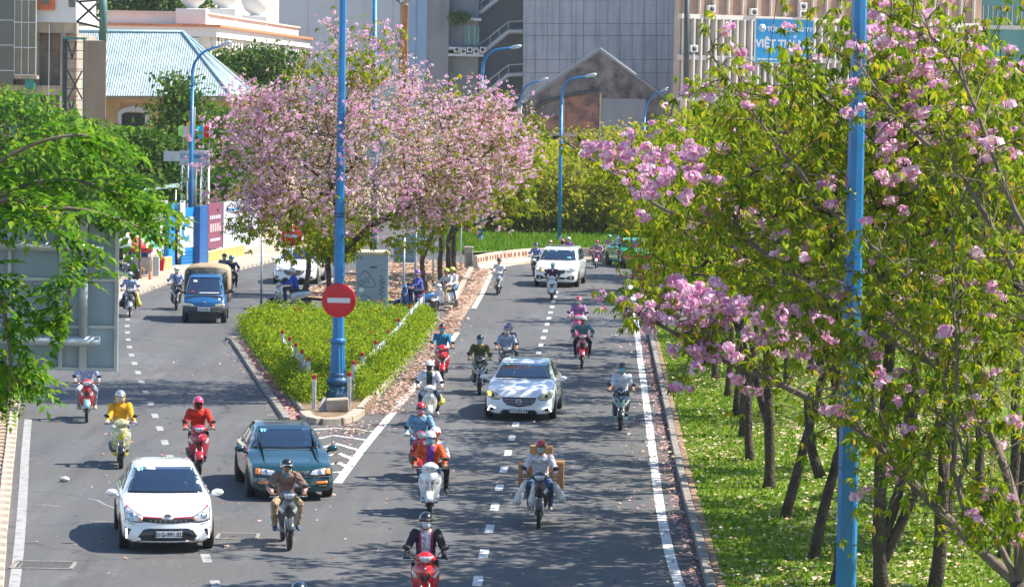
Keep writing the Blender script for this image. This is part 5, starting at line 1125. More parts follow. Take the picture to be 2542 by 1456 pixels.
b = MB(); b.box((0, -.018, 0), (.62, .008, .135), bev=.003); b.build('bar', WHS, sg)
b = MB(); b.box((0, .1, .2), (.1, .2, .04)); b.box((0, .1, -.2), (.1, .2, .04)); b.build('bracket', GALV, sg)
# ---- right-hand pole among the trees
pr = P(2103, 1300, 51.5); t = thing('lamp_post', 'thick blue octagonal lamp post rising through the flowering trees at right', 'lamp post', (pr.x, 51.5, 0.1))
b = MB(); octo(b, [(.17, 0), (.165, 3.0), (.15, 5.6)]); b.build('lower_shaft', POLEB, t)
b = MB(); octo(b, [(.143, 5.6), (.125, 9.0), (.11, 12.4)]); b.build('upper_shaft', POLEB, t)
for z in (1.15, 2.4, 5.6): b = MB(); octo(b, [(.176 - .004 * z, z), (.176 - .004 * z, z + .025)]); b.build('strap', BLACK, t)
b = MB(); b.box((-.02, -.165, 1.4), (.2, .015, 2.6), bev=.003); b.build('service_panel', POLEB, t)
b = MB(); b.lathe([(.24, 0), (.24, .04), (.17, .08)], 8); b.build('foot', POLED, t)
def lamp_post(label, base, r0, pts, name='street_lamp', head=True, sc=1.0):
    """base on the ground, then surveyed points up the shaft and out along the arm"""
    t = thing(name, label, 'street lamp', (base.x, base.y, 0.1)); o = Vector((base.x, base.y, 0.1)); q = [Vector(p) - o for p in pts]
    b = MB(); b.tube([Vector((0, 0, 0)), q[0]], [r0, r0 * .62], 10); b.build('shaft', POLEB, t)
    b = MB(); b.lathe([(r0 * 1.7, 0), (r0 * 1.7, .05), (r0 * 1.15, .1), (r0 * 1.1, .5), (r0, .52)], 12); b.build('foot', POLED, t)
    if len(q) > 1:
        cv = smooth_line(q, 6); b = MB(); b.tube(cv, [r0 * (.62 - .25 * i / len(cv)) for i in range(len(cv))], 8); b.build('arm', POLEB, t)
    if head:
        d = (q[-1] - q[-2]).normalized(); e = q[-1]; b = MB(); b.tube([e - d * .05, e + d * .1, e + d * .45, e + d * .62], [.05, .10, .12, .05], 10, flat=.55); b.build('lamp_head', LAMPG, t)
        b = MB(); b.ell(e + d * .35 + Vector((0, 0, -.05)), (.16, .09, .04), 10, 6); b.build('lens', LENS, t)
    return t
bs = G(470, 652); d = bs.y
lamp_post('blue street lamp with curved arm on the left pavement before the tin roof', bs, .13, [P(478, 215, d), P(480, 165, d), P(505, 130, d), P(545, 115, d)])
bs = G(1388, 611); d = bs.y
lamp_post('blue street lamp at the bend, arm towards the right over the gable wall', bs, .13, [P(1394, 260, d), P(1397, 225, d), P(1415, 198, d), P(1455, 190, d)])
bs = G(1192, 611); d = bs.y
lamp_post('blue street lamp behind the pink tree, arm towards the tower', bs, .15, [P(1197, 190, d), P(1203, 150, d), P(1228, 126, d), P(1268, 119, d)])
lamp_post('short-looking blue street lamp left of the gable wall', Vector((P(1290, 400, 225).x, 225, 0)), .14, [P(1293, 260, 225), P(1297, 230, 225), P(1312, 210, 225), P(1340, 201, 225)])
lamp_post('blue street lamp head just showing over the right trees', Vector((P(1598, 400, 225).x, 225, 0)), .14, [P(1600, 290, 225), P(1605, 262, 225), P(1620, 240, 225), P(1640, 228, 225)])
p9 = G(927, 724); lamp_post('slim blue pole rising behind the pink tree', Vector((p9.x, p9.y, 0)), .15, [P(931, -40, p9.y)], head=False, name='lamp_post')
# ---- back of the big overhead sign, lower left
D0 = 42.0
tl = P(22, 528, D0); br = P(288, 916, D0); t = thing('overhead_sign', 'back of a big grey overhead road sign on pipe supports', 'road sign', (tl.x, D0, 0))
sx, sz0, sz1 = br.x - tl.x, br.z, tl.z
xs = [-.34, 0.02, .68, 1.03, sx]; zs = [sz0, sz0 + .56, sz0 + 1.18, sz1]
for i in range(4):
    for j in range(3):
        b = MB(); b.box(((xs[i] + xs[i + 1]) / 2, .012, (zs[j] + zs[j + 1]) / 2), (xs[i + 1] - xs[i] - .012, .012, zs[j + 1] - zs[j] - .012)); b.build('panel', SIGNG, t)
def bar(x0, z0, x1, z1, wdt, nm, dy=-.02, m=GALV):
    b = MB()
    if abs(x1 - x0) > abs(z1 - z0): b.box(((x0 + x1) / 2, dy, z0), (x1 - x0, .05, wdt), bev=.006)
    else: b.box((x0, dy, (z0 + z1) / 2), (wdt, .052, z1 - z0), bev=.006)
    b.build(nm, m, t)
for z in zs: bar(xs[0], z, xs[-1], z, .05, 'frame_rail')
for x, w_ in ((xs[0], .05), (0.02, .05), (.70, .05), (xs[-1], .055)): bar(x, zs[0] - .02, x, zs[-1] + .02, w_, 'frame_stile', -.022)
bar(1.0, zs[0] - .03, 1.0, zs[-1] + .03, .10, 'mounting_channel', -.05)
def pipe(x0, z0, x1, z1, r, nm, dy):
    b = MB(); b.tube([(x0, dy, z0), (x1, dy, z1)], r, 16); b.build(nm, GALV, t)
zt_, zb2 = P(150, 610, D0).z, P(150, 840, D0).z; vx = P(213, 720, D0).x - tl.x
pipe(-1.6, zt_ + .03, P(262, 612, D0).x - tl.x, zt_ - .02, .066, 'support_pipe', -.19); pipe(-1.6, zb2 + .03, P(252, 841, D0).x - tl.x, zb2 - .02, .070, 'support_pipe', -.19)
pipe(vx, zb2, vx, zt_, .052, 'upright_pipe', -.19)
# the gantry column that carries it, beyond the frame on the left pavement
pipe(-1.6, .1 - 0, -1.6, zt_ + .5, .14, 'gantry_column', -.19)
# ---- grey cabinet with scrawls
CABG = mat('cabinet_grey', (0.27, 0.33, 0.40), 0.5, var=0.1, vscale=1.5, dirt=(0.20, 0.25, 0.30), dscale=1.5); INK = mat('spray_black', (0.02, 0.022, 0.03), 0.7, var=0)
cb = G(921, 795); t = thing('cabinet', 'grey electrical cabinet with black scrawls behind the hedge', 'cabinet', (cb.x, cb.y + .4, .1), .05)
cw, ch = 1.22, 2.35
b = MB(); b.box((0, 0, ch / 2), (cw, .8, ch), bev=.02); b.build('body', CABG, t)
b = MB(); b.box((0, 0, ch + .08), (cw + .1, .9, .18), bev=.06); b.build('lid', mat('cabinet_lid', (.50, .44, .33), .7, var=.15), t)
b = MB(); b.box((.0, -.405, ch / 2 - .12), (cw - .12, .012, ch - .5), bev=.004); b.build('door', CABG, t)
b = MB(); b.box((.05, -.415, ch - .45), (.25, .02, .05), bev=.006); b.build('vent', BLACK, t)
b = MB(); b.box((-.40, -.42, 1.05), (.17, .012, .15)); b.build('notice', WHS, t)
def scrawl(pts, r=.016):
    b = MB(); cv = smooth_line([Vector((x, -.414, z)) for x, z in pts], 6); b.tube(cv, r, 5, flat=.5); b.build('scrawl', INK, t)
scrawl([(-.5, 1.5), (-.35, 1.72), (-.22, 1.75), (-.05, 1.55), (.1, 1.35), (.08, 1.18), (-.15, 1.15), (-.4, 1.2), (-.52, 1.32), (-.42, 1.42), (-.3, 1.3), (-.42, 1.22)])
scrawl([(-.25, 1.52), (-.24, 1.3)]); scrawl([(-.16, 1.5), (-.14, 1.28)])
scrawl([(.30, 1.62), (.42, 1.45), (.28, 1.42), (.40, 1.30), (.48, 1.38), (.30, 1.22), (.45, 1.15), (.28, 1.05), (.42, 1.0), (.26, .90), (.40, .85), (.35, .70)], .02)
scrawl([(-.5, .75), (-.3, .85), (-.1, .78), (.05, .62)]); scrawl([(-.55, .55), (-.42, .62), (-.38, .50), (-.52, .42)])
# ---- sign posts on the median
def post(label, base, top, r=.045, name='sign_post'):
    t = thing(name, label, 'sign post', (base.x, base.y, .05)); h = top - .05
    b = MB(); b.tube([(0, 0, 0), (0, 0, h)], r, 10); b.build('pole', GALV, t); b = MB(); b.lathe([(r * 2.2, 0), (r * 2.2, .03), (r * 1.2, .06)], 10); b.build('base_plate', GALV, t); return t
def sign_rect(t, w_, h_, z, dx=0):
    b = MB(); b.box((dx, .06, z), (w_, .02, h_), bev=.004); b.build('sign_panel', SIGNG, t); b = MB(); b.box((dx, .04, z + h_ * .25), (w_ * .9, .03, .05)); b.build('batten', GALV, t); b = MB(); b.box((dx, .04, z - h_ * .25), (w_ * .9, .03, .05)); b.build('batten', GALV, t)
def hz(x, y, d): return P(x, y, d).z
q = G(648, 764); post('white sign post standing left of the hedge', q, hz(645, 575, q.y))
q = G(722, 764); t = post('post of the far no entry sign under the tree', q, hz(722, 575, q.y) + .3, .04)
sg2 = thing('no_entry_sign', 'second no entry sign partly veiled by drooping leaves', 'road sign', (q.x, q.y - .07, hz(722, 585, q.y)))
b = MB(); b.lathe([(.40, -.012), (.41, 0), (.40, .012), (.01, .013)], 32, M=Ms); b.build('disc', REDS, sg2); b = MB(); b.box((0, -.018, 0), (.55, .008, .12)); b.build('bar', WHS, sg2)
q = G(1001, 760); t = post('leaning grey post of a blank sign right of the cabinet', q, hz(988, 590, q.y), .05); sign_rect(t, .85, .95, hz(990, 622, q.y) - .05)
q = G(1030, 774); t = post('tall grey sign post at the right rear of the hedge', q, hz(1032, 520, q.y), .05); sign_rect(t, .78, .58, hz(1031, 602, q.y) - .05)
q = G(1075, 712); post('grey post on the dry median near the white retro scooter', q, hz(1077, 580, q.y), .055)
q = G(1143, 672); t = post('thin post of the no turning sign by the barrier', q, hz(1143, 520, q.y), .04)
st_ = thing('no_turn_sign', 'round red-ringed no turning sign by the barrier', 'road sign', (q.x, q.y - .06, hz(1142, 534, q.y)))
b = MB(); b.lathe([(.43, -.01), (.43, .01), (.01, .012)], 32, M=Ms); b.build('disc', WHS, st_); b = MB(); b.torus(.385, .05, 'Y', (0, -.016, 0), 32, 6, wide=.15); b.build('ring', REDS, st_)
b = MB(); b.box((0, -.02, 0), (.70, .006, .075), M=Matrix.Rotation(rad(45), 4, 'Y')); b.build('slash', REDS, st_)
b = MB(); b.tube(smooth_line([Vector((-.05, -.018, -.2)), Vector((-.05, -.018, .05)), Vector((.0, -.018, .15)), Vector((.12, -.018, .12))], 5), .035, 6, flat=.2); b.build('arrow', BLACK, st_)
q = G(1163, 668); t = thing('utility_box', 'pale concrete utility box at the start of the barrier', 'utility box', (q.x, q.y, .05))
b = MB(); b.box((0, 0, .5), (.42, .36, 1.0), bev=.02); b.build('body', CONC, t); b = MB(); b.box((0, 0, 1.03), (.48, .42, .08), bev=.02); b.build('cap', CONC, t); b = MB(); b.box((.02, -.185, .45), (.28, .01, .6)); b.build('door', CONC_D, t)
# ---- concrete barrier round the bend
BARR = mat('barrier_concrete', (0.52, 0.43, 0.33), 0.9, var=0.18, vscale=2, bump=0.2, bscale=30, dirt=(0.26, 0.17, 0.13), dscale=1.6, dthr=(.52, .75), streak=(.33, .25, .2)); BARR_R = mat('barrier_red', (0.24, 0.055, 0.04), 0.8, var=0.3, vscale=8)
bl = resample(smooth_line([G(1179, 672), G(1216, 664), G(1250, 659), G(1316, 652), G(1380, 650), G(1442, 650), G(1520, 651), G(1600, 655)], 8), .05)
t = thing('barrier', 'long concrete crash barrier with small red squares round the bend', 'barrier')
for i in range(0, len(bl) - 40, 40):
    seg = bl[i:i + 41:8]; rings = []
    for j, p in enumerate(seg):
        dd = (seg[min(j + 1, len(seg) - 1)] - seg[max(j - 1, 0)]).normalized(); nn = Vector((dd.y, -dd.x, 0))
        k = .006 if j in (0, len(seg) - 1) else 0
        rings.append([p + nn * (-a if s_ else a) + Vector((0, 0, z)) for s_, prof in ((0, [(.26, 0), (.26, .14), (.14, .28), (.10, .74 - k)]), (1, [(.10, .74 - k), (.14, .28), (.26, .14), (.26, 0)])) for a, z in prof])
    rings[0] = [p + (rings[1][q_] - p) * .02 for q_, p in enumerate(rings[0])]; rings[-1] = [p + (rings[-2][q_] - p) * .02 for q_, p in enumerate(rings[-1])]
    b = MB(); b.loft(rings, 0, False); sec_ = b.build('barrier_block', BARR, t)
    for j in range(5, 40, 11):
        p = bl[i + j]; dd = (bl[i + j + 1] - p).normalized(); nn = Vector((dd.y, -dd.x, 0)); a = math.atan2(dd.y, dd.x)
        b = MB(); b.box((0, 0, 0), (.21, .012, .2), M=Matrix.Rotation(-.09, 4, 'X')); b.build('red_square', BARR_R, sec_, p + nn * .128 + Vector((0, 0, .52)), (0, 0, a))
# ---- fence along the hedge: posts with red tops, rails and pickets
POSTW = mat('post_white', (0.55, 0.56, 0.58), 0.6, var=0.15, vscale=6); POSTR = mat('post_red', (0.50, 0.02, 0.03), 0.5, var=0.15)
t = thing('fence', 'low fence of red-topped white posts set in the hedge', 'fence')
FR_ = [G(876, 1002), G(897, 978), G(931, 944), G(961, 912), G(988, 880), G(1015, 842), G(1039, 812), G(1050, 798)]
FL_ = [G(700, 915), G(718, 935), G(733, 952), G(748, 970), G(765, 992)]
big = [(G(779, 1024), .80), (G(866, 1018), .82)]
for p, h_ in big + [(p, .98) for p in FR_ + FL_]:
    wd = .10 if h_ < .9 else .09
    b = MB(); b.box((0, 0, h_ / 2), (wd, wd, h_), bev=.006); pp = b.build('fence_post', POSTW, t, (p.x, p.y, .1))
    b = MB(); b.box((0, 0, h_ + .055), (wd + .006, wd + .006, .11), bev=.006); b.build('post_cap', POSTR, pp)
for run in (FR_, FL_):
    for a, c_ in zip(run, run[1:]):
        for z in (.45, .85): b = MB(); b.tube([(a.x, a.y, z), (c_.x, c_.y, z)], .012, 5); b.build('rail', GALV, t)
        n = int((c_ - a).length / .45)
        for k in range(1, n): q = a.lerp(c_, k / n); b = MB(); b.tube([(q.x, q.y, .15), (q.x, q.y, .98)], .013, 5); b.build('picket', GALV, t)
# ---- stone block and slab at the nose
q = G(838, 1030); b = MB(); b.box((0, 0, .17), (.60, .34, .34), bev=.03); o = b.build('stone_block', CONC, None, (q.x, q.y, .11), (.03, -.06, .12)); tag(o, 'tan stone block lying at the nose of the median', 'stone block')
q = G(800, 1030); b = MB(); b.box((0, 0, .17), (.26, .05, .38), bev=.01); o = b.build('stone_slab', mat('pink_granite', (.38, .33, .35), .7, var=.2, vscale=15), None, (q.x, q.y, .12), (-.45, .5, .2)); tag(o, 'thin granite slab leaning against the stone block', 'stone slab')
# bricks edging the nose on the right
for k in range(6):
    q = G(893 + 5 * k, 1030 - 6 * k); b = MB(); b.box((0, 0, .1), (.05, .16, .2), bev=.008); o = b.build('edging_brick', TERRA, None, (q.x + .12, q.y, .02), (0, 0, -.5)); tag(o, 'upright brown edging brick at the median nose, ' + ['first', 'second', 'third', 'fourth', 'fifth', 'sixth'][k] + ' from the front', 'brick', 'edging bricks of the median nose')
# ---- litter bits on the road
for (x, y, s_, lab) in ((160, 1195, .22, 'crumpled white paper on the left lane'), (296, 750, .5, 'white plastic sack on the far left kerb'), (1163, 723, .25, 'white scrap in the brick gutter')):
    q = G(x, y); b = MB(); b.ell((0, 0, s_ * .22), (s_ * .5, s_ * .35, s_ * .25), 10, 7); b.v = [(a + random.uniform(-.2, .2) * s_ * .5, c + random.uniform(-.2, .2) * s_ * .5, max(0, e + random.uniform(-.15, .2) * s_ * .5)) for a, c, e in b.v]; o = b.build('crumpled_paper', PLASTIC, None, (q.x, q.y, .01)); tag(o, lab, 'litter')

# ================================================================ TREES AND GREENERY
BARK = mat('bark', (0.062, 0.044, 0.034), 0.9, var=0.4, vscale=6, bump=1.0, bscale=14, dirt=(0.12, 0.095, 0.08), dscale=3, dthr=(.55, .75), bdist=.05); BARK2 = mat('bark_grey', (0.15, 0.115, 0.09), 0.9, var=0.3, vscale=5, bump=0.7, bscale=12)
PINK_LEAF = leaf_mat('trumpet_leaf', [(0.0, (0.06, 0.13, 0.006)), (0.25, (0.16, 0.26, 0.006)), (0.55, (0.28, 0.36, 0.008)), (0.90, (0.38, 0.42, 0.010)), (0.97, (0.58, 0.36, 0.02)), (1.0, (0.42, 0.20, 0.03))], .56, .4)
LEAF_G = leaf_mat('green_leaf', [(0.0, (0.04, 0.13, 0.006)), (0.5, (0.10, 0.26, 0.010)), (0.85, (0.20, 0.36, 0.014)), (1.0, (0.32, 0.38, 0.03))], .5, .4)
LEAF_F = leaf_mat('far_leaf', [(0.0, (0.03, 0.085, 0.012)), (0.5, (0.06, 0.15, 0.015)), (0.9, (0.12, 0.21, 0.02)), (1.0, (0.2, 0.24, 0.04))], .35, .5)
LEAF_Y = leaf_mat('yellow_leaf', [(0.0, (0.20, 0.26, 0.012)), (0.5, (0.36, 0.40, 0.02)), (0.85, (0.50, 0.46, 0.05)), (1.0, (0.50, 0.34, 0.08))], .6, .5)
HEDGE = leaf_mat('hedge_leaf', [(0.0, (0.06, 0.15, 0.006)), (0.4, (0.17, 0.31, 0.006)), (0.8, (0.34, 0.42, 0.010)), (1.0, (0.44, 0.40, 0.03))], .45, .45)
BLOS = leaf_mat('pink_blossom', [(0.0, (0.64, 0.24, 0.46)), (0.3, (0.76, 0.38, 0.60)), (0.65, (0.84, 0.56, 0.73)), (0.95, (0.88, 0.76, 0.84)), (1.0, (0.75, 0.55, 0.3))], .45, .6)
BLOS2 = leaf_mat('pale_blossom', [(0.0, (0.70, 0.42, 0.54)), (0.25, (0.80, 0.58, 0.66)), (0.5, (0.85, 0.74, 0.75)), (0.78, (0.86, 0.80, 0.74)), (0.90, (0.55, 0.36, 0.14)), (1.0, (0.34, 0.20, 0.08))], .45, .6)
REDF = leaf_mat('red_flower', [(0.0, (0.45, 0.01, 0.02)), (0.6, (0.62, 0.03, 0.04)), (1.0, (0.65, 0.10, 0.05))], .3, .6)
def tmpl_leaflet(L_, w_, origin, d, up):
    d = np.array(d, float); d /= np.linalg.norm(d); up = np.array(up, float); s_ = np.cross(d, up); s_ /= np.linalg.norm(s_) + 1e-9; u = np.cross(s_, d); o = np.array(origin, float)
    return [o, o + d * L_ * .45 + s_ * w_ / 2 + u * w_ * .18, o + d * L_ - u * L_ * .12, o + d * L_ * .45 - s_ * w_ / 2 + u * w_ * .18, o + d * L_ * .5]
def template(leaflets):
    V, Fc = [], []
    for l_ in leaflets:
        k = len(V); V += list(l_); Fc += [(k, k + 1, k + 4), (k + 1, k + 2, k + 4), (k + 2, k + 3, k + 4), (k + 3, k, k + 4)]
    return np.array(V), np.array(Fc)
PALM = template([tmpl_leaflet(l_, .30 * l_, (0, 0, 0), (math.sin(a), math.cos(a), -dr), (0, 0, 1)) for a, l_, dr in ((0, 1.0, .75), (.75, .92, .9), (-.75, .92, .9), (1.7, .7, 1.1), (-1.7, .7, 1.1))])
PINN = template([tmpl_leaflet(.30, .15, (0, t_, -.35 * t_ * t_), (s_ * .85, .42, -.35), (0, 0, 1)) for t_ in (.15, .32, .49, .66, .83) for s_ in (-1, 1)] + [tmpl_leaflet(.32, .15, (0, .95, -.32), (0, 1, -.7), (0, 0, 1))])
SIMP = (np.array([(0, 0, 0), (.28, .45, .05), (0, 1, -.1), (-.28, .45, .05)]), np.array([(0, 1, 2, 3)]))
PET = (np.array([(-.5, -.5, .06), (.5, -.42, -.04), (.45, .5, .1), (-.42, .5, -.06)]), np.array([(0, 1, 2, 3)]))
def leaves(name, tm, pos, size, mats, parent, tilt=.5, rng=NR, yaw=None):
    n = len(pos); V, Fa = stamp(tm[0], tm[1], pos, rotm(rng.random(n) * 6.28 if yaw is None else yaw, rng.normal(0, tilt, n), rng.normal(0, tilt * .7, n)), (size * (.65 + .7 * rng.random(n)))[:, None])
    o = link(name, np_mesh(name, V, Fa, mats, True), parent); o['kind'] = 'stuff'; return o
def blossoms(name, pos, size, mats, parent, k=20, rng=NR):
    """balls of crumpled petals"""
    n = len(pos); d = rng.normal(0, 1, (n, k, 3)); d /= np.linalg.norm(d, axis=2)[..., None]; sc = size * (.6 + .8 * rng.random(n))
    pp = pos[:, None, :] + d * (sc[:, None, None] * np.array([1.1, 1.1, .75]) * (.55 + .45 * rng.random((n, k, 1)))); m = n * k
    az = np.arctan2(d[..., 1], d[..., 0]).ravel(); po = np.arccos(np.clip(d[..., 2], -1, 1)).ravel()
    R = rotm(az + pi / 2, po * .9 + rng.normal(0, .3, m), rng.normal(0, .4, m))
    R = rotm(az - pi / 2, -po + rng.normal(0, .35, m), rng.normal(0, .35, m))
    V, Fa = stamp(PET[0], PET[1], pp.reshape(-1, 3), R, (np.repeat(sc, k) * (.42 + .40 * rng.random(m)))[:, None])
    o = link(name, np_mesh(name, V, Fa, mats, True), parent); o['kind'] = 'stuff'; return o
def grow(start, tips, r0, frac=.42, rtip=.008, rng=random, trunk=None, sides=6):
    """branches from start out to every tip: groups of tips share limbs. returns limb list [(pts, radii, order)]"""
    tips = np.asarray(tips); Ntot = len(tips); out = []
    def rec(p, idx, d, order):
        n = len(idx); c = tips[idx].mean(0); r = max(rtip, r0 * (n / Ntot) ** .46)
        if n == 1:
            e = tips[idx[0]]; m = (p + e) / 2 + NR.normal(0, .05, 3) * np.linalg.norm(e - p); out.append(([p, m, e], [max(rtip * 1.3, r * .9), rtip, rtip * .6], order)); return
        f = frac * (0.8 + .4 * NR.random()); e = p + (c - p) * f + NR.normal(0, .06, 3) * np.linalg.norm(c - p)
        m = (p + e) / 2 + d * np.linalg.norm(e - p) * .12 + NR.normal(0, .03, 3)
        r1 = max(rtip, r0 * (n / Ntot) ** .46 * .92); out.append(([p, m, e], [r, (r + r1) / 2, r1 * .9], order))
        X = tips[idx] - tips[idx].mean(0); u, s_, vt = np.linalg.svd(X, full_matrices=False); q = X @ vt[0]; k = 2 if n < 40 or order > 0 else 3
        o_ = np.argsort(q); cut = np.clip(int(n * (.35 + .3 * NR.random())), 1, n - 1); nd = (e - m); nd = nd / (np.linalg.norm(nd) + 1e-9)
        rec(e, idx[o_[:cut]], nd, order + 1); rec(e, idx[o_[cut:]], nd, order + 1)
    rec(np.array(start, float), np.arange(Ntot), np.array([0, 0, 1.0]), 0); return out
def build_limbs(limbs, parent, m, name='branches', big=.03):
    a = MB(); c_ = MB()
    for pts, rr, o_ in limbs: (a if rr[0] > big else c_).tube([Vector(p) for p in pts], rr, 7 if rr[0] > big else 4, cap=False)
    if a.v: o = a.build('limbs', m, parent)
    if c_.v: o = c_.build('twigs', m, parent); o['kind'] = 'stuff'
def ellipsoid_tips(c, r, n, rng=NR, hollow=.35, zmin=None):
    q = rng.normal(0, 1, (n * 3, 3)); q /= np.linalg.norm(q, axis=1)[:, None]; rad_ = (hollow ** 3 + (1 - hollow ** 3) * rng.random(n * 3)) ** (1 / 3); q *= rad_[:, None]
    q = q[q[:, 2] > -.75][:n]; lump = 1 + .18 * np.sin(q[:, 0] * 4 + c[0]) * np.cos(q[:, 1] * 3.3 + c[1]); return np.array(c) + q * np.array(r) * lump[:, None]
def trunk_mesh(base, top, r0, r1, parent, m, bend=.12, fork=None):
    base, top = Vector(base), Vector(top); b = MB(); L_ = (top - base).length; pts = []; rr = []
    off = Vector((random.uniform(-1, 1), random.uniform(-1, 1), 0)) * bend
    for i in range(8):
        t_ = i / 7; pts.append(base.lerp(top, t_) + off * math.sin(t_ * pi) + Vector((random.uniform(-.015, .015), random.uniform(-.015, .015), 0))); rr.append((r0 + (r1 - r0) * t_) * (1.25 if i == 0 else 1) * random.uniform(.94, 1.08))
    b.tube(pts, rr, 10); return b.build('trunk', m, parent)
def flower_tree(label, base, fork, crown, n_tips, r0, leaf_n=4, leaf_size=.2, flower=.2, fsize=.14, group='flowering trees of the park', bark=BARK, extra=None, fmat=BLOS, lmat=PINK_LEAF, lprob=1.0, tm=PALM, frac=.42, name='flowering_tree'):
    t = thing(name, label, 'tree', base, 0, group); o = np.array(base); fork = np.array(fork)
    trunk_mesh((0, 0, -.1), Vector(fork - o), r0, r0 * .8, t, bark)
    tips = ellipsoid_tips(crown[0], crown[1], n_tips)
    if extra is not None: tips = np.concatenate([tips, extra])
    limbs = grow(fork, tips, r0 * .85, frac); build_limbs([([p - o for p in pts], rr, k) for pts, rr, k in limbs], t, bark)
    ends = np.array([l_[0][-1] for l_ in limbs if l_[2] >= 0 and l_[1][-1] < .02]); mids = np.array([l_[0][1] for l_ in limbs if l_[1][0] < .03])
    allp = np.concatenate([ends, mids]) if len(mids) else ends
    keep = allp[NR.random(len(allp)) < lprob]
    L_ = np.repeat(keep, leaf_n, 0) + NR.normal(0, .16, (len(keep) * leaf_n, 3))
    if len(L_): leaves('leaves', tm, L_ - o, leaf_size, lmat, t)
    fl = tips[NR.random(len(tips)) < flower] if flower > 0 else tips[:0]
    if len(fl): fl = np.concatenate([fl, fl[NR.random(len(fl)) < .5] + NR.normal(0, fsize * .9, (int(0), 3))]) if False else fl; fl2 = np.repeat(fl, 2, 0) + NR.normal(0, fsize * .8, (len(fl) * 2, 3)); blossoms('blossoms', fl2 - o, fsize, fmat, t)
    return t
# ---- the pink tree of the median
bp_ = G(829, 987); fk = P(838, 800, bp_.y + .3); cc = P(925, 385, bp_.y + 1.5)
NTIP = 1000
tps = ellipsoid_tips(cc, (4.6, 4.0, 2.6), NTIP, hollow=.3)
top = ellipsoid_tips(P(880, 130, bp_.y + 1), (1.5, 1.5, 1.25), 45, hollow=.3); lf = ellipsoid_tips(P(625, 270, bp_.y + 1), (1.1, 1.5, 1.0), 55, hollow=.2); rt = ellipsoid_tips(P(1230, 330, bp_.y + 2), (1.3, 1.6, 1.5), 80, hollow=.2); lo = ellipsoid_tips(P(650, 520, bp_.y), (1.3, 1.5, .8), 60, hollow=.2)
t = thing('pink_flowering_tree', 'large pink flowering tree on the hedge median behind the blue post', 'tree', (bp_.x, bp_.y, .1)); o = np.array((bp_.x, bp_.y, .1))
trunk_mesh((0, 0, -.1), fk - Vector(o), .17, .14, t, BARK, .1)
tips = np.concatenate([tps, top, lf, rt, lo]); limbs = grow(fk, tips, .125, .40, .007); build_limbs([([p - o for p in pts], rr, k) for pts, rr, k in limbs], t, BARK, big=.02)
tw = [l_ for l_ in limbs if l_[1][0] < .022]; mids = np.array([l_[0][1] for l_ in tw])
relz = (tips[:, 2] - cc.z) / 2.75; rr_ = np.linalg.norm((tips - np.array(cc)) / np.array([4.5, 4.0, 2.75]), axis=1)
def spread(p, k, s_): return np.repeat(p, k, 0) + NR.normal(0, s_, (len(p) * k, 3))
outer = tips[(rr_ > .72) & (NR.random(len(tips)) < .9)]; inner = np.concatenate([tips[rr_ <= .8], mids[NR.random(len(mids)) < .55]])
blossoms('blossoms', spread(outer[NR.random(len(outer)) < .85], 5, .16) - o, .065, BLOS, t, 10); blossoms('faded_blossoms', spread(inner, 4, .2) - o, .05, BLOS2, t, 8)
leaves('dry_leaves', SIMP, spread(np.concatenate([inner, mids]), 4, .18) - o, .085, leaf_mat('tan_leaf', [(0, (.20, .11, .03)), (.5, (.38, .22, .06)), (.8, (.45, .34, .10)), (1, (.25, .26, .03))], .4, .6), t, .8)
lp_ = np.concatenate([spread(tips[NR.random(len(tips)) < .16], 3, .15), spread(ellipsoid_tips(P(690, 565, bp_.y - .5), (1.4, 1.2, .55), 60), 4, .12), spread(ellipsoid_tips(P(850, 175, bp_.y), (1.9, 1.4, .45), 55), 4, .12), spread(top, 2, .15), spread(ellipsoid_tips(P(950, 575, bp_.y + 1), (1.9, 1.5, .7), 75), 4, .15), spread(ellipsoid_tips(P(760, 620, bp_.y - .6), (.8, .8, .35), 26), 4, .12)])
leaves('leaves', PALM, lp_ - o, .19, PINK_LEAF, t)
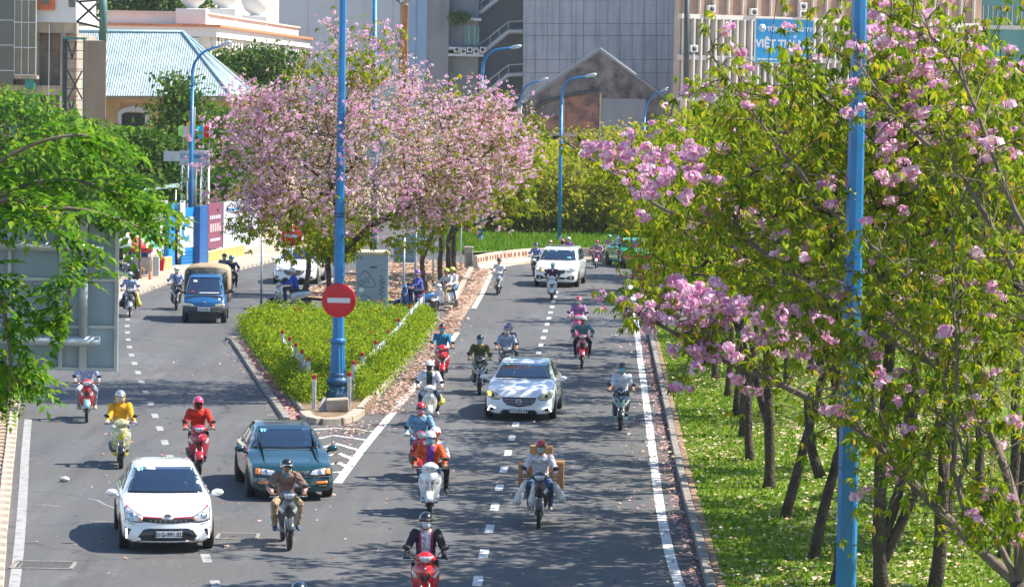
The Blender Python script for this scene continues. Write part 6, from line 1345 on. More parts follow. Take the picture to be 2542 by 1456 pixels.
# ---- park trees on the lawn (front row, then the rest)
PT = [(2018, 1399, 'leaning forked trunk nearest the right blue post'), (1946, 1298, 'dark trunk leaning right, second from the blue post'), (1909, 1222, 'V-forked trunk in mid lawn'), (1863, 1154, 'slim trunk behind the V-forked one'), (1844, 1095, 'stout twin trunk'), (1826, 1043, 'straight trunk past the twin one'),
      (1806, 992, 'knotted dark trunk'), (1778, 951, 'thin dark trunk near the far end of the lawn'), (1752, 916, 'farthest short trunk by the kerb'), (1955, 964, 'lone far trunk mid lawn'), (2073, 1466, 'dark trunk hugging the left of the blue post'), (2190, 1475, 'triple-stemmed trunk right of the blue post'),
      (2320, 1470, 'crossing pair of trunks at lower right'), (2422, 1361, 'slender trunk at far right'), (2490, 1395, 'thin pale trunk near the right border'), (2515, 1342, 'trunk at the right border')]
for i, (x, y, lab) in enumerate(PT):
    g = G(x, y); lean = {0: (.55, .2), 1: (.75, .3), 3: (-.1, .2), 6: (.05, 0)}.get(i, (random.uniform(-.15, .3), random.uniform(-.2, .4)))
    fz = random.uniform(2.3, 3.0) if i not in (2,) else 2.1; fork = (g.x + lean[0], g.y + lean[1], fz)
    near = g.y < 75; edge = x < 1960
    cz = 5.8 if edge else 6.9; cr = (2.7, 2.9, 3.15) if edge else (3.0, 3.0, 3.8)
    cxs = g.x + lean[0] + (-.35 if edge else .2)
    tr = flower_tree('flowering park tree with ' + lab, (g.x, g.y, .1), fork, ((cxs, g.y + .6, cz), cr), 100 if near else 85, .125 if i in (2, 4, 11, 12) else .105, 4, .22, .10 if edge else .16, .11, frac=.40)
    stems = {0: [((.1, .0, 1.5), (-.15, .3, 3.0))], 2: [((0, 0, 1.35), (-.42, .2, 3.1))], 4: [((0, .1, .3), (.35, .5, 3.0))], 11: [((0, 0, .9), (.55, .3, 3.3)), ((0, 0, .5), (.95, -.1, 3.1))], 12: [((0, 0, .15), (.35, .4, 3.2))]}.get(i, ())
    for a_, e_ in stems:
        b = MB(); b.tube(smooth_line([Vector(a_), Vector(a_).lerp(Vector(e_), .4) + Vector((.08 * (1 if e_[0] > 0 else -1), 0, 0)), Vector(e_)], 5), [.11, .105, .10, .095, .09, .088, .085, .08, .075, .07, .065], 9); b.build('stem', BARK, bpy.data.objects[tr.name])
# ---- the tree nearest the bridge, whose limbs sweep across the view
nb = Vector((7.7, 47.5, .1)); t = thing('flowering_tree', 'nearest flowering tree sweeping long bare limbs in from the lower right corner', 'tree', nb, 0, 'flowering trees of the park'); o = np.array(nb)
fk = P(2530, 1450, 48.0)
trunk_mesh((0, 0, -.1), fk - nb, .16, .13, t, BARK)
heroes = [([fk, P(2440, 1370, 48.5), P(2330, 1265, 49), P(2235, 1165, 49.5), P(2140, 1070, 50), P(2040, 1005, 50.5), P(1930, 950, 51), P(1800, 895, 51.5), P(1690, 835, 52), P(1600, 785, 52.3), P(1545, 760, 52.5)], .085),
          ([fk, P(2520, 1250, 49), P(2450, 1050, 50), P(2380, 925, 51), P(2270, 880, 51.5), P(2150, 800, 52), P(2040, 725, 52.5), P(1940, 660, 53.5), P(1860, 600, 55), P(1780, 560, 56), P(1650, 520, 57), P(1520, 430, 58), P(1400, 350, 59)], .075),
          ([fk, P(2560, 1150, 48), P(2560, 800, 48.5), P(2480, 600, 49), P(2380, 430, 49.5), P(2270, 330, 50), P(2180, 230, 50.5), P(2120, 130, 51)], .06),
          ([fk, P(2600, 1150, 47), P(2590, 700, 47), P(2500, 480, 47.5), P(2400, 220, 48), P(2310, 90, 48.5), P(2200, 40, 49)], .05),
          ([P(2380, 925, 51), P(2250, 690, 51.5), P(2100, 560, 52), P(1960, 400, 53), P(1850, 250, 54), P(1760, 130, 55)], .04)]
limbs = []; tp = []
for pts, r in heroes:
    cv = smooth_line(pts, 5); n = len(cv); limbs.append(([np.array(p) for p in cv], [r * (1 - .85 * i / n) + .007 for i in range(n)], 0))
    for i in range(5 if r > .045 else 3, n, 1):
        for k in range(2):
            L_ = (.35 + .75 * (1 - i / n)) * random.uniform(.6, 1.3); d_ = Vector((random.gauss(0, .8), random.gauss(0, .8), random.gauss(.45, .55))).normalized(); s0 = np.array(cv[i]); e = s0 + np.array(d_) * L_
            limbs.append(([s0, (s0 + e) / 2 + np.array((0, 0, .06)), e], [.016, .011, .006], 2)); tp.append(e)
            for q_ in range(2):
                d2 = (d_ + Vector((random.gauss(0, .6), random.gauss(0, .6), random.gauss(.1, .5)))).normalized(); m0 = (s0 + e) / 2 if q_ else e; e2 = m0 + np.array(d2) * L_ * random.uniform(.4, .8); limbs.append(([m0, (m0 + e2) / 2, e2], [.009, .007, .005], 3)); tp.append(e2)
near_t = np.concatenate([ellipsoid_tips(P(2400, 830, 49.2), (1.25, 1.1, 2.1), 120, hollow=.2), ellipsoid_tips(P(2480, 1290, 47.6), (.5, .6, .55), 34, hollow=.1), ellipsoid_tips(P(2120, 740, 49.4), (1.25, .7, 1.45), 110, hollow=.1), ellipsoid_tips(P(2300, 1060, 48.6), (1.3, .9, .8), 60, hollow=.2), ellipsoid_tips(P(2450, 330, 49.5), (1.1, 1.0, 1.2), 60, hollow=.2)])
limbs += [(pts, [r * .8 for r in rr], k + 1) for pts, rr, k in grow(fk, near_t, .07, .42, .006)]
tp = np.concatenate([np.array(tp), near_t])
for pts, rr, k in limbs: pass
a = MB(); c_ = MB()
for pts, rr, k in limbs: (a if k == 0 else c_).tube([Vector(p - o) for p in pts], rr, 8 if k == 0 else 4, cap=False)
a.build('limbs', BARK2, t); c_.build('twigs', BARK2, t)['kind'] = 'stuff'
sel = NR.random(len(tp)); leaves('leaves', PALM, np.concatenate([spread(tp[sel < .66], 2, .10), spread(near_t, 2, .12)]) - o, .20, PINK_LEAF, t)
band = [P(1640, 770, 52.2), P(1720, 745, 52), P(1790, 755, 52), P(1860, 760, 51.6), P(1900, 810, 51.4), P(1760, 870, 51.6), P(2000, 830, 51)]
fl = np.concatenate([tp[sel > .93]] + [np.array(p) + NR.normal(0, 1, (12, 3)) * np.array([.32, .35, .16]) for p in band] + [np.array(P(x, y, 53 + i % 3)) + NR.normal(0, 1, (9, 3)) * np.array([.35, .4, .2]) for i, (x, y) in enumerate([(2330, 170), (2250, 230), (2440, 160), (2200, 330), (2380, 290), (2500, 280), (2290, 120), (2210, 180), (2150, 430), (2240, 470), (1620, 450), (1560, 400), (1660, 480), (1700, 400), (1590, 380)])])
blossoms('blossoms', spread(fl, 2, .08) - o, .095, BLOS, t, 22)
# ---- more of the park behind: rows of the same trees farther off
BG = [(7.0, 106, 'behind the farthest kerb trunk'), (9.2, 98, 'deep in the park behind the lone far trunk'), (9.5, 84, 'in the second row behind the V-forked trunk'), (9.0, 72, 'in the second row behind the blue post'), (11.5, 66, 'second row, near the right border'), (7.6, 121, 'at the end of the lawn above the bowl planter'), (10.6, 112, 'far end of the park, second row')]
for X, Y, lab in BG:
    flower_tree('flowering park tree ' + lab, (X, Y, .1), (X + .2, Y, 2.6), ((X, Y, 6.1), (2.9, 2.9, 3.4)), 75, .12, 3, .25, .12, .12)
for (x, y, lab) in ((1745, 300, 55),): pass
for X, Y, cz, r_, lab in ((6.9, 133, 4.9, (2.6, 2.6, 2.6), 'over the planters by the green taxi'), (9.8, 140, 5.2, (3.2, 3.2, 3.2), 'behind the green taxi'), (8.6, 152, 5.2, (2.7, 2.7, 3.0), 'at the far bend right of the barrier'), (12.4, 150, 6.2, (3.4, 3.4, 3.6), 'deep behind the taxi')):
    flower_tree('leafy flowering tree ' + lab, (X, Y, .1), (X, Y, 2.2), ((X, Y, cz), r_), 110, .14, 5, .27, .07, .12, group='trees round the bend')
def clump_tree(label, base, h, crown_c, crown_r, m, n_clump=40, per=110, lsize=.22, r0=.15, cat='tree', name='tree', clump=.55, tm=SIMP, group='green trees', bark=BARK, flower=None, core=True):
    """tree of leaf clumps: trunk, limbs to each clump, leaves gathered round the limb ends"""
    t = thing(name, label, cat, base, 0, group); o = np.array(base); tips = ellipsoid_tips(crown_c, crown_r, n_clump, hollow=.3)
    fk = np.array((base[0] * .7 + crown_c[0] * .3, base[1] * .7 + crown_c[1] * .3, base[2] + max(.3, (crown_c[2] - crown_r[2] - base[2]) * .9)))
    trunk_mesh((0, 0, -.2), Vector(fk - o), r0, r0 * .8, t, bark); limbs = grow(fk, tips, r0 * .8, .45, .012); build_limbs([([p - o for p in pts], rr, k) for pts, rr, k in limbs], t, bark, big=.035)
    L_ = np.repeat(tips, per, 0) + NR.normal(0, 1, (n_clump * per, 3)) * np.array([clump, clump, clump * .6]); leaves('leaves', tm, L_ - o, lsize, m, t, tilt=.8)
    if flower: blossoms('blossoms', spread(tips[NR.random(len(tips)) < .6], 3, clump * .6) - o, .2, flower, t, 10)
    return t
# ---- second median: trunks seen under the pink tree, with thin green-yellow crowns
for (x, y, tx, cx_, cy_, cr, lab) in ((752, 736, 765, 800, 540, (1.9, 1.9, 1.3), 'by the white saloon beyond the gap'), (818, 770, 815, 830, 600, (1.0, 1.0, .9), 'short one left of the cabinet'), (1062, 742, 1048, 1100, 480, (2.4, 2.2, 1.9), 'with the leaning trunk beside the grey posts'), (1098, 715, 1096, 1170, 420, (2.6, 2.4, 2.2), 'near the no turning sign'), (1112, 700, 1112, 1210, 470, (2.3, 2.2, 1.8), 'rightmost above the barrier'), (1128, 690, 1125, 1240, 350, (2.6, 2.4, 2.3), 'tallest behind the pink tree')):
    g = G(x, y); c_ = P(cx_, cy_, g.y + .5)
    flower_tree('yellow-green median tree ' + lab, (g.x, g.y, .1), P(tx, y - 100, g.y), (c_, cr), 90, .13, 5, .24, .10, .13, group='trees of the far median', fmat=BLOS)
# ---- far bush wall behind the barrier, green verge in front of it
vg = [(p.x, p.y) for p in (G(1170, 640), G(1250, 635), G(1320, 630), G(1440, 628), G(1560, 632))]
sheet('verge', [(p[0], p[1] + .5) for p in vg] + [(22, 215), (-6, 215)], .25, LM)
tufts('grass', np.concatenate([sample_poly([(-4, 168), (9, 178), (9, 192), (-4, 190)], 9000)]), .24, leaf_mat('verge_grass', [(0, (.07, .20, .01)), (.6, (.15, .30, .015)), (1, (.28, .34, .03))], .4), .28, .12)['label'] = 'bright green grass bank behind the barrier'
for i in range(15):
    x = 1160 + 29 * i; d_ = 192 + (i % 3) * 2.5; pz = P(x, 470 + 12 * math.sin(i * 1.7), d_); hgt = pz.z + 1.1 + .8 * math.sin(i * 2.3)
    clump_tree('tall yellow-green bush number along the bank'.replace(' number', '') + ', ' + ['leftmost', 'second from the left', 'third from the left', 'fourth from the left', 'fifth from the left', 'sixth from the left', 'seventh from the left', 'middle one', 'seventh from the right', 'sixth from the right', 'fifth from the right', 'fourth from the right', 'third from the right', 'second from the right', 'rightmost'][i],
        (pz.x, d_, .1), hgt, (pz.x, d_, hgt * .52), (.95, 1.2, hgt * .52), LEAF_Y, 34, 60, .30, .07, 'bush', 'bush', .42, group='bushes behind the barrier')
# ---- the clipped hedge on the median: thousands of small leaves over a soil bed
hp = [(p.x, p.y) for p in (G(760, 1012), G(792, 992), G(806, 966), G(840, 955), G(868, 966), G(884, 1004), G(900, 1002), G(930, 972), G(985, 915), G(1035, 855), G(1062, 815), G(1045, 797), G(900, 800), G(700, 806), G(615, 812), G(628, 850), G(690, 935), G(735, 992))]
def hedge_h(x, y): return .72 + .16 * np.sin(x * 1.3 + y * .35) * np.cos(y * .5 - x) + .10 * np.sin(y * 1.7 + x * 2.1) + .08 * np.sin(x * 5.1) * np.sin(y * 2.3) - np.clip((y - 108) * .02, 0, .15)
hg = thing('hedge', 'bright green clipped hedge filling the triangular median', 'hedge')
cl_ = sample_poly(hp, 1500); ch_ = hedge_h(cl_[:, 0], cl_[:, 1]) * (.66 + .5 * NR.random(1500)); xy = np.repeat(cl_, 34, 0) + NR.normal(0, 1, (1500 * 34, 2)) * np.array([.13, .2]); z = .1 + np.clip(np.repeat(ch_, 34) - np.abs(NR.normal(0, .13, len(xy))), .05, 2); leaves('leaves', SIMP, np.column_stack([xy, z]), .095, HEDGE, hg, .7)
sp_ = sample_poly(hp, 800); spz = hedge_h(sp_[:, 0], sp_[:, 1]); leaves('shoots', SIMP, np.concatenate([np.column_stack([sp_ + NR.normal(0, .03, sp_.shape), .08 + spz * (.92 + .12 * NR.random(len(spz))) + .05 * k]) for k in range(5)]), .10, HEDGE, hg, .6)
ed = []
for a, c_ in zip(hp, hp[1:] + hp[:1]):
    n = int(math.dist(a, c_) * 420); t_ = NR.random(n)[:, None]; ed.append(np.array(a) * (1 - t_) + np.array(c_) * t_)
ed = np.concatenate(ed); ed += NR.normal(0, .17, ed.shape); zz = .12 + NR.random(len(ed)) * hedge_h(ed[:, 0], ed[:, 1]) * (.75 + .3 * np.sin(ed[:, 0] * 3.1 + ed[:, 1] * 2.7)); leaves('side_leaves', SIMP, np.column_stack([ed, zz]), .09, HEDGE, hg, .9)
b = MB()                                                                   # woody core that keeps the soil from showing
g_ = sample_poly(hp, 900)
for x, y in g_: b.tube([(x, y, .05), (x + random.uniform(-.12, .12), y, .35), (x + random.uniform(-.2, .2), y + random.uniform(-.2, .2), .72)], [.012, .009, .004], 4, cap=False)
b.build('stems', BARK, hg)['kind'] = 'stuff'
fx = np.concatenate([sample_poly([(p.x, p.y) for p in (G(690, 830), G(830, 850), G(830, 812), G(700, 806))], 16), sample_poly([(p.x, p.y) for p in (G(940, 812), G(1050, 812), G(1040, 800), G(930, 798))], 12), sample_poly(hp, 5)])
blossoms('red_flowers', np.column_stack([fx, .16 + hedge_h(fx[:, 0], fx[:, 1])]), .06, REDF, hg, 9)
# ---- small shrubs: red-flowering planters on the right, bowl, young plant by the hoarding
pot_m = mat('terracotta_bowl', (0.38, 0.12, 0.07), 0.8, var=0.15, dirt=(.22, .12, .09), dscale=3)
def planter(label, c, r, h_, bush_r, n, fl=20, m=LEAF_G):
    t = thing('flower_pot', label, 'flower pot', (c.x, c.y, .02), 0, 'potted bougainvilleas by the kerb'); b = MB(); b.lathe([(r * .6, 0), (r * .8, h_ * .4), (r, h_ * .9), (r * 1.06, h_), (r * .96, h_), (r * .9, h_ * .85), (.02, h_ * .8)], 24); b.build('bowl', pot_m, t)
    for k in range(5): b = MB(); e = Vector((random.uniform(-.4, .4) * bush_r, random.uniform(-.4, .4) * bush_r, h_ + bush_r)); b.tube([(0, 0, h_ * .8), e * .5 + Vector((0, 0, h_ * .4)), e], [.02, .014, .006], 5); b.build('stem', BARK, t)
    q = NR.normal(0, 1, (n, 3)) * np.array([bush_r * .5, bush_r * .5, bush_r * .42]) + np.array([0, 0, h_ + bush_r * .75]); q[:, 2] = np.maximum(q[:, 2], h_ * .7); leaves('leaves', SIMP, q, .11, m, t, .8)
    if fl: blossoms('red_flowers', q[NR.integers(0, n, fl)] + np.array([0, 0, .05]), .11, REDF, t, 10)
for i, (x, y, r, lab) in enumerate(((1627, 747, .50, 'big terracotta bowl of red bougainvillea by the driveway'), (1606, 722, .42, 'second potted bougainvillea from the driveway'), (1598, 704, .40, 'third potted bougainvillea, beside the kerb'), (1590, 690, .40, 'farthest potted bougainvillea next to the red post'), (1650, 715, .42, 'potted bougainvillea behind the big bowl'))):
    planter(lab, G(x, y), r, .42, .8, 700, 22)
q = G(1571, 691); b = MB(); b.lathe([(.17, 0), (.17, .04), (.06, .06), (.055, .62), (.03, .66)], 14); o = b.build('red_bollard', REDS, None, (q.x, q.y, .0)); tag(o, 'red bollard at the end of the right kerb', 'bollard')
kerb('kerb', [G(1603, 757), G(1594, 735), G(1585, 712), G(1578, 694)], 'dark kerb beside the potted bougainvilleas', .16, .15, CONC_D, .8)
sheet('pavement', [(p.x, p.y) for p in (G(1607, 757), G(1590, 712), G(1581, 692))] + [(22, 134), (22, 121)], .10, PAVE)
# ---- foreground tree on the left: drooping feathery sprays round the sign
lt = Vector((-9.2, 40.2, .1)); t = thing('feathery_tree', 'bright green feathery tree drooping over the big sign at left', 'tree', lt); o = np.array(lt)
fk = Vector((-8.9, 40.3, 4.6)); trunk_mesh((0, 0, -.1), fk - lt, .16, .12, t, BARK2)
DL = 40.6
hero = [[fk, P(-160, 560, DL), P(-40, 430, DL), P(80, 360, DL), P(190, 335, DL), P(245, 350, DL + .3)], [fk, P(-120, 600, DL), P(40, 470, DL + .2), P(180, 450, DL + .3), P(290, 480, DL + .4), P(362, 520, DL + .5)], [fk, P(-150, 640, DL - .2), P(0, 500, DL - .3), P(90, 520, DL - .5), P(150, 590, DL - .7), P(175, 680, DL - .8), P(165, 760, DL - .8), P(150, 810, DL - .8)],
        [fk, P(-120, 640, DL - .3), P(-30, 560, DL - .5), P(40, 600, DL - .7), P(95, 680, DL - .9), P(60, 700, DL - .9)], [fk, P(-130, 700, DL - .3), P(-40, 680, DL - .6), P(5, 760, DL - .8), P(25, 880, DL - .8), P(20, 960, DL - .8), P(15, 1020, DL - .8)], [fk, P(-100, 560, DL + .6), P(60, 520, DL + 1), P(200, 520, DL + 1.1), P(300, 548, DL + 1.2), P(395, 585, DL + 1.3)],
        [fk, P(-160, 480, DL + .8), P(-20, 390, DL + 1), P(120, 400, DL + 1.2), P(230, 440, DL + 1.3), P(300, 500, DL + 1.3)], [fk, P(-150, 520, DL - .6), P(-20, 440, DL - .8), P(60, 430, DL - .9), P(120, 470, DL - 1), P(130, 540, DL - 1)], [fk, P(-180, 800, DL), P(-60, 860, DL - .2), P(20, 920, DL), P(60, 960, DL + .2)]]
a = MB(); lpos = []; lyaw = []
for hi_, h_ in enumerate(hero):
    if hi_ in (3, 6, 7): continue
    cv = smooth_line([Vector(p) for p in h_], 7); n = len(cv); a.tube([p - lt for p in cv], [.045 * (1 - .85 * i / n) + .005 for i in range(n)], 6, cap=False)
    for i in range(9, n):
        d_ = (cv[min(i + 1, n - 1)] - cv[i - 1]); yw = math.atan2(-d_.x, d_.y)
        for k in range(2): lpos.append(np.array(cv[i]) + NR.normal(0, .06, 3)); lyaw.append(yw + random.choice((-1, 1)) * random.uniform(.2, 1.5))
a.build('limbs', BARK2, t); lpos = np.array(lpos); leaves('leaves', PINN, lpos - o, .46, LEAF_G, t, .35, yaw=np.array(lyaw))
# low shrubs and a bush at the left border under it
q = G(30, 1035); clump_tree('leafy green bush on the left pavement below the sign', (q.x - .5, q.y + 1, .1), 1.6, (q.x - .45, q.y + 1, 1.0), (.75, .9, .85), LEAF_G, 34, 90, .13, .05, 'bush', 'bush', .2, group='left pavement greenery')
# ---- green trees behind the hoarding and round the old house
for (x, y, d_, rx, rz, m, n, lab) in ((60, 370, 160, 3.2, 2.4, LEAF_G, 46, 'at the far left edge under the old building'), (190, 420, 162, 3.0, 2.6, LEAF_G, 46, 'behind the big sign'), (300, 420, 168, 3.2, 2.0, LEAF_G, 46, 'before the arched window'), (400, 440, 166, 2.8, 2.2, LEAF_F, 44, 'left of the white gateway'), (300, 490, 158, 2.6, 1.3, LEAF_F, 30, 'low over the umbrellas'), (448, 265, 196, 1.35, 1.9, LEAF_F, 26, 'beside the tin roof'), (560, 380, 176, 2.6, 2.2, LEAF_F, 40, 'behind the gateway flags'),
        (560, 200, 225, 3.2, 1.8, LEAF_F, 36, 'at the right corner of the tin roof'), (660, 190, 225, 2.8, 1.9, LEAF_F, 36, 'beside the white pavilion'), (700, 330, 195, 3.6, 2.6, LEAF_F, 44, 'hidden behind the pink tree'), (1270, 420, 205, 3.0, 2.8, LEAF_Y, 40, 'left of the brick gable'), (1340, 400, 215, 2.4, 1.2, LEAF_Y, 30, 'below the brick gable'), (1560, 420, 205, 3.4, 2.8, LEAF_Y, 44, 'right of the brick gable'), (1680, 420, 200, 4.0, 3.4, LEAF_Y, 50, 'in front of the office block'), (1850, 420, 190, 4.4, 4.0, LEAF_F, 50, 'deep behind the park'), (2150, 420, 190, 5.0, 4.6, LEAF_F, 50, 'far behind the right park trees'), (2450, 420, 185, 5.0, 5.0, LEAF_F, 50, 'at the far right behind the park')):
    c_ = P(x, y, d_); clump_tree('green tree ' + lab, (c_.x, d_, .1), 8, tuple(c_), (rx, rx, rz), m, n, 110, .34, .16, clump=.62, group='green trees round the buildings')
for (x, lab) in ((330, 'left'), (430, 'right')):
    c_ = P(x, 5, 300); clump_tree('tree with yellow blossom above the white parapet, ' + lab + ' one', (c_.x, 300, .1), 18, tuple(c_), (3.6, 3, 2.4), LEAF_F, 36, 100, .5, .2, clump=.8, group='trees with yellow blossom', flower=leaf_mat('yellow_blossom', [(0, (.55, .28, .01)), (1, (.75, .45, .02))], .3, .6))
# ---- slender street tree by the stalls
q = G(349, 697); clump_tree('slender street tree by the snack umbrellas', (q.x, q.y, .1), 5, tuple(P(345, 520, q.y)), (1.3, 1.3, .7), LEAF_G, 22, 70, .2, .07, clump=.35, group='left pavement greenery', bark=BARK2)
q = G(512, 648); clump_tree('young shrub growing at the striped hoarding base', (q.x + .15, q.y - .3, .1), 1.8, (q.x + .15, q.y - .3, 1.0), (.3, .3, .75), LEAF_Y, 12, 60, .14, .03, 'bush', 'bush', .14, group='left pavement greenery')

# ---- lawn and low shrubs beyond the driveway on the right, behind the planters
sheet('lawn', [(8.2, 134), (60, 134), (60, 151), (9.2, 151)], .09, LM)
for i in range(9):
    X = 8.6 + i * 1.9; clump_tree('low leafy shrub in the row behind the park, ' + ['first', 'second', 'third', 'fourth', 'fifth', 'sixth', 'seventh', 'eighth', 'ninth'][i] + ' from the kerb', (X, 131 + (i % 2), .1), 1.6, (X, 131 + (i % 2), 1.0), (1.2, .9, .95), LEAF_G if i % 3 else LEAF_Y, 22, 70, .20, .05, 'bush', 'bush', .28, group='shrub row behind the park')

# ================================================================ BUILDINGS
def bx(b, x0, y0, x1, y1, d, dep, mi=0, bev=0):
    """box whose front face fills the surveyed rectangle at distance d, going dep metres back (negative: towards the road)"""
    xm, ym = (x0 + x1) / 2, (y0 + y1) / 2; X0, X1 = P(x0, ym, d).x, P(x1, ym, d).x; Z1, Z0 = P(xm, y0, d).z, P(xm, y1, d).z
    b.box(((X0 + X1) / 2, d + dep / 2, (Z0 + Z1) / 2), (abs(X1 - X0), abs(dep), abs(Z1 - Z0)), mi, bev=bev); return b
def part(t, name, m, *rects):
    b = MB()
    for r in rects: bx(b, *r)
    for i, v in enumerate(b.v): b.v[i] = tuple(Vector(v) - t.location)
    return b.build(name, m, t)
def bthing(name, label, x, d, cat='building'): return thing(name, label, cat, (P(x, 400, d).x, d, 0))
OLDC = mat('old_concrete', (0.40, 0.33, 0.25), 0.9, var=0.15, vscale=0.7, dirt=(0.20, 0.16, 0.13), dscale=0.5, dthr=(.48, .72), streak=(.22, .18, .15), bump=.2, bscale=6)
GREYW = mat('patchy_blockwork', (0.30, 0.26, 0.22), 0.9, var=0.3, vscale=1.8, dirt=(0.16, 0.15, 0.15), dscale=1.0, streak=(.36, .25, .18))
WHITEW = mat('white_wall', (0.66, 0.65, 0.63), 0.8, var=0.05, vscale=0.5, dirt=(.6, .56, .5), dscale=.4, dthr=(.6, .85))
ORANGEW = mat('orange_wall', (0.62, 0.17, 0.06), 0.8, var=0.12); CREAM = mat('cream_wall', (0.62, 0.56, 0.47), 0.8, var=0.08, vscale=.6)
WGLASS = mat('window_glass', (0.03, 0.05, 0.06), 0.06, var=0.4, vscale=.6, spec=.8); SMOKE = mat('smoked_glass', (0.10, 0.10, 0.085), 0.12, var=0.25, vscale=.8, spec=.8)
MULL = mat('white_mullion', (0.55, 0.57, 0.56), 0.5, var=.1); TEALS = mat('teal_sheet', (0.02, 0.20, 0.20), 0.5, var=.15); DARKM = mat('dark_steel', (0.035, 0.045, 0.05), 0.6, var=.2)
# ---- old concrete building at the upper left
d = 190; t = bthing('old_building', 'weathered concrete building with glazed balcony at the upper left', 60, d)
part(t, 'wall', OLDC, (-260, -260, 96, 720, d + .6, 9), (148, 84, 188, 720, d + .5, 9)); part(t, 'infill_wall', GREYW, (96, 78, 148, 236, d + 1.2, 8)); part(t, 'lower_wall', GREYW, (96, 236, 148, 720, d + 1.25, 8))
part(t, 'upper_wall', WHITEW, (85, -260, 190, 56, d - .1, 9)); part(t, 'orange_panel', ORANGEW, (93, -80, 136, 25, d - .3, .3)); part(t, 'orange_panel_window', WGLASS, (103, -70, 122, 10, d - .36, .1))
part(t, 'window', WGLASS, (171, -30, 186, 18, d - .18, .1)); part(t, 'beam', OLDC, (85, 56, 190, 82, d + .05, 1)); part(t, 'column', OLDC, (147, 82, 160, 720, d + .1, .9)); part(t, 'beam', OLDC, (10, 212, 190, 236, d + .02, 1)); part(t, 'column', CREAM, (146, 236, 152, 720, d - .05, .2))
part(t, 'smoked_glass_wall', mat('dark_bay_glass', (.03, .05, .065), .1, var=.3, vscale=.4, spec=.8), (-260, -200, 34, 208, d - .4, 1.0))
for y in (-40, 50, 112, 175): part(t, 'bay_rail', MULL, (-40, y - 1, 34, y + 1, d - .5, .1))
for i in range(3):
    for j, (ya, yb) in enumerate(((-60, -2), (2, 54), (57, 117), (120, 185))): part(t, 'balcony_pane', SMOKE, (38 + 17.3 * i, ya, 53 + 17.3 * i, yb, d - 1.1, .05))
for x in (36, 53.8, 71, 89): part(t, 'balcony_mullion', MULL, (x - .9, -80, x + .9, 187, d - 1.2, .12))
for y in (0, 56, 118, 186): part(t, 'balcony_rail', MULL, (34, y - 1.2, 91, y + 1.2, d - 1.22, .12))
part(t, 'balcony_floor', OLDC, (34, 187, 91, 196, d - 1.1, 1.4)); part(t, 'gutter_box', TEALS, (62, 196, 84, 222, d - .9, .6))
for i in range(10): part(t, 'teal_sheet', TEALS, (28 + 7 * i, 236, 33.6 + 7 * i, 400, d - .02 - .03 * (i % 2), .1))
for x in (84, 120): part(t, 'cable', MULL, (x, 60 if x > 100 else 210, x + 1.5, 400, d - .5, .04))
# ---- brown hoarding board on a lattice mast
d = 183; t = bthing('billboard', 'plain brown billboard back on a dark lattice mast', 208, d, 'billboard')
part(t, 'board', mat('brown_board', (.30, .225, .155), .8, var=.12, vscale=.6, streak=(.20, .15, .11)), (208, 101, 262, 420, d, .12)); part(t, 'board_edge', TEALS, (205.5, 98, 208, 420, d - .02, .3)); part(t, 'board_edge', TEALS, (158, 93, 214, 98, d - .05, .3))
for x in (154, 163, 205): part(t, 'mast_leg', DARKM, (x, 95, x + (8 if x == 154 else 2), 420, d + .1, .25))
for y in (104, 125, 146, 171, 176, 196, 220, 248, 272, 300): part(t, 'mast_rung', DARKM, (163, y, 206, y + 1.6, d + .15, .08))
for k, (x0, y0, x1, y1) in enumerate(((168, 104, 180, 146), (190, 104, 178, 146), (168, 176, 204, 246), (204, 176, 168, 246), (170, 250, 184, 300), (184, 250, 170, 300))): b = MB(); b.tube([P(x0, y0, d + .2) - t.location, P(x1, y1, d + .2) - t.location], .045, 5); b.build('mast_brace', DARKM, t)
b = MB(); b.tube([P(254, 101, d + .5) - t.location, P(258, 40, d + .5) - t.location, P(255, -30, d + .5) - t.location], .22, 8); b.build('mast_tube', mat('mast_green', (.08, .16, .14), .6, var=.2), t)
for (x0, y0, x1, y1) in ((190, 0, 250, 55), (250, 0, 190, 55), (190, 55, 252, 70), (190, 5, 256, 0)): b = MB(); b.tube([P(x0, y0, d + 1) - t.location, P(x1, y1, d + 1) - t.location], .07, 5); b.build('mast_brace', DARKM, t)
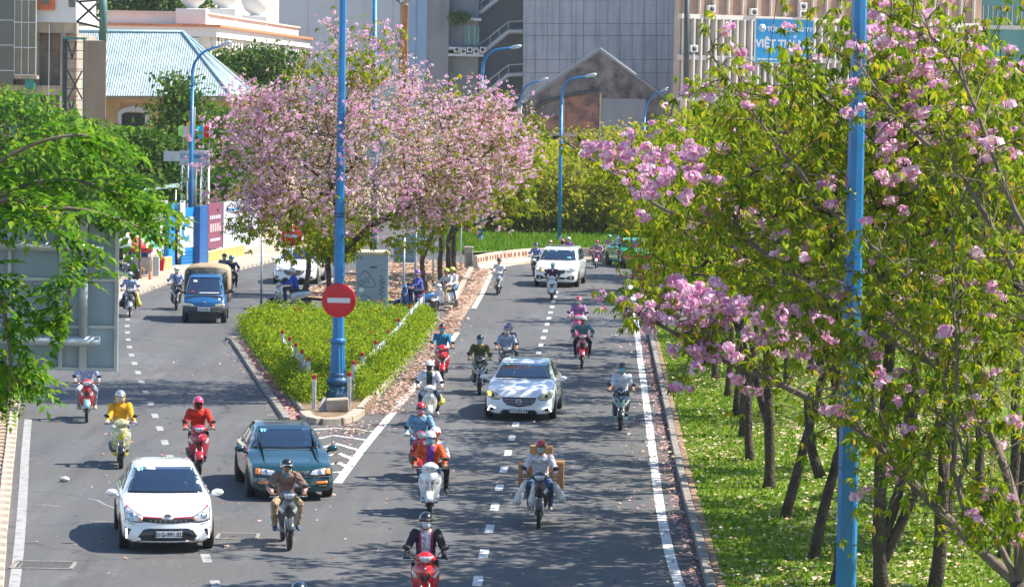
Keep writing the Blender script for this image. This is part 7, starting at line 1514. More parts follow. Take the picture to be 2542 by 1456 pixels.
# ---- ochre house with the pale blue tin roof
OCHRE = mat('ochre_wall', (0.52, 0.36, 0.18), 0.85, var=0.12, vscale=.8, dirt=(.33, .24, .15), dscale=.6); TIN = mat('tin_roof', (0.30, 0.40, 0.44), 0.6, 0.0, var=0.10, vscale=.5, streak=(.17, .22, .26))
d = 205; t = bthing('ochre_house', 'ochre colonial house with pale blue corrugated tin roof', 400, d)
part(t, 'wall', OCHRE, (120, 246, 300.5, 620, d, 9), (360.5, 246, 700, 620, d, 9), (300.5, 246, 360.5, 280, d, 9), (300.5, 337, 360.5, 620, d, 9)); part(t, 'moulding', OCHRE, (120, 246, 700, 256, d - .25, .3)); part(t, 'cornice', mat('grey_cornice', (.36, .34, .31), .8, var=.1), (120, 238, 705, 247, d - .5, .6))
wh = mat('window_surround', (.52, .56, .62), .7, var=.08)
def archwin(x0, x1, yb, ys, yt):
    part(t, 'window_recess', DARKM, (x0, ys, x1, yb, d + .35, .1)); part(t, 'window_jamb', wh, (x0 - 9, ys + 4, x0, yb - 30, d - .12, .4)); part(t, 'window_jamb', wh, (x1, ys + 4, x1 + 9, yb - 30, d - .12, .4))
    n = 7; xm = (x0 + x1) / 2; wv = (x1 - x0) / 2
    for k in range(n):
        a0, a1 = pi - pi * k / n, pi - pi * (k + 1) / n; ys_ = lambda a, s_: ys + 4 - (yt + 14 - yt) * math.sin(a) * s_
        q = [P(xm + wv * math.cos(a0), ys + 6 - 10 * math.sin(a0), d - .12), P(xm + wv * math.cos(a1), ys + 6 - 10 * math.sin(a1), d - .12), P(xm + (wv + 9) * math.cos(a1), ys + 4 - 20 * math.sin(a1), d - .12), P(xm + (wv + 9) * math.cos(a0), ys + 4 - 20 * math.sin(a0), d - .12)]
        b = MB(); b.add([p - t.location for p in q] + [p - t.location + Vector((0, .4, 0)) for p in q], [(0, 1, 2, 3), (7, 6, 5, 4), (0, 4, 5, 1), (1, 5, 6, 2), (2, 6, 7, 3), (3, 7, 4, 0)]); b.build('arch_stone', wh, t)
    part(t, 'keystone', wh, (xm - 4, yt - 2, xm + 4, ys - 2, d - .2, .5))
    for k in range(8): part(t, 'window_bar', DARKM, (x0 + 3 + (x1 - x0 - 6) * k / 7 - .5, ys, x0 + 3 + (x1 - x0 - 6) * k / 7 + .5, yb, d + .12, .05))
    part(t, 'window_bar', DARKM, (x0, ys + 38, x1, ys + 40, d + .11, .05))
archwin(301, 360, 338, 280, 264)
part(t, 'dark_window', DARKM, (505, 280, 525, 360, d - .02, .1)); part(t, 'window_jamb', wh, (527, 290, 536, 320, d - .12, .3))
# roof: corrugated front slope and the hip
e0, e1 = P(110, 238, d - 1.0), P(576, 239, d - 1.0); r0_, r1_ = P(110, 79, d + 5.5), P(453, 81, d + 5.5); n = 150; V, Fc = [], []
for i in range(n + 1):
    f = i / n; off = Vector((0, -.02, .032)) * (1 if i % 2 else 0); ft = min(1, f * (e1.x - e0.x) / (r1_.x - r0_.x) * 1.0); top_ = r0_.lerp(r1_, min(1, f * ((e1.x - e0.x) / (r1_.x - r0_.x))))
    x = e0.x + (e1.x - e0.x) * f; lo_ = Vector((x, e0.y, e0.z + (e1.z - e0.z) * f))
    if x <= r1_.x: hi_ = Vector((x, r0_.y, r0_.z + (r1_.z - r0_.z) * (x - r0_.x) / (r1_.x - r0_.x)))
    else: k = (x - r1_.x) / (e1.x - r1_.x); hi_ = r1_.lerp(e1, k)
    V += [lo_ + off - t.location, hi_ + off - t.location]
Fc = [(2 * i, 2 * i + 2, 2 * i + 3, 2 * i + 1) for i in range(n)]; b = MB(); b.add(V, Fc); rf = b.build('roof', TIN, t)
hb = P(634, 236, d + 3); b = MB(); nn = 30; V = []
for i in range(nn + 1): f = i / nn; V += [e1.lerp(hb, f) + Vector((.02, 0, .04 * (i % 2))) - t.location, r1_ + Vector((.02, .02, .04 * (i % 2))) - t.location]
b.add(V, [(2 * i, 2 * i + 2, 2 * i + 3, 2 * i + 1) for i in range(nn)]); b.build('roof_hip', TIN, t)
for a, c_ in ((r0_, r1_), (r1_, e1), (r1_, hb)): b = MB(); b.tube([a - t.location + Vector((0, -.05, .06)), c_ - t.location + Vector((0, -.05, .06))], .09, 6); b.build('ridge_cap', mat('ridge_cap', (.35, .56, .62), .5), rf)
b = MB(); bk = [e0 + Vector((0, 13, 0)), hb + Vector((0, 10, 0)), r1_ + Vector((0, .3, -.1)), r0_ + Vector((0, .3, -.1))]; b.add([p - t.location for p in bk], [(0, 1, 2, 3)]); b.build('roof_back', TIN, t)
# ---- white pavilion with terracotta cornice behind it
d = 250; A = P(515, 100, d); B = P(752, 100, 300); t = thing('white_pavilion', 'white building with terracotta cornice and urns behind the tin roof', 'building', (A.x, d, 0))
dirB = (B - A); dirB.z = 0; LB = dirB.length; dirB.normalize(); nB = Vector((dirB.y, -dirB.x, 0)); zz_ = lambda y: P(515, y, d).z; XL = P(250, 60, d).x - A.x
def wing(name, m, off, z0, z1, trim0=0.0, th=.5, lend=0.0):
    """a course running along the front and round the corner along the receding right face"""
    b = MB(); p = [Vector((XL, -off, 0)), Vector((0, 0, 0)) + Vector((0, -off, 0)) + nB * off, dirB * (LB + lend) + nB * off]
    q = [Vector((XL, th, 0)), Vector((-th, th, 0)), dirB * (LB + lend) - nB * th]
    vs = [v + Vector((0, 0, z)) for z in (z0, z1) for v in p + q]
    b.add(vs, [(0, 1, 7, 6), (1, 2, 8, 7), (6, 7, 10, 9), (7, 8, 11, 10), (3, 4, 1, 0), (4, 5, 2, 1), (0, 6, 9, 3), (2, 5, 11, 8), (3, 9, 10, 4), (4, 10, 11, 5)]); return b.build(name, m, t)
wing('lower_wall', CREAM, 0, 0, zz_(118), th=4); wing('frieze', WHITEW, .15, zz_(118), zz_(92), th=4); wing('fascia', WHITEW, .8, zz_(92), zz_(68), th=4)
wing('tile_cornice', mat('terracotta_cornice', (.56, .20, .09), .85, var=.25, vscale=3), 1.1, zz_(68), zz_(62), th=4); wing('parapet', WHITEW, -.3, zz_(62), zz_(34), th=4); wing('coping', CREAM, -.1, zz_(34), zz_(30), th=4)
dn = MB(); dn.box((0, 0, 0), (.5, .5, .7)); dme = dn.mesh('dentil', WHITEW)
for k in range(34): link('dentil', dme, t, dirB * (.8 + LB * k / 34) + nB * .35 + Vector((0, 0, zz_(106))), (0, 0, math.atan2(dirB.y, dirB.x)))
for k in range(9): link('dentil', dme, t, (-.9 - .9 * k, -.35, zz_(106)))
for (fx_, h0, h1, w_) in ((0.02, 62, 22, 2.4), (.3, 60, 8, 2.2), (.62, 60, 14, 2.2)):
    c_ = dirB * (LB * fx_) - nB * 1.4; b = MB(); z0, z1 = zz_(h0), zz_(h1); b.box((c_.x, c_.y, (z0 + z1) / 2), (w_, w_, z1 - z0), bev=.05); pd = b.build('pedestal', WHITEW, t)
    b = MB(); b.lathe([(.5, z1), (.4, z1 + .15), (.9, z1 + .5), (1.25, z1 + 1.2), (1.1, z1 + 1.9), (.6, z1 + 2.3), (.8, z1 + 2.6), (.5, z1 + 3.2), (.05, z1 + 3.5)], 20, (c_.x, c_.y, 0)); b.build('urn', WHITEW, t)
for k in range(4): c_ = dirB * (LB * (.70 + .07 * k)) + nB * .1; b = MB(); b.box((c_.x, c_.y, zz_(150)), (.15, 2.2, 2.6), M=None); b.build('curtain', mat('violet_curtain', (.28, .26, .46), .8, var=.15), t)
t2 = bthing('white_block', 'tall plain white wall behind the top of the pink tree', 850, 330); part(t2, 'wall', WHITEW, (690, -260, 1006, 700, 330, 10))
for x in (760, 830, 900, 970): part(t2, 'panel_joint', CREAM, (x, -260, x + 1.2, 700, 329.95, .1))
t3 = bthing('glass_slab', 'narrow pale blue slab building beside the rusty column', 1034, 320); part(t3, 'wall', mat('pale_blue_cladding', (.33, .50, .68), .35, var=.08, vscale=.3), (1009, -260, 1058, 700, 320, 10)); part(t3, 'panel_joint', mat('joint_blue', (.2, .32, .45), .5), (1030, -260, 1031.5, 700, 319.95, .1))
t4 = bthing('rusty_column', 'rust-streaked billboard column left of the grey tower', 1000, 240, 'column'); part(t4, 'shaft', mat('rust', (.42, .16, .035), .85, var=.4, vscale=1.5, dirt=(.18, .07, .03), dscale=1.2, streak=(.5, .25, .06)), (994, 12, 1008, 620, 240, .5)); part(t4, 'shaft_side', mat('flaking_grey', (.33, .32, .3), .8, var=.3, vscale=2), (988, 14, 994, 620, 240.1, .45))
b = MB(); b.tube([P(980, -5, 239.8) - t4.location, P(998, 12, 239.8) - t4.location, P(1030, -8, 239.8) - t4.location], .2, 6); b.build('bracket', mat('flaking_grey2', (.3, .29, .27), .8, var=.3), t4)
# ---- grey tower: panelled wall, balcony bay and outside stairs
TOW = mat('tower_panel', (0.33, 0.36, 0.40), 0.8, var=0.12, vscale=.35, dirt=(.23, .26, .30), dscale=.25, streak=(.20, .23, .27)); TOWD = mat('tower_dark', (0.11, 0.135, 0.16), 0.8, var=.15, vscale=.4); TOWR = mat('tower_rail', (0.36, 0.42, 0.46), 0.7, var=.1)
d = 300; t = bthing('grey_tower', 'grey panelled tower block with outside stairs', 1490, d)
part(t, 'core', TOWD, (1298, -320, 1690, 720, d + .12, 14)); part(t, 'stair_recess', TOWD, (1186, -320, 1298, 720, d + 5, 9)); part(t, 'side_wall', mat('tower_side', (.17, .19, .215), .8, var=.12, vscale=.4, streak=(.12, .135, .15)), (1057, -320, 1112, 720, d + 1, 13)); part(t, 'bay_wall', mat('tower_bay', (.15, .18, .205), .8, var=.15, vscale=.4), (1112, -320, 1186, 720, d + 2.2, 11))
rows = (-300, -240, -180, -120, -60, 0, 59, 89, 148, 181, 240, 300, 360, 420)
mem = {}
for i in range(13):
    x0 = 1298 + i * 30.15
    for y0, y1 in zip(rows, rows[1:]):
        if y1 < -10: continue
        part(t, 'wall_panel', TOW, (x0 + .5, y0 + .5, x0 + 29.65, y1 - .5, d - .03 * random.random(), .15))
for k, y in enumerate((-28, 75, 182, 258)):
    sx0, sx1 = (1190, 1298)
    q0, q1, q2 = P(1194, y + 58, d + 3), P(1262, y + 4, d + 3), P(1298, y + 2, d + 3)
    for dz, nm, r in ((0, 'stair_flight', .22), (.95, 'stair_rail', .06)):
        b = MB(); b.tube([P(1178, y + 59, d + 3) - t.location + Vector((0, 0, dz)), q0 - t.location + Vector((0, 0, dz)), q1 - t.location + Vector((0, 0, dz)), q2 - t.location + Vector((0, 0, dz))], r, 6, smooth=False); b.build(nm, TOWR, t)
    for f in (0, .33, .66, 1): p = q0.lerp(q1, f) - t.location; b = MB(); b.tube([p, p + Vector((0, 0, .95))], .045, 4); b.build('baluster', TOWR, t)
    part(t, 'landing', TOWR, (1262, y + 3, 1298, y + 8, d + 3, 2))
part(t, 'bay_window', mat('bay_glass', (.02, .14, .17), .1, var=.3, vscale=.6), (1152, 64, 1190, 112, d + 2.1, .1)); part(t, 'window_frame', TOWR, (1163, 64, 1165, 112, d + 2.0, .1)); part(t, 'window_frame', TOWR, (1177, 64, 1179, 112, d + 2.0, .1)); part(t, 'balcony', TOWR, (1112, 117, 1186, 124, d + 1, 1.4)); part(t, 'balcony', TOWR, (1112, 134, 1200, 140, d + .8, 1.6)); part(t, 'canopy', TOWR, (1160, 45, 1195, 52, d + 1, 1.3))
for k in range(5):
    ac = thing('air_conditioner', 'air conditioner on the tower balcony, ' + ['first', 'second', 'third', 'fourth', 'fifth'][k] + ' from the left', 'air conditioner', P(1134 + 16 * k, 124 + (k % 2) * 4, d + .8), 0, 'air conditioners on the tower'); b = MB(); b.box((0, 0, 0), (.52, .3, .5), bev=.02); b.build('casing', MULL, ac); b = MB(); b.lathe([(.18, -.17), (.18, -.16), (.02, -.155)], 14, axis='Y'); b.build('fan', DARKM, ac)
c_ = P(1135, 48, d + .6); clump_tree('hanging garden shrub on the tower balcony', (c_.x, c_.y, c_.z - .7), 1, (c_.x, c_.y, c_.z), (1.2, .6, .6), LEAF_F, 16, 70, .22, .04, 'bush', 'bush', .3, group='tower balcony plants')
# ---- old gable wall of plaster and brick against it
def brick_mat():
    m, tt, o = new_mat('old_brick'); L = tt.links.new; p = N(tt, 'ShaderNodeBsdfPrincipled'); p.inputs['Roughness'].default_value = .9; L(p.outputs[0], o.inputs[0]); tc = N(tt, 'ShaderNodeTexCoord'); mp = N(tt, 'ShaderNodeMapping'); mp.inputs['Rotation'].default_value = (pi / 2, 0, 0); L(tc.outputs['Object'], mp.inputs[0])
    br_ = N(tt, 'ShaderNodeTexBrick'); br_.inputs['Scale'].default_value = 2.2; br_.inputs['Color1'].default_value = (.30, .10, .06, 1); br_.inputs['Color2'].default_value = (.20, .07, .045, 1); br_.inputs['Mortar'].default_value = (.30, .25, .22, 1); br_.inputs['Mortar Size'].default_value = .02; L(mp.outputs[0], br_.inputs['Vector'])
    n = N(tt, 'ShaderNodeTexNoise'); n.inputs['Scale'].default_value = .9; n.inputs['Detail'].default_value = 8; L(tc.outputs['Object'], n.inputs['Vector']); r = ramp(tt, n.outputs[0], [(.45, (0, 0, 0)), (.62, (.9, .9, .9))]); mx = N(tt, 'ShaderNodeMix', data_type='RGBA'); L(r.outputs[0], mx.inputs[0]); L(br_.outputs[0], mx.inputs[6]); mx.inputs[7].default_value = (.07, .055, .055, 1); L(mx.outputs[2], p.inputs['Base Color']); return m
BRK = brick_mat(); PLAS = mat('stained_plaster', (.15, .14, .13), .9, var=.3, vscale=.8, dirt=(.035, .035, .04), dscale=.6, dthr=(.44, .60), streak=(.11, .105, .105)); PLASB = mat('smooth_plaster', (.19, .215, .245), .9, var=.15, vscale=.5, dirt=(.18, .19, .21), dscale=.4)
d = 288; t = bthing('gable_house', 'roofless old gable wall of stained plaster and brick', 1490, d)
def poly_part(nm, m, pts, dd, dep):
    b = MB(); q = [P(x, y, dd) - t.location for x, y in pts]; n = len(q); b.add(q + [p + Vector((0, dep, 0)) for p in q], [tuple(range(n)), tuple(range(2 * n - 1, n - 1, -1))] + [(i, n + i, n + (i + 1) % n, (i + 1) % n) for i in range(n)]); return b.build(nm, m, t)
poly_part('gable_wall', PLAS, [(1292, 262), (1490, 128), (1680, 262), (1680, 700), (1292, 700)], d, .8)
for a, c_ in (((1288, 258), (1490, 121)), ((1490, 121), (1684, 264))): b = MB(); b.tube([P(*a, d) - t.location, P(*c_, d) - t.location], .16, 5, smooth=False); b.build('gable_coping', PLASB, t)
part(t, 'brick_panel', BRK, (1400, 236, 1486, 328, d - .06, .1)); part(t, 'brick_panel', BRK, (1300, 286, 1393, 345, d - .06, .1)); part(t, 'brick_panel', BRK, (1345, 338, 1486, 520, d - .06, .1)); part(t, 'smooth_wall', PLASB, (1490, 245, 1600, 520, d - .07, .1))
part(t, 'pillar', OLDC, (1393, 240, 1400, 520, d - .25, .3)); part(t, 'pillar', OLDC, (1486, 230, 1491, 520, d - .2, .3)); part(t, 'beam', OLDC, (1340, 328, 1490, 338, d - .22, .3))
b = MB(); b.tube([P(1296, 286, d - .2) - t.location, P(1360, 250, d - .2) - t.location, P(1420, 236, d - .2) - t.location, P(1482, 222, d - .2) - t.location], .16, 5); b.build('old_roof_line', DARKM, t)
b = MB(); b.tube([P(1300, 310, d - .2) - t.location, P(1330, 312, d - .2) - t.location, P(1352, 300, d - .2) - t.location, P(1378, 282, d - .2) - t.location], .13, 5); b.build('old_stair_line', OLDC, t)
# ---- ribbed office block and its blue sign
FIN = mat('office_fin', (.58, .55, .50), .8, var=.1, vscale=.5); OFFW = mat('office_wall', (.40, .33, .27), .85, var=.15, vscale=.5); BROWNW = mat('office_brown', (.34, .22, .16), .85, var=.2, vscale=.6)
d = 285; A = P(1690, 100, d); ang = rad(30); t = thing('office_block', 'beige office block with vertical fins and a blue sign', 'building', (A.x, d, 0), ang)
ua = Vector((math.cos(ang), math.sin(ang), 0)); zA = lambda y: P(1690, y, d).z; LN = 34
def obox(nm, m, x0, x1, z0, z1, y0, y1): b = MB(); b.box(((x0 + x1) / 2, (y0 + y1) / 2, (z0 + z1) / 2), (x1 - x0, y1 - y0, z1 - z0)); return b.build(nm, m, t)
obox('wall', OFFW, .3, LN, 0, zA(-60), .6, 1.6); obox('upper_wall', BROWNW, .2, LN, zA(34), zA(-40), .3, .6)
for y in (34, 136, 238): obox('floor_band', FIN, 0, LN, zA(y + 12), zA(y), -.15, .55)
nF = 44
for k in range(nF):
    x = .4 + k * LN / nF; obox('fin', FIN, x, x + .16, 2, zA(44), -.35, .5)
    if k % 2 == 0: obox('upper_fin', FIN, x, x + .10, zA(30), zA(-40), -.05, .3)
for y0, y1 in ((66, 126), (168, 228)):
    for k in range(0, nF, 1):
        if random.random() < .75: x = .4 + k * LN / nF; obox('window', WGLASS if random.random() < .8 else MULL, x + .2, x + LN / nF - .05, zA(y1), zA(y0), .45, .58)
for k, (xx, y) in enumerate(((3.0, 20), (7.6, 24), (13, 5), (13, 24), (21, 15), (1.2, 120))):
    ac = thing('air_conditioner', 'air conditioner on the office block, ' + ['first', 'second', 'upper of the stacked pair', 'lower of the stacked pair', 'the one right of the sign', 'the one low at the corner'][k], 'air conditioner', A * 1 + ua * xx + Vector((0, 0, zA(y) - A.z)) - Vector((-math.sin(ang), math.cos(ang), 0)) * .25, ang, 'air conditioners on the office block'); b = MB(); b.box((0, 0, 0), (.8, .35, .62), bev=.02); b.build('casing', MULL, ac); b = MB(); b.lathe([(.23, -.2), (.23, -.18), (.02, -.175)], 14, axis='Y'); b.build('fan', DARKM, ac)
b = MB(); b.tube([P(1706, -40, 283) - Vector((A.x, d, 0)), P(1703, 240, 283) - Vector((A.x, d, 0))], .25, 8); pp = thing('dark_mast', 'dark steel mast at the corner of the office block', 'mast', (A.x, d, 0)); b.build('shaft', DARKM, pp); b = MB(); b.box((P(1703, 240, 283) - Vector((A.x, d, 0))) , (.7, .7, .3)); b.build('foot', DARKM, pp)
SB = mat('sign_blue', (.01, .30, .62), .4, var=.08, vscale=.5); ds = 268; c_ = P(1946, 102, ds); sg = thing('office_sign', 'bright blue sign board with white Vietnamese lettering', 'sign', c_, .22)
sw_, sh_ = 147 / 7900 * ds * 1.02, 108 / 7900 * ds; b = MB(); b.box((0, 0, 0), (sw_, .15, sh_), bev=.02); b.build('board', SB, sg)
for (dx, dz, w_, h_) in ((0, sh_ / 2, sw_ + .1, .08), (0, -sh_ / 2, sw_ + .1, .08), (-sw_ / 2, 0, .08, sh_), (sw_ / 2, 0, .08, sh_)): b = MB(); b.box((dx, -.02, dz), (w_, .2, h_)); b.build('board_frame', MULL, sg)
text_obj('TỔNG CÔNG TY', .52, WHS, sg, Matrix.Translation((.48, -.09, .95)) @ RX90, bold=.018); text_obj('VIỆT THẮNG', .92, WHS, sg, Matrix.Translation((0, -.09, -.28)) @ RX90, bold=.035, sx=.92)
for x_, w_ in ((-2.2, .3), (-1.75, .45), (-1.2, .5), (-.7, .3), (.6, .35), (1.1, .5), (1.7, .4), (2.15, .25)): b = MB(); b.box((x_, -.08, -1.55), (w_, .012, .13)); b.build('small_print', WHS, sg)
b = MB(); b.lathe([(.32, -.1), (.32, -.09), (.02, -.085)], 20, (-1.95, 0, 1.05), 'Y'); b.build('emblem', WHS, sg); b = MB(); b.torus(.2, .035, 'Y', (-1.95, -.11, 1.05), 18, 6); b.build('emblem_ring', SB, sg)
for x in (-1.8, 1.8): b = MB(); b.tube([(x, .1, -sh_ / 2), (x, .1, -c_.z)], .1, 6); b.build('sign_leg', DARKM, sg)
d = 340; t = bthing('green_glass_building', 'teal glass building with white fins at the upper right corner', 2400, d); part(t, 'glass', mat('teal_glass', (.06, .25, .24), .15, var=.2, vscale=.3), (2150, -260, 2700, 700, d, 10)); part(t, 'band', FIN, (2150, 62, 2700, 72, d - .3, .3)); part(t, 'band', FIN, (2150, -12, 2700, -4, d - .3, .3))
for k in range(46): part(t, 'fin', FIN, (2152 + 12 * k, 14, 2154 + 12 * k, 62, d - .2, .2))

# ================================================================ HOARDINGS, GATEWAY, STALLS ON THE LEFT PAVEMENT
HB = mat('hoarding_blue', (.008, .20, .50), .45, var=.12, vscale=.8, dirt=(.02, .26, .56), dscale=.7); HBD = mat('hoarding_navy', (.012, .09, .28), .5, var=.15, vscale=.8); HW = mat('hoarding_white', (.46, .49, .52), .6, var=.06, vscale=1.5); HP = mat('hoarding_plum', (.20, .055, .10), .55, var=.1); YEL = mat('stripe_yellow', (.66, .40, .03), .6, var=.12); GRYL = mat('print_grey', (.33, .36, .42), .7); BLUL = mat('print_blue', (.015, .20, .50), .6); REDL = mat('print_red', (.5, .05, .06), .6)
def board(t, nm, m, x0, x1, yb0, yb1, ht0, ht1, thick=.08, lift=0.0, dy=0.0):
    """upright panel standing on the pavement between two surveyed foot points; heights in metres"""
    a, c_ = G(x0, yb0, .11), G(x1, yb1, .11); v = c_ - a; L_ = v.length; an = math.atan2(v.y, v.x)
    b = MB(); b.box((L_ / 2, dy, (ht0 + ht1) / 2), (L_ - .01, thick, ht1 - ht0), bev=.004); o = b.build(nm, m, t, a - t.location, (0, 0, an)); o['len'] = L_; return o
def prints(o, specs, y=-.05):
    L_ = o['len']
    for (fx0, fx1, z0, z1, m) in specs: b = MB(); b.box(((fx0 + fx1) / 2 * L_, y, (z0 + z1) / 2), ((fx1 - fx0) * L_, .012, z1 - z0)); b.build('print', m, o)
def tx(o, s_, size, m, fx, z, bold=.01, sx=1.0, y=-.052): return text_obj(s_, size, m, o, Matrix.Translation((fx * o['len'], y, z)) @ RX90, bold=bold, sx=sx)
w0 = G(393, 652); t = thing('hoarding', 'white notice board on yellow striped base by the red bin', 'hoarding', (w0.x, w0.y, .11))
o = board(t, 'notice_board', HW, 373, 414, 664, 660, .62, 3.15)
prints(o, [(.08, .92, 2.92, 2.98, GRYL)] + [(.08 + .02 * (k % 3), .55 + .1 * (k % 2), 2.7 - .14 * k, 2.73 - .14 * k, GRYL) for k in range(14)] + [(.62, .9, 2.75 - .16 * k, 2.78 - .16 * k, GRYL) for k in range(4)] + [(.78, .92, 1.7, 2.2, REDL), (.80, .90, 1.2, 1.7, BLUL), (.1, .5, 2.55, 2.6, REDL), (.55, .9, .72, .78, BLUL)])
def striped(t, x0, x1, y0, y1, h_, n, dy=-.1):
    a, c_ = G(x0, y0, .11), G(x1, y1, .11); v = c_ - a; an = math.atan2(v.y, v.x); L_ = v.length; b = MB(); b.box((L_ / 2, dy, h_ / 2), (L_, .18, h_)); bs = b.build('base_wall', HW, t, a - t.location, (0, 0, an))
    b = MB(); b.box((0, 0, 0), (L_ / n * .55, .02, h_ - .04)); me = b.mesh('yellow_stripe', YEL)
    for k in range(n): link('yellow_stripe', me, bs, ((k + .5) * L_ / n, dy - .1, h_ / 2), (0, .12, 0))
striped(t, 366, 417, 676, 667, .6, 8)
t = thing('hoarding', 'blue hoarding with white C4 panel and gate doors', 'hoarding', (G(460, 655).x, G(460, 655).y, .11))
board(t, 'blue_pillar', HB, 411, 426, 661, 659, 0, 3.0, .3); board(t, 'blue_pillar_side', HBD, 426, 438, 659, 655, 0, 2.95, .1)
o = board(t, 'banner', HW, 436, 449, 657, 656, .45, 3.1, .05, dy=-.2); prints(o, [(.2, .8, 2.9 - .22 * k, 2.98 - .22 * k, GRYL) for k in range(10)])
o = board(t, 'gate_panel', HB, 448, 488, 657, 654, .0, 2.75); prints(o, [(.0, 1.0, .82, 2.3, HW)] + [(.02, .98, .10 + .16 * k, .14 + .16 * k, HBD) for k in range(4)]); tx(o, 'C', 1.25, BLUL, .22, 1.55, .06, .8, -.06); tx(o, '4', 1.25, BLUL, .86, 1.55, .06, .6, -.06)
board(t, 'navy_pillar', HBD, 488, 508, 655, 651, 0, 2.8, .3); board(t, 'blue_edge', HB, 508, 514, 651, 649, 0, 2.8, .12)
t = thing('hoarding', 'plum and white advertising hoarding on yellow striped base', 'hoarding', (G(552, 645).x, G(552, 645).y, .11))
o = board(t, 'plum_panel', HP, 514, 549, 650, 643, .62, 2.85); PKP = mat('print_pink', (.5, .36, .38), .6); prints(o, [(.10 + .13 * k, .19 + .13 * k, 2.08, 2.26, HW) for k in range(6)] + [(.12 + .16 * k, .23 + .16 * k, 1.45, 1.85, PKP) for k in range(5)] + [(.14 + .12 * k, .23 + .12 * k, .98, 1.12, HW) for k in range(6)])
o = board(t, 'white_panel', HW, 552, 597, 642, 634, .55, 2.9); prints(o, [(.06, .16, 1.0, 1.04, GRYL), (.06, .16, .8, .84, GRYL), (.22, .8, 1.4, 1.46, BLUL), (.22, .7, 1.2, 1.25, GRYL), (.22, .75, 1.0, 1.04, GRYL), (.22, .65, .8, .84, GRYL), (.1, .9, 2.4, 2.5, BLUL), (.1, .9, 2.0, 2.06, GRYL), (.18, .2, 1.1, 1.5, GRYL)])
board(t, 'white_panel', HW, 598, 640, 634, 626, .3, 2.8); striped(t, 508, 598, 651, 633, .55, 22)
# green awning roof behind the notice board
q = G(395, 655); b = MB(); b.box((0, 0, 0), (1.7, 1.6, .05), M=Matrix.Rotation(-.12, 4, 'Y') @ Matrix.Rotation(.1, 4, 'X')); aw = thing('awning', 'pale green tin awning above the notice board', 'awning', (q.x, q.y + .9, 3.75)); b.build('sheet', mat('awning_tin', (.35, .48, .42), .6, var=.1), aw)
for s_ in (-.75, .75): b = MB(); b.tube([(s_, -.6, -.05), (s_, -.6, -3.6)], .03, 6); b.build('awning_post', GALV, aw)
# ---- gateway board on lattice towers, with flags
dg = 158.5; c_ = P(483, 389, dg); t = thing('gateway', 'white gateway sign on lattice towers above the hoarding', 'gateway', (c_.x, dg, .1))
def lat(x0, x1, yt, yb, nm='lattice_tower'):
    X0, X1, Z0, Z1 = P(x0, 500, dg).x - c_.x, P(x1, 500, dg).x - c_.x, P(x0, yb, dg).z - .1, P(x0, yt, dg).z - .1; b = MB()
    for x in (X0, X1):
        for y in (0, .5): b.tube([(x, y, Z0), (x, y, Z1)], .035, 5)
    n = int((Z1 - Z0) / .7)
    for k in range(n):
        z0, z1 = Z0 + k * .7, Z0 + (k + 1) * .7; b.tube([(X0, 0, z0), (X1, 0, z1)], .02, 4); b.tube([(X1, .5, z0), (X0, .5, z1)], .02, 4); b.tube([(X0, 0, z0), (X1, 0, z0)], .02, 4)
    b.build(nm, MULL, t)
lat(449, 464, 405, 650); lat(497, 516, 405, 650); lat(480, 484, 405, 520)
X0, X1 = P(447, 389, dg).x - c_.x, P(520, 389, dg).x - c_.x; zc = c_.z - .1
b = MB(); b.box(((X0 + X1) / 2, -.1, zc), (X1 - X0, .25, .62), bev=.02); b.build('sign_board', HW, t); b = MB(); b.box(((X0 + X1) / 2, -.02, zc - .38), (X1 - X0 + .1, .5, .1)); b.build('sign_shelf', GALV, t)
text_obj('TƯ TP HỒ CHÍ MINH - CC14', .30, BLUL, t, Matrix.Translation(((X0 + X1) / 2, -.235, zc)) @ RX90, bold=.008, sx=.38)
b = MB(); b.box((X0 - .4, .3, zc), (.9, .06, .5)); b.build('side_board', MULL, t)
cols = [('lime', (.40, .72, .20), 447, 312, 345), ('pink', (.72, .50, .55), 458, 314, 348), ('yellow', (.80, .50, .02), 468, 300, 352), ('scarlet', (.75, .10, .02), 474, 268, 340), ('cyan', (.02, .50, .62), 496, 312, 350), ('red', (.66, .02, .02), 511, 310, 350)]
for i, (nm, col, x, y0, y1) in enumerate(cols):
    p0 = P(x + 8, 374, dg - .1); zt_ = P(x, y0 - 3, dg - .1).z; f = thing('flag', nm + ' flag on a thin pole above the gateway sign', 'flag', (p0.x, dg - .1, c_.z + .33), 0, 'flags on the gateway'); h_ = zt_ - c_.z - .33
    b = MB(); b.tube([(0, 0, 0), (.02, 0, h_)], .02, 6); b.build('flagpole', MULL, f)
    hh = (y1 - y0) / 7900 * dg; wf = .30 if nm != 'scarlet' else .26; vs, fs = [], []; nx, nz = 7, 6
    for a in range(nz + 1):
        for c in range(nx + 1):
            k = c / nx; taper = 1 - .35 * k; vs.append((-k * wf + .02, .07 * math.sin(k * 7 + i) * k, h_ - hh * (.0 + a / nz) * taper - .25 * k * hh * .6))
    for a in range(nz):
        for c in range(nx): q = a * (nx + 1) + c; fs.append((q, q + 1, q + nx + 2, q + nx + 1))
    b = MB(); b.add(vs, fs, 0, True); b.build('cloth', mat('flag_' + nm, col, .8, var=.05), f)
    if nm == 'red':
        b = MB(); pts = [(.085 * (1 if k % 2 == 0 else .4) * math.sin(pi * k / 5) - .14, .085 * (1 if k % 2 == 0 else .4) * math.cos(pi * k / 5)) for k in range(10)]; b.add([(x_, -.05, h_ - hh * .5 + z_) for x_, z_ in pts] + [(x_, -.03, h_ - hh * .5 + z_) for x_, z_ in pts], [tuple(range(10)), tuple(range(19, 9, -1))]); b.build('star', mat('star_yellow', (.8, .6, .02), .6), f)
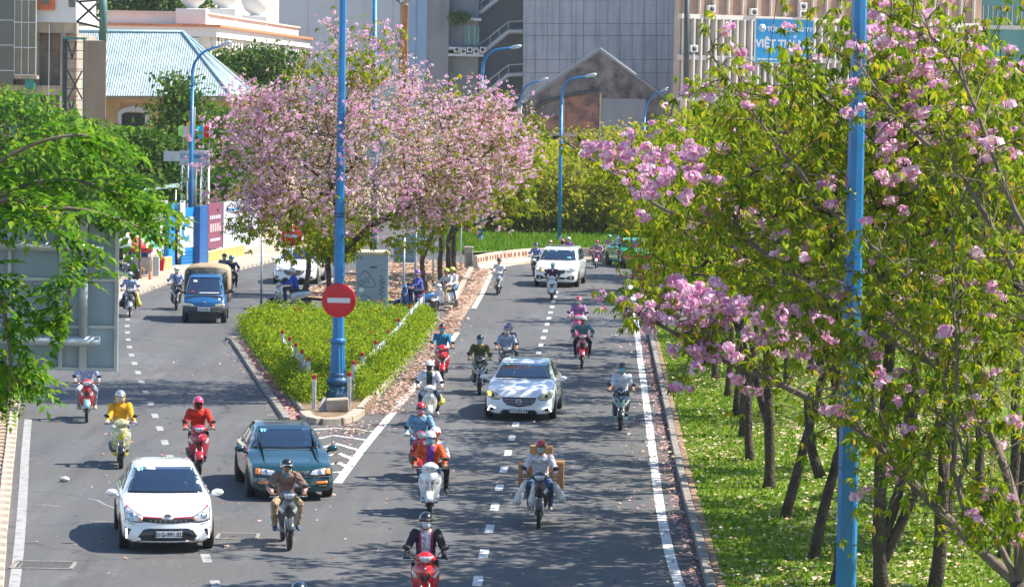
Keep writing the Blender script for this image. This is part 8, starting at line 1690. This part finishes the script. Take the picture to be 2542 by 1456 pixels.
# ---- red litter bin on its post
q = G(399, 686); t = thing('litter_bin', 'red plastic litter bin with orange lid by the striped wall', 'litter bin', (q.x, q.y, .11)); b = MB(); b.loft([[Vector((sx_ * w_, sy * dd, z)) for sx_, sy in ((-1, -1), (1, -1), (1, 1), (-1, 1))] for w_, dd, z in ((.12, .12, .15), (.17, .16, .62), (.18, .17, .64))], 0, False); b.build('bin', REDS, t); b = MB(); b.loft([[Vector((sx_ * w_, sy * dd, z)) for sx_, sy in ((-1, -1), (1, -1), (1, 1), (-1, 1))] for w_, dd, z in ((.19, .18, .64), (.18, .17, .72), (.13, .12, .80))], 0, False); b.build('lid', ORANGEW, t); b = MB(); b.tube([(-.24, .05, 0), (-.24, .05, .85)], .035, 8); b.build('stand', BLACK, t)
q = G(391, 700); b = MB(); b.tube([(0, 0, 0), (.02, 0, .38)], [.06, .05], 8); o = b.build('bollard', ORANGEW, None, (q.x - .35, q.y, .1)); tag(o, 'little orange and white bollard at the pavement edge', 'bollard')
# ---- umbrellas and stall
def parasol(label, x, y, d_, r, h_, cols, dz=.5, n=8):
    p = P(x, y, d_); t = thing('umbrella', label, 'umbrella', (p.x, d_, .11), .3, 'umbrellas of the street stall'); top = p.z - .11; b = MB(); b.tube([(0, 0, 0), (0, 0, top)], .022, 8); b.build('pole', MULL, t)
    for k in range(n):
        a0, a1 = 2 * pi * k / n, 2 * pi * (k + 1) / n; rows_ = []
        for i in range(5):
            f = i / 4; z = top - dz * f ** 1.6; rows_.append([(r * f * math.cos(a0 + (a1 - a0) * j / 4) * (1 - .04 * math.sin(pi * j / 4) * f), r * f * math.sin(a0 + (a1 - a0) * j / 4) * (1 - .04 * math.sin(pi * j / 4) * f), z) for j in range(5)])
        rows_.append([(x_, y_, z_ - .16) for x_, y_, z_ in rows_[-1]]); vs = [v for r_ in rows_ for v in r_]; fs = [(i * 5 + j, i * 5 + j + 1, (i + 1) * 5 + j + 1, (i + 1) * 5 + j) for i in range(5) for j in range(4)]
        b = MB(); b.add(vs, fs, 0, True); b.build('canopy_panel', cols[k % len(cols)], t)
    return t
UR = mat('umbrella_red', (.62, .02, .02), .6, var=.08); UW = mat('umbrella_white', (.66, .64, .68), .6, var=.08); UG = mat('umbrella_green', (.01, .26, .16), .6, var=.1)
qs = G(318, 690); pa = parasol('red and white umbrella of the street stall', 318, 577, qs.y, 1.0, 2.4, [UR, UW, UR, UW])
parasol('green umbrella behind the red and white one', 342, 570, qs.y + 1.6, 1.15, 2.5, [UG, mat('umbrella_green2', (.02, .20, .15), .6)], .6)
t = thing('snack_cart', 'red-topped snack cart under the umbrellas', 'cart', (G(382, 690).x, G(382, 690).y, .11)); c0 = Vector((-.55, 0, 0))
b = MB(); b.box((-.55, 0, .55), (.85, .55, .6), bev=.02); b.build('counter', mat('cart_steel', (.36, .34, .33), .5, .3, var=.2), t); b = MB(); b.box((-.55, 0, 1.25), (.95, .6, .38), bev=.02); b.build('sign_top', mat('cart_red', (.45, .02, .05), .5, var=.1), t)
for s_ in (-.42, .42): b = MB(); b.tube([(-.55 + s_, -.25, .8), (-.55 + s_, -.25, 1.1)], .018, 5); b.build('cart_post', GALV, t)
for s_ in (-.4, .4): b = MB(); b.torus(.18, .025, 'X', (-.55 + s_, 0, .2), 18, 6); b.build('cart_wheel', RUBBER, t)
b = MB(); b.box((.1, 0, .45), (.28, .3, .85), bev=.01); b.build('side_panel', HW, t)
t = thing('stall_counter', 'blue counter at the back of the street stall', 'counter', (G(328, 692).x, G(328, 692).y + 2.2, .11)); b = MB(); b.box((0, 0, .6), (.9, .5, 1.2), bev=.02); b.build('front', HBD, t); b = MB(); b.box((0, 0, 1.23), (1.0, .6, .06)); b.build('top', GALV, t); b = MB(); b.box((0, .5, 1.7), (1.9, .05, .7)); b.build('backdrop', mat('stall_cloth', (.18, .22, .26), .8, var=.3), t)
def stool(label, x, y, m):
    q = G(x, y); t = thing('stool', label, 'stool', (q.x, q.y, .11), .4, 'plastic stools of the stall'); b = MB(); b.box((0, 0, .40), (.30, .30, .04), bev=.012); b.build('seat', m, t)
    for sx_ in (-1, 1):
        for sy in (-1, 1): b = MB(); b.tube([(sx_ * .12, sy * .12, .39), (sx_ * .15, sy * .15, 0)], .018, 5); b.build('leg', m, t)
WOODM = mat('stool_wood', (.42, .25, .12), .7, var=.2)
stool('wooden stool left of the snack cart', 350, 694, WOODM); stool('wooden stool nearest the sign frame', 338, 697, WOODM); stool('blue stool under the red umbrella', 305, 695, HB)
t = thing('parked_motorbike', 'dark motorbike parked at the stall beside the sign frame', 'motorbike', (G(300, 703).x, G(300, 703).y + .3, .11), 1.2, None); place_parts(scooter_parts('underbone', 'bar'), t, {'scooter_paint': NAVP, 'scooter_trim': TRIM, 'scooter_fender': NAVP})
q = P(296, 668, G(300, 700).y); t = bike('black scooter parked behind the red umbrella pole', (312, 688), -1.0, 'scooter', 'bar', BLKP, z=0, ly=0, group='parked at the stall')

# ================================================================ HAZE: the warm city air that turns far walls blue-grey
hm, ht, ho = new_mat('haze_air'); pv_ = N(ht, 'ShaderNodeVolumePrincipled'); pv_.inputs['Color'].default_value = (.86, .92, 1, 1); pv_.inputs['Density'].default_value = 0.00013; pv_.inputs['Anisotropy'].default_value = 0.25; ht.links.new(pv_.outputs[0], ho.inputs['Volume'])
b = MB(); b.box((0, 225, 15.0), (500, 480, 32.2)); hz_ = b.build('haze', hm); struct(hz_, 'stuff'); hz_['label'] = 'thin pale air between the bridge and the far buildings'
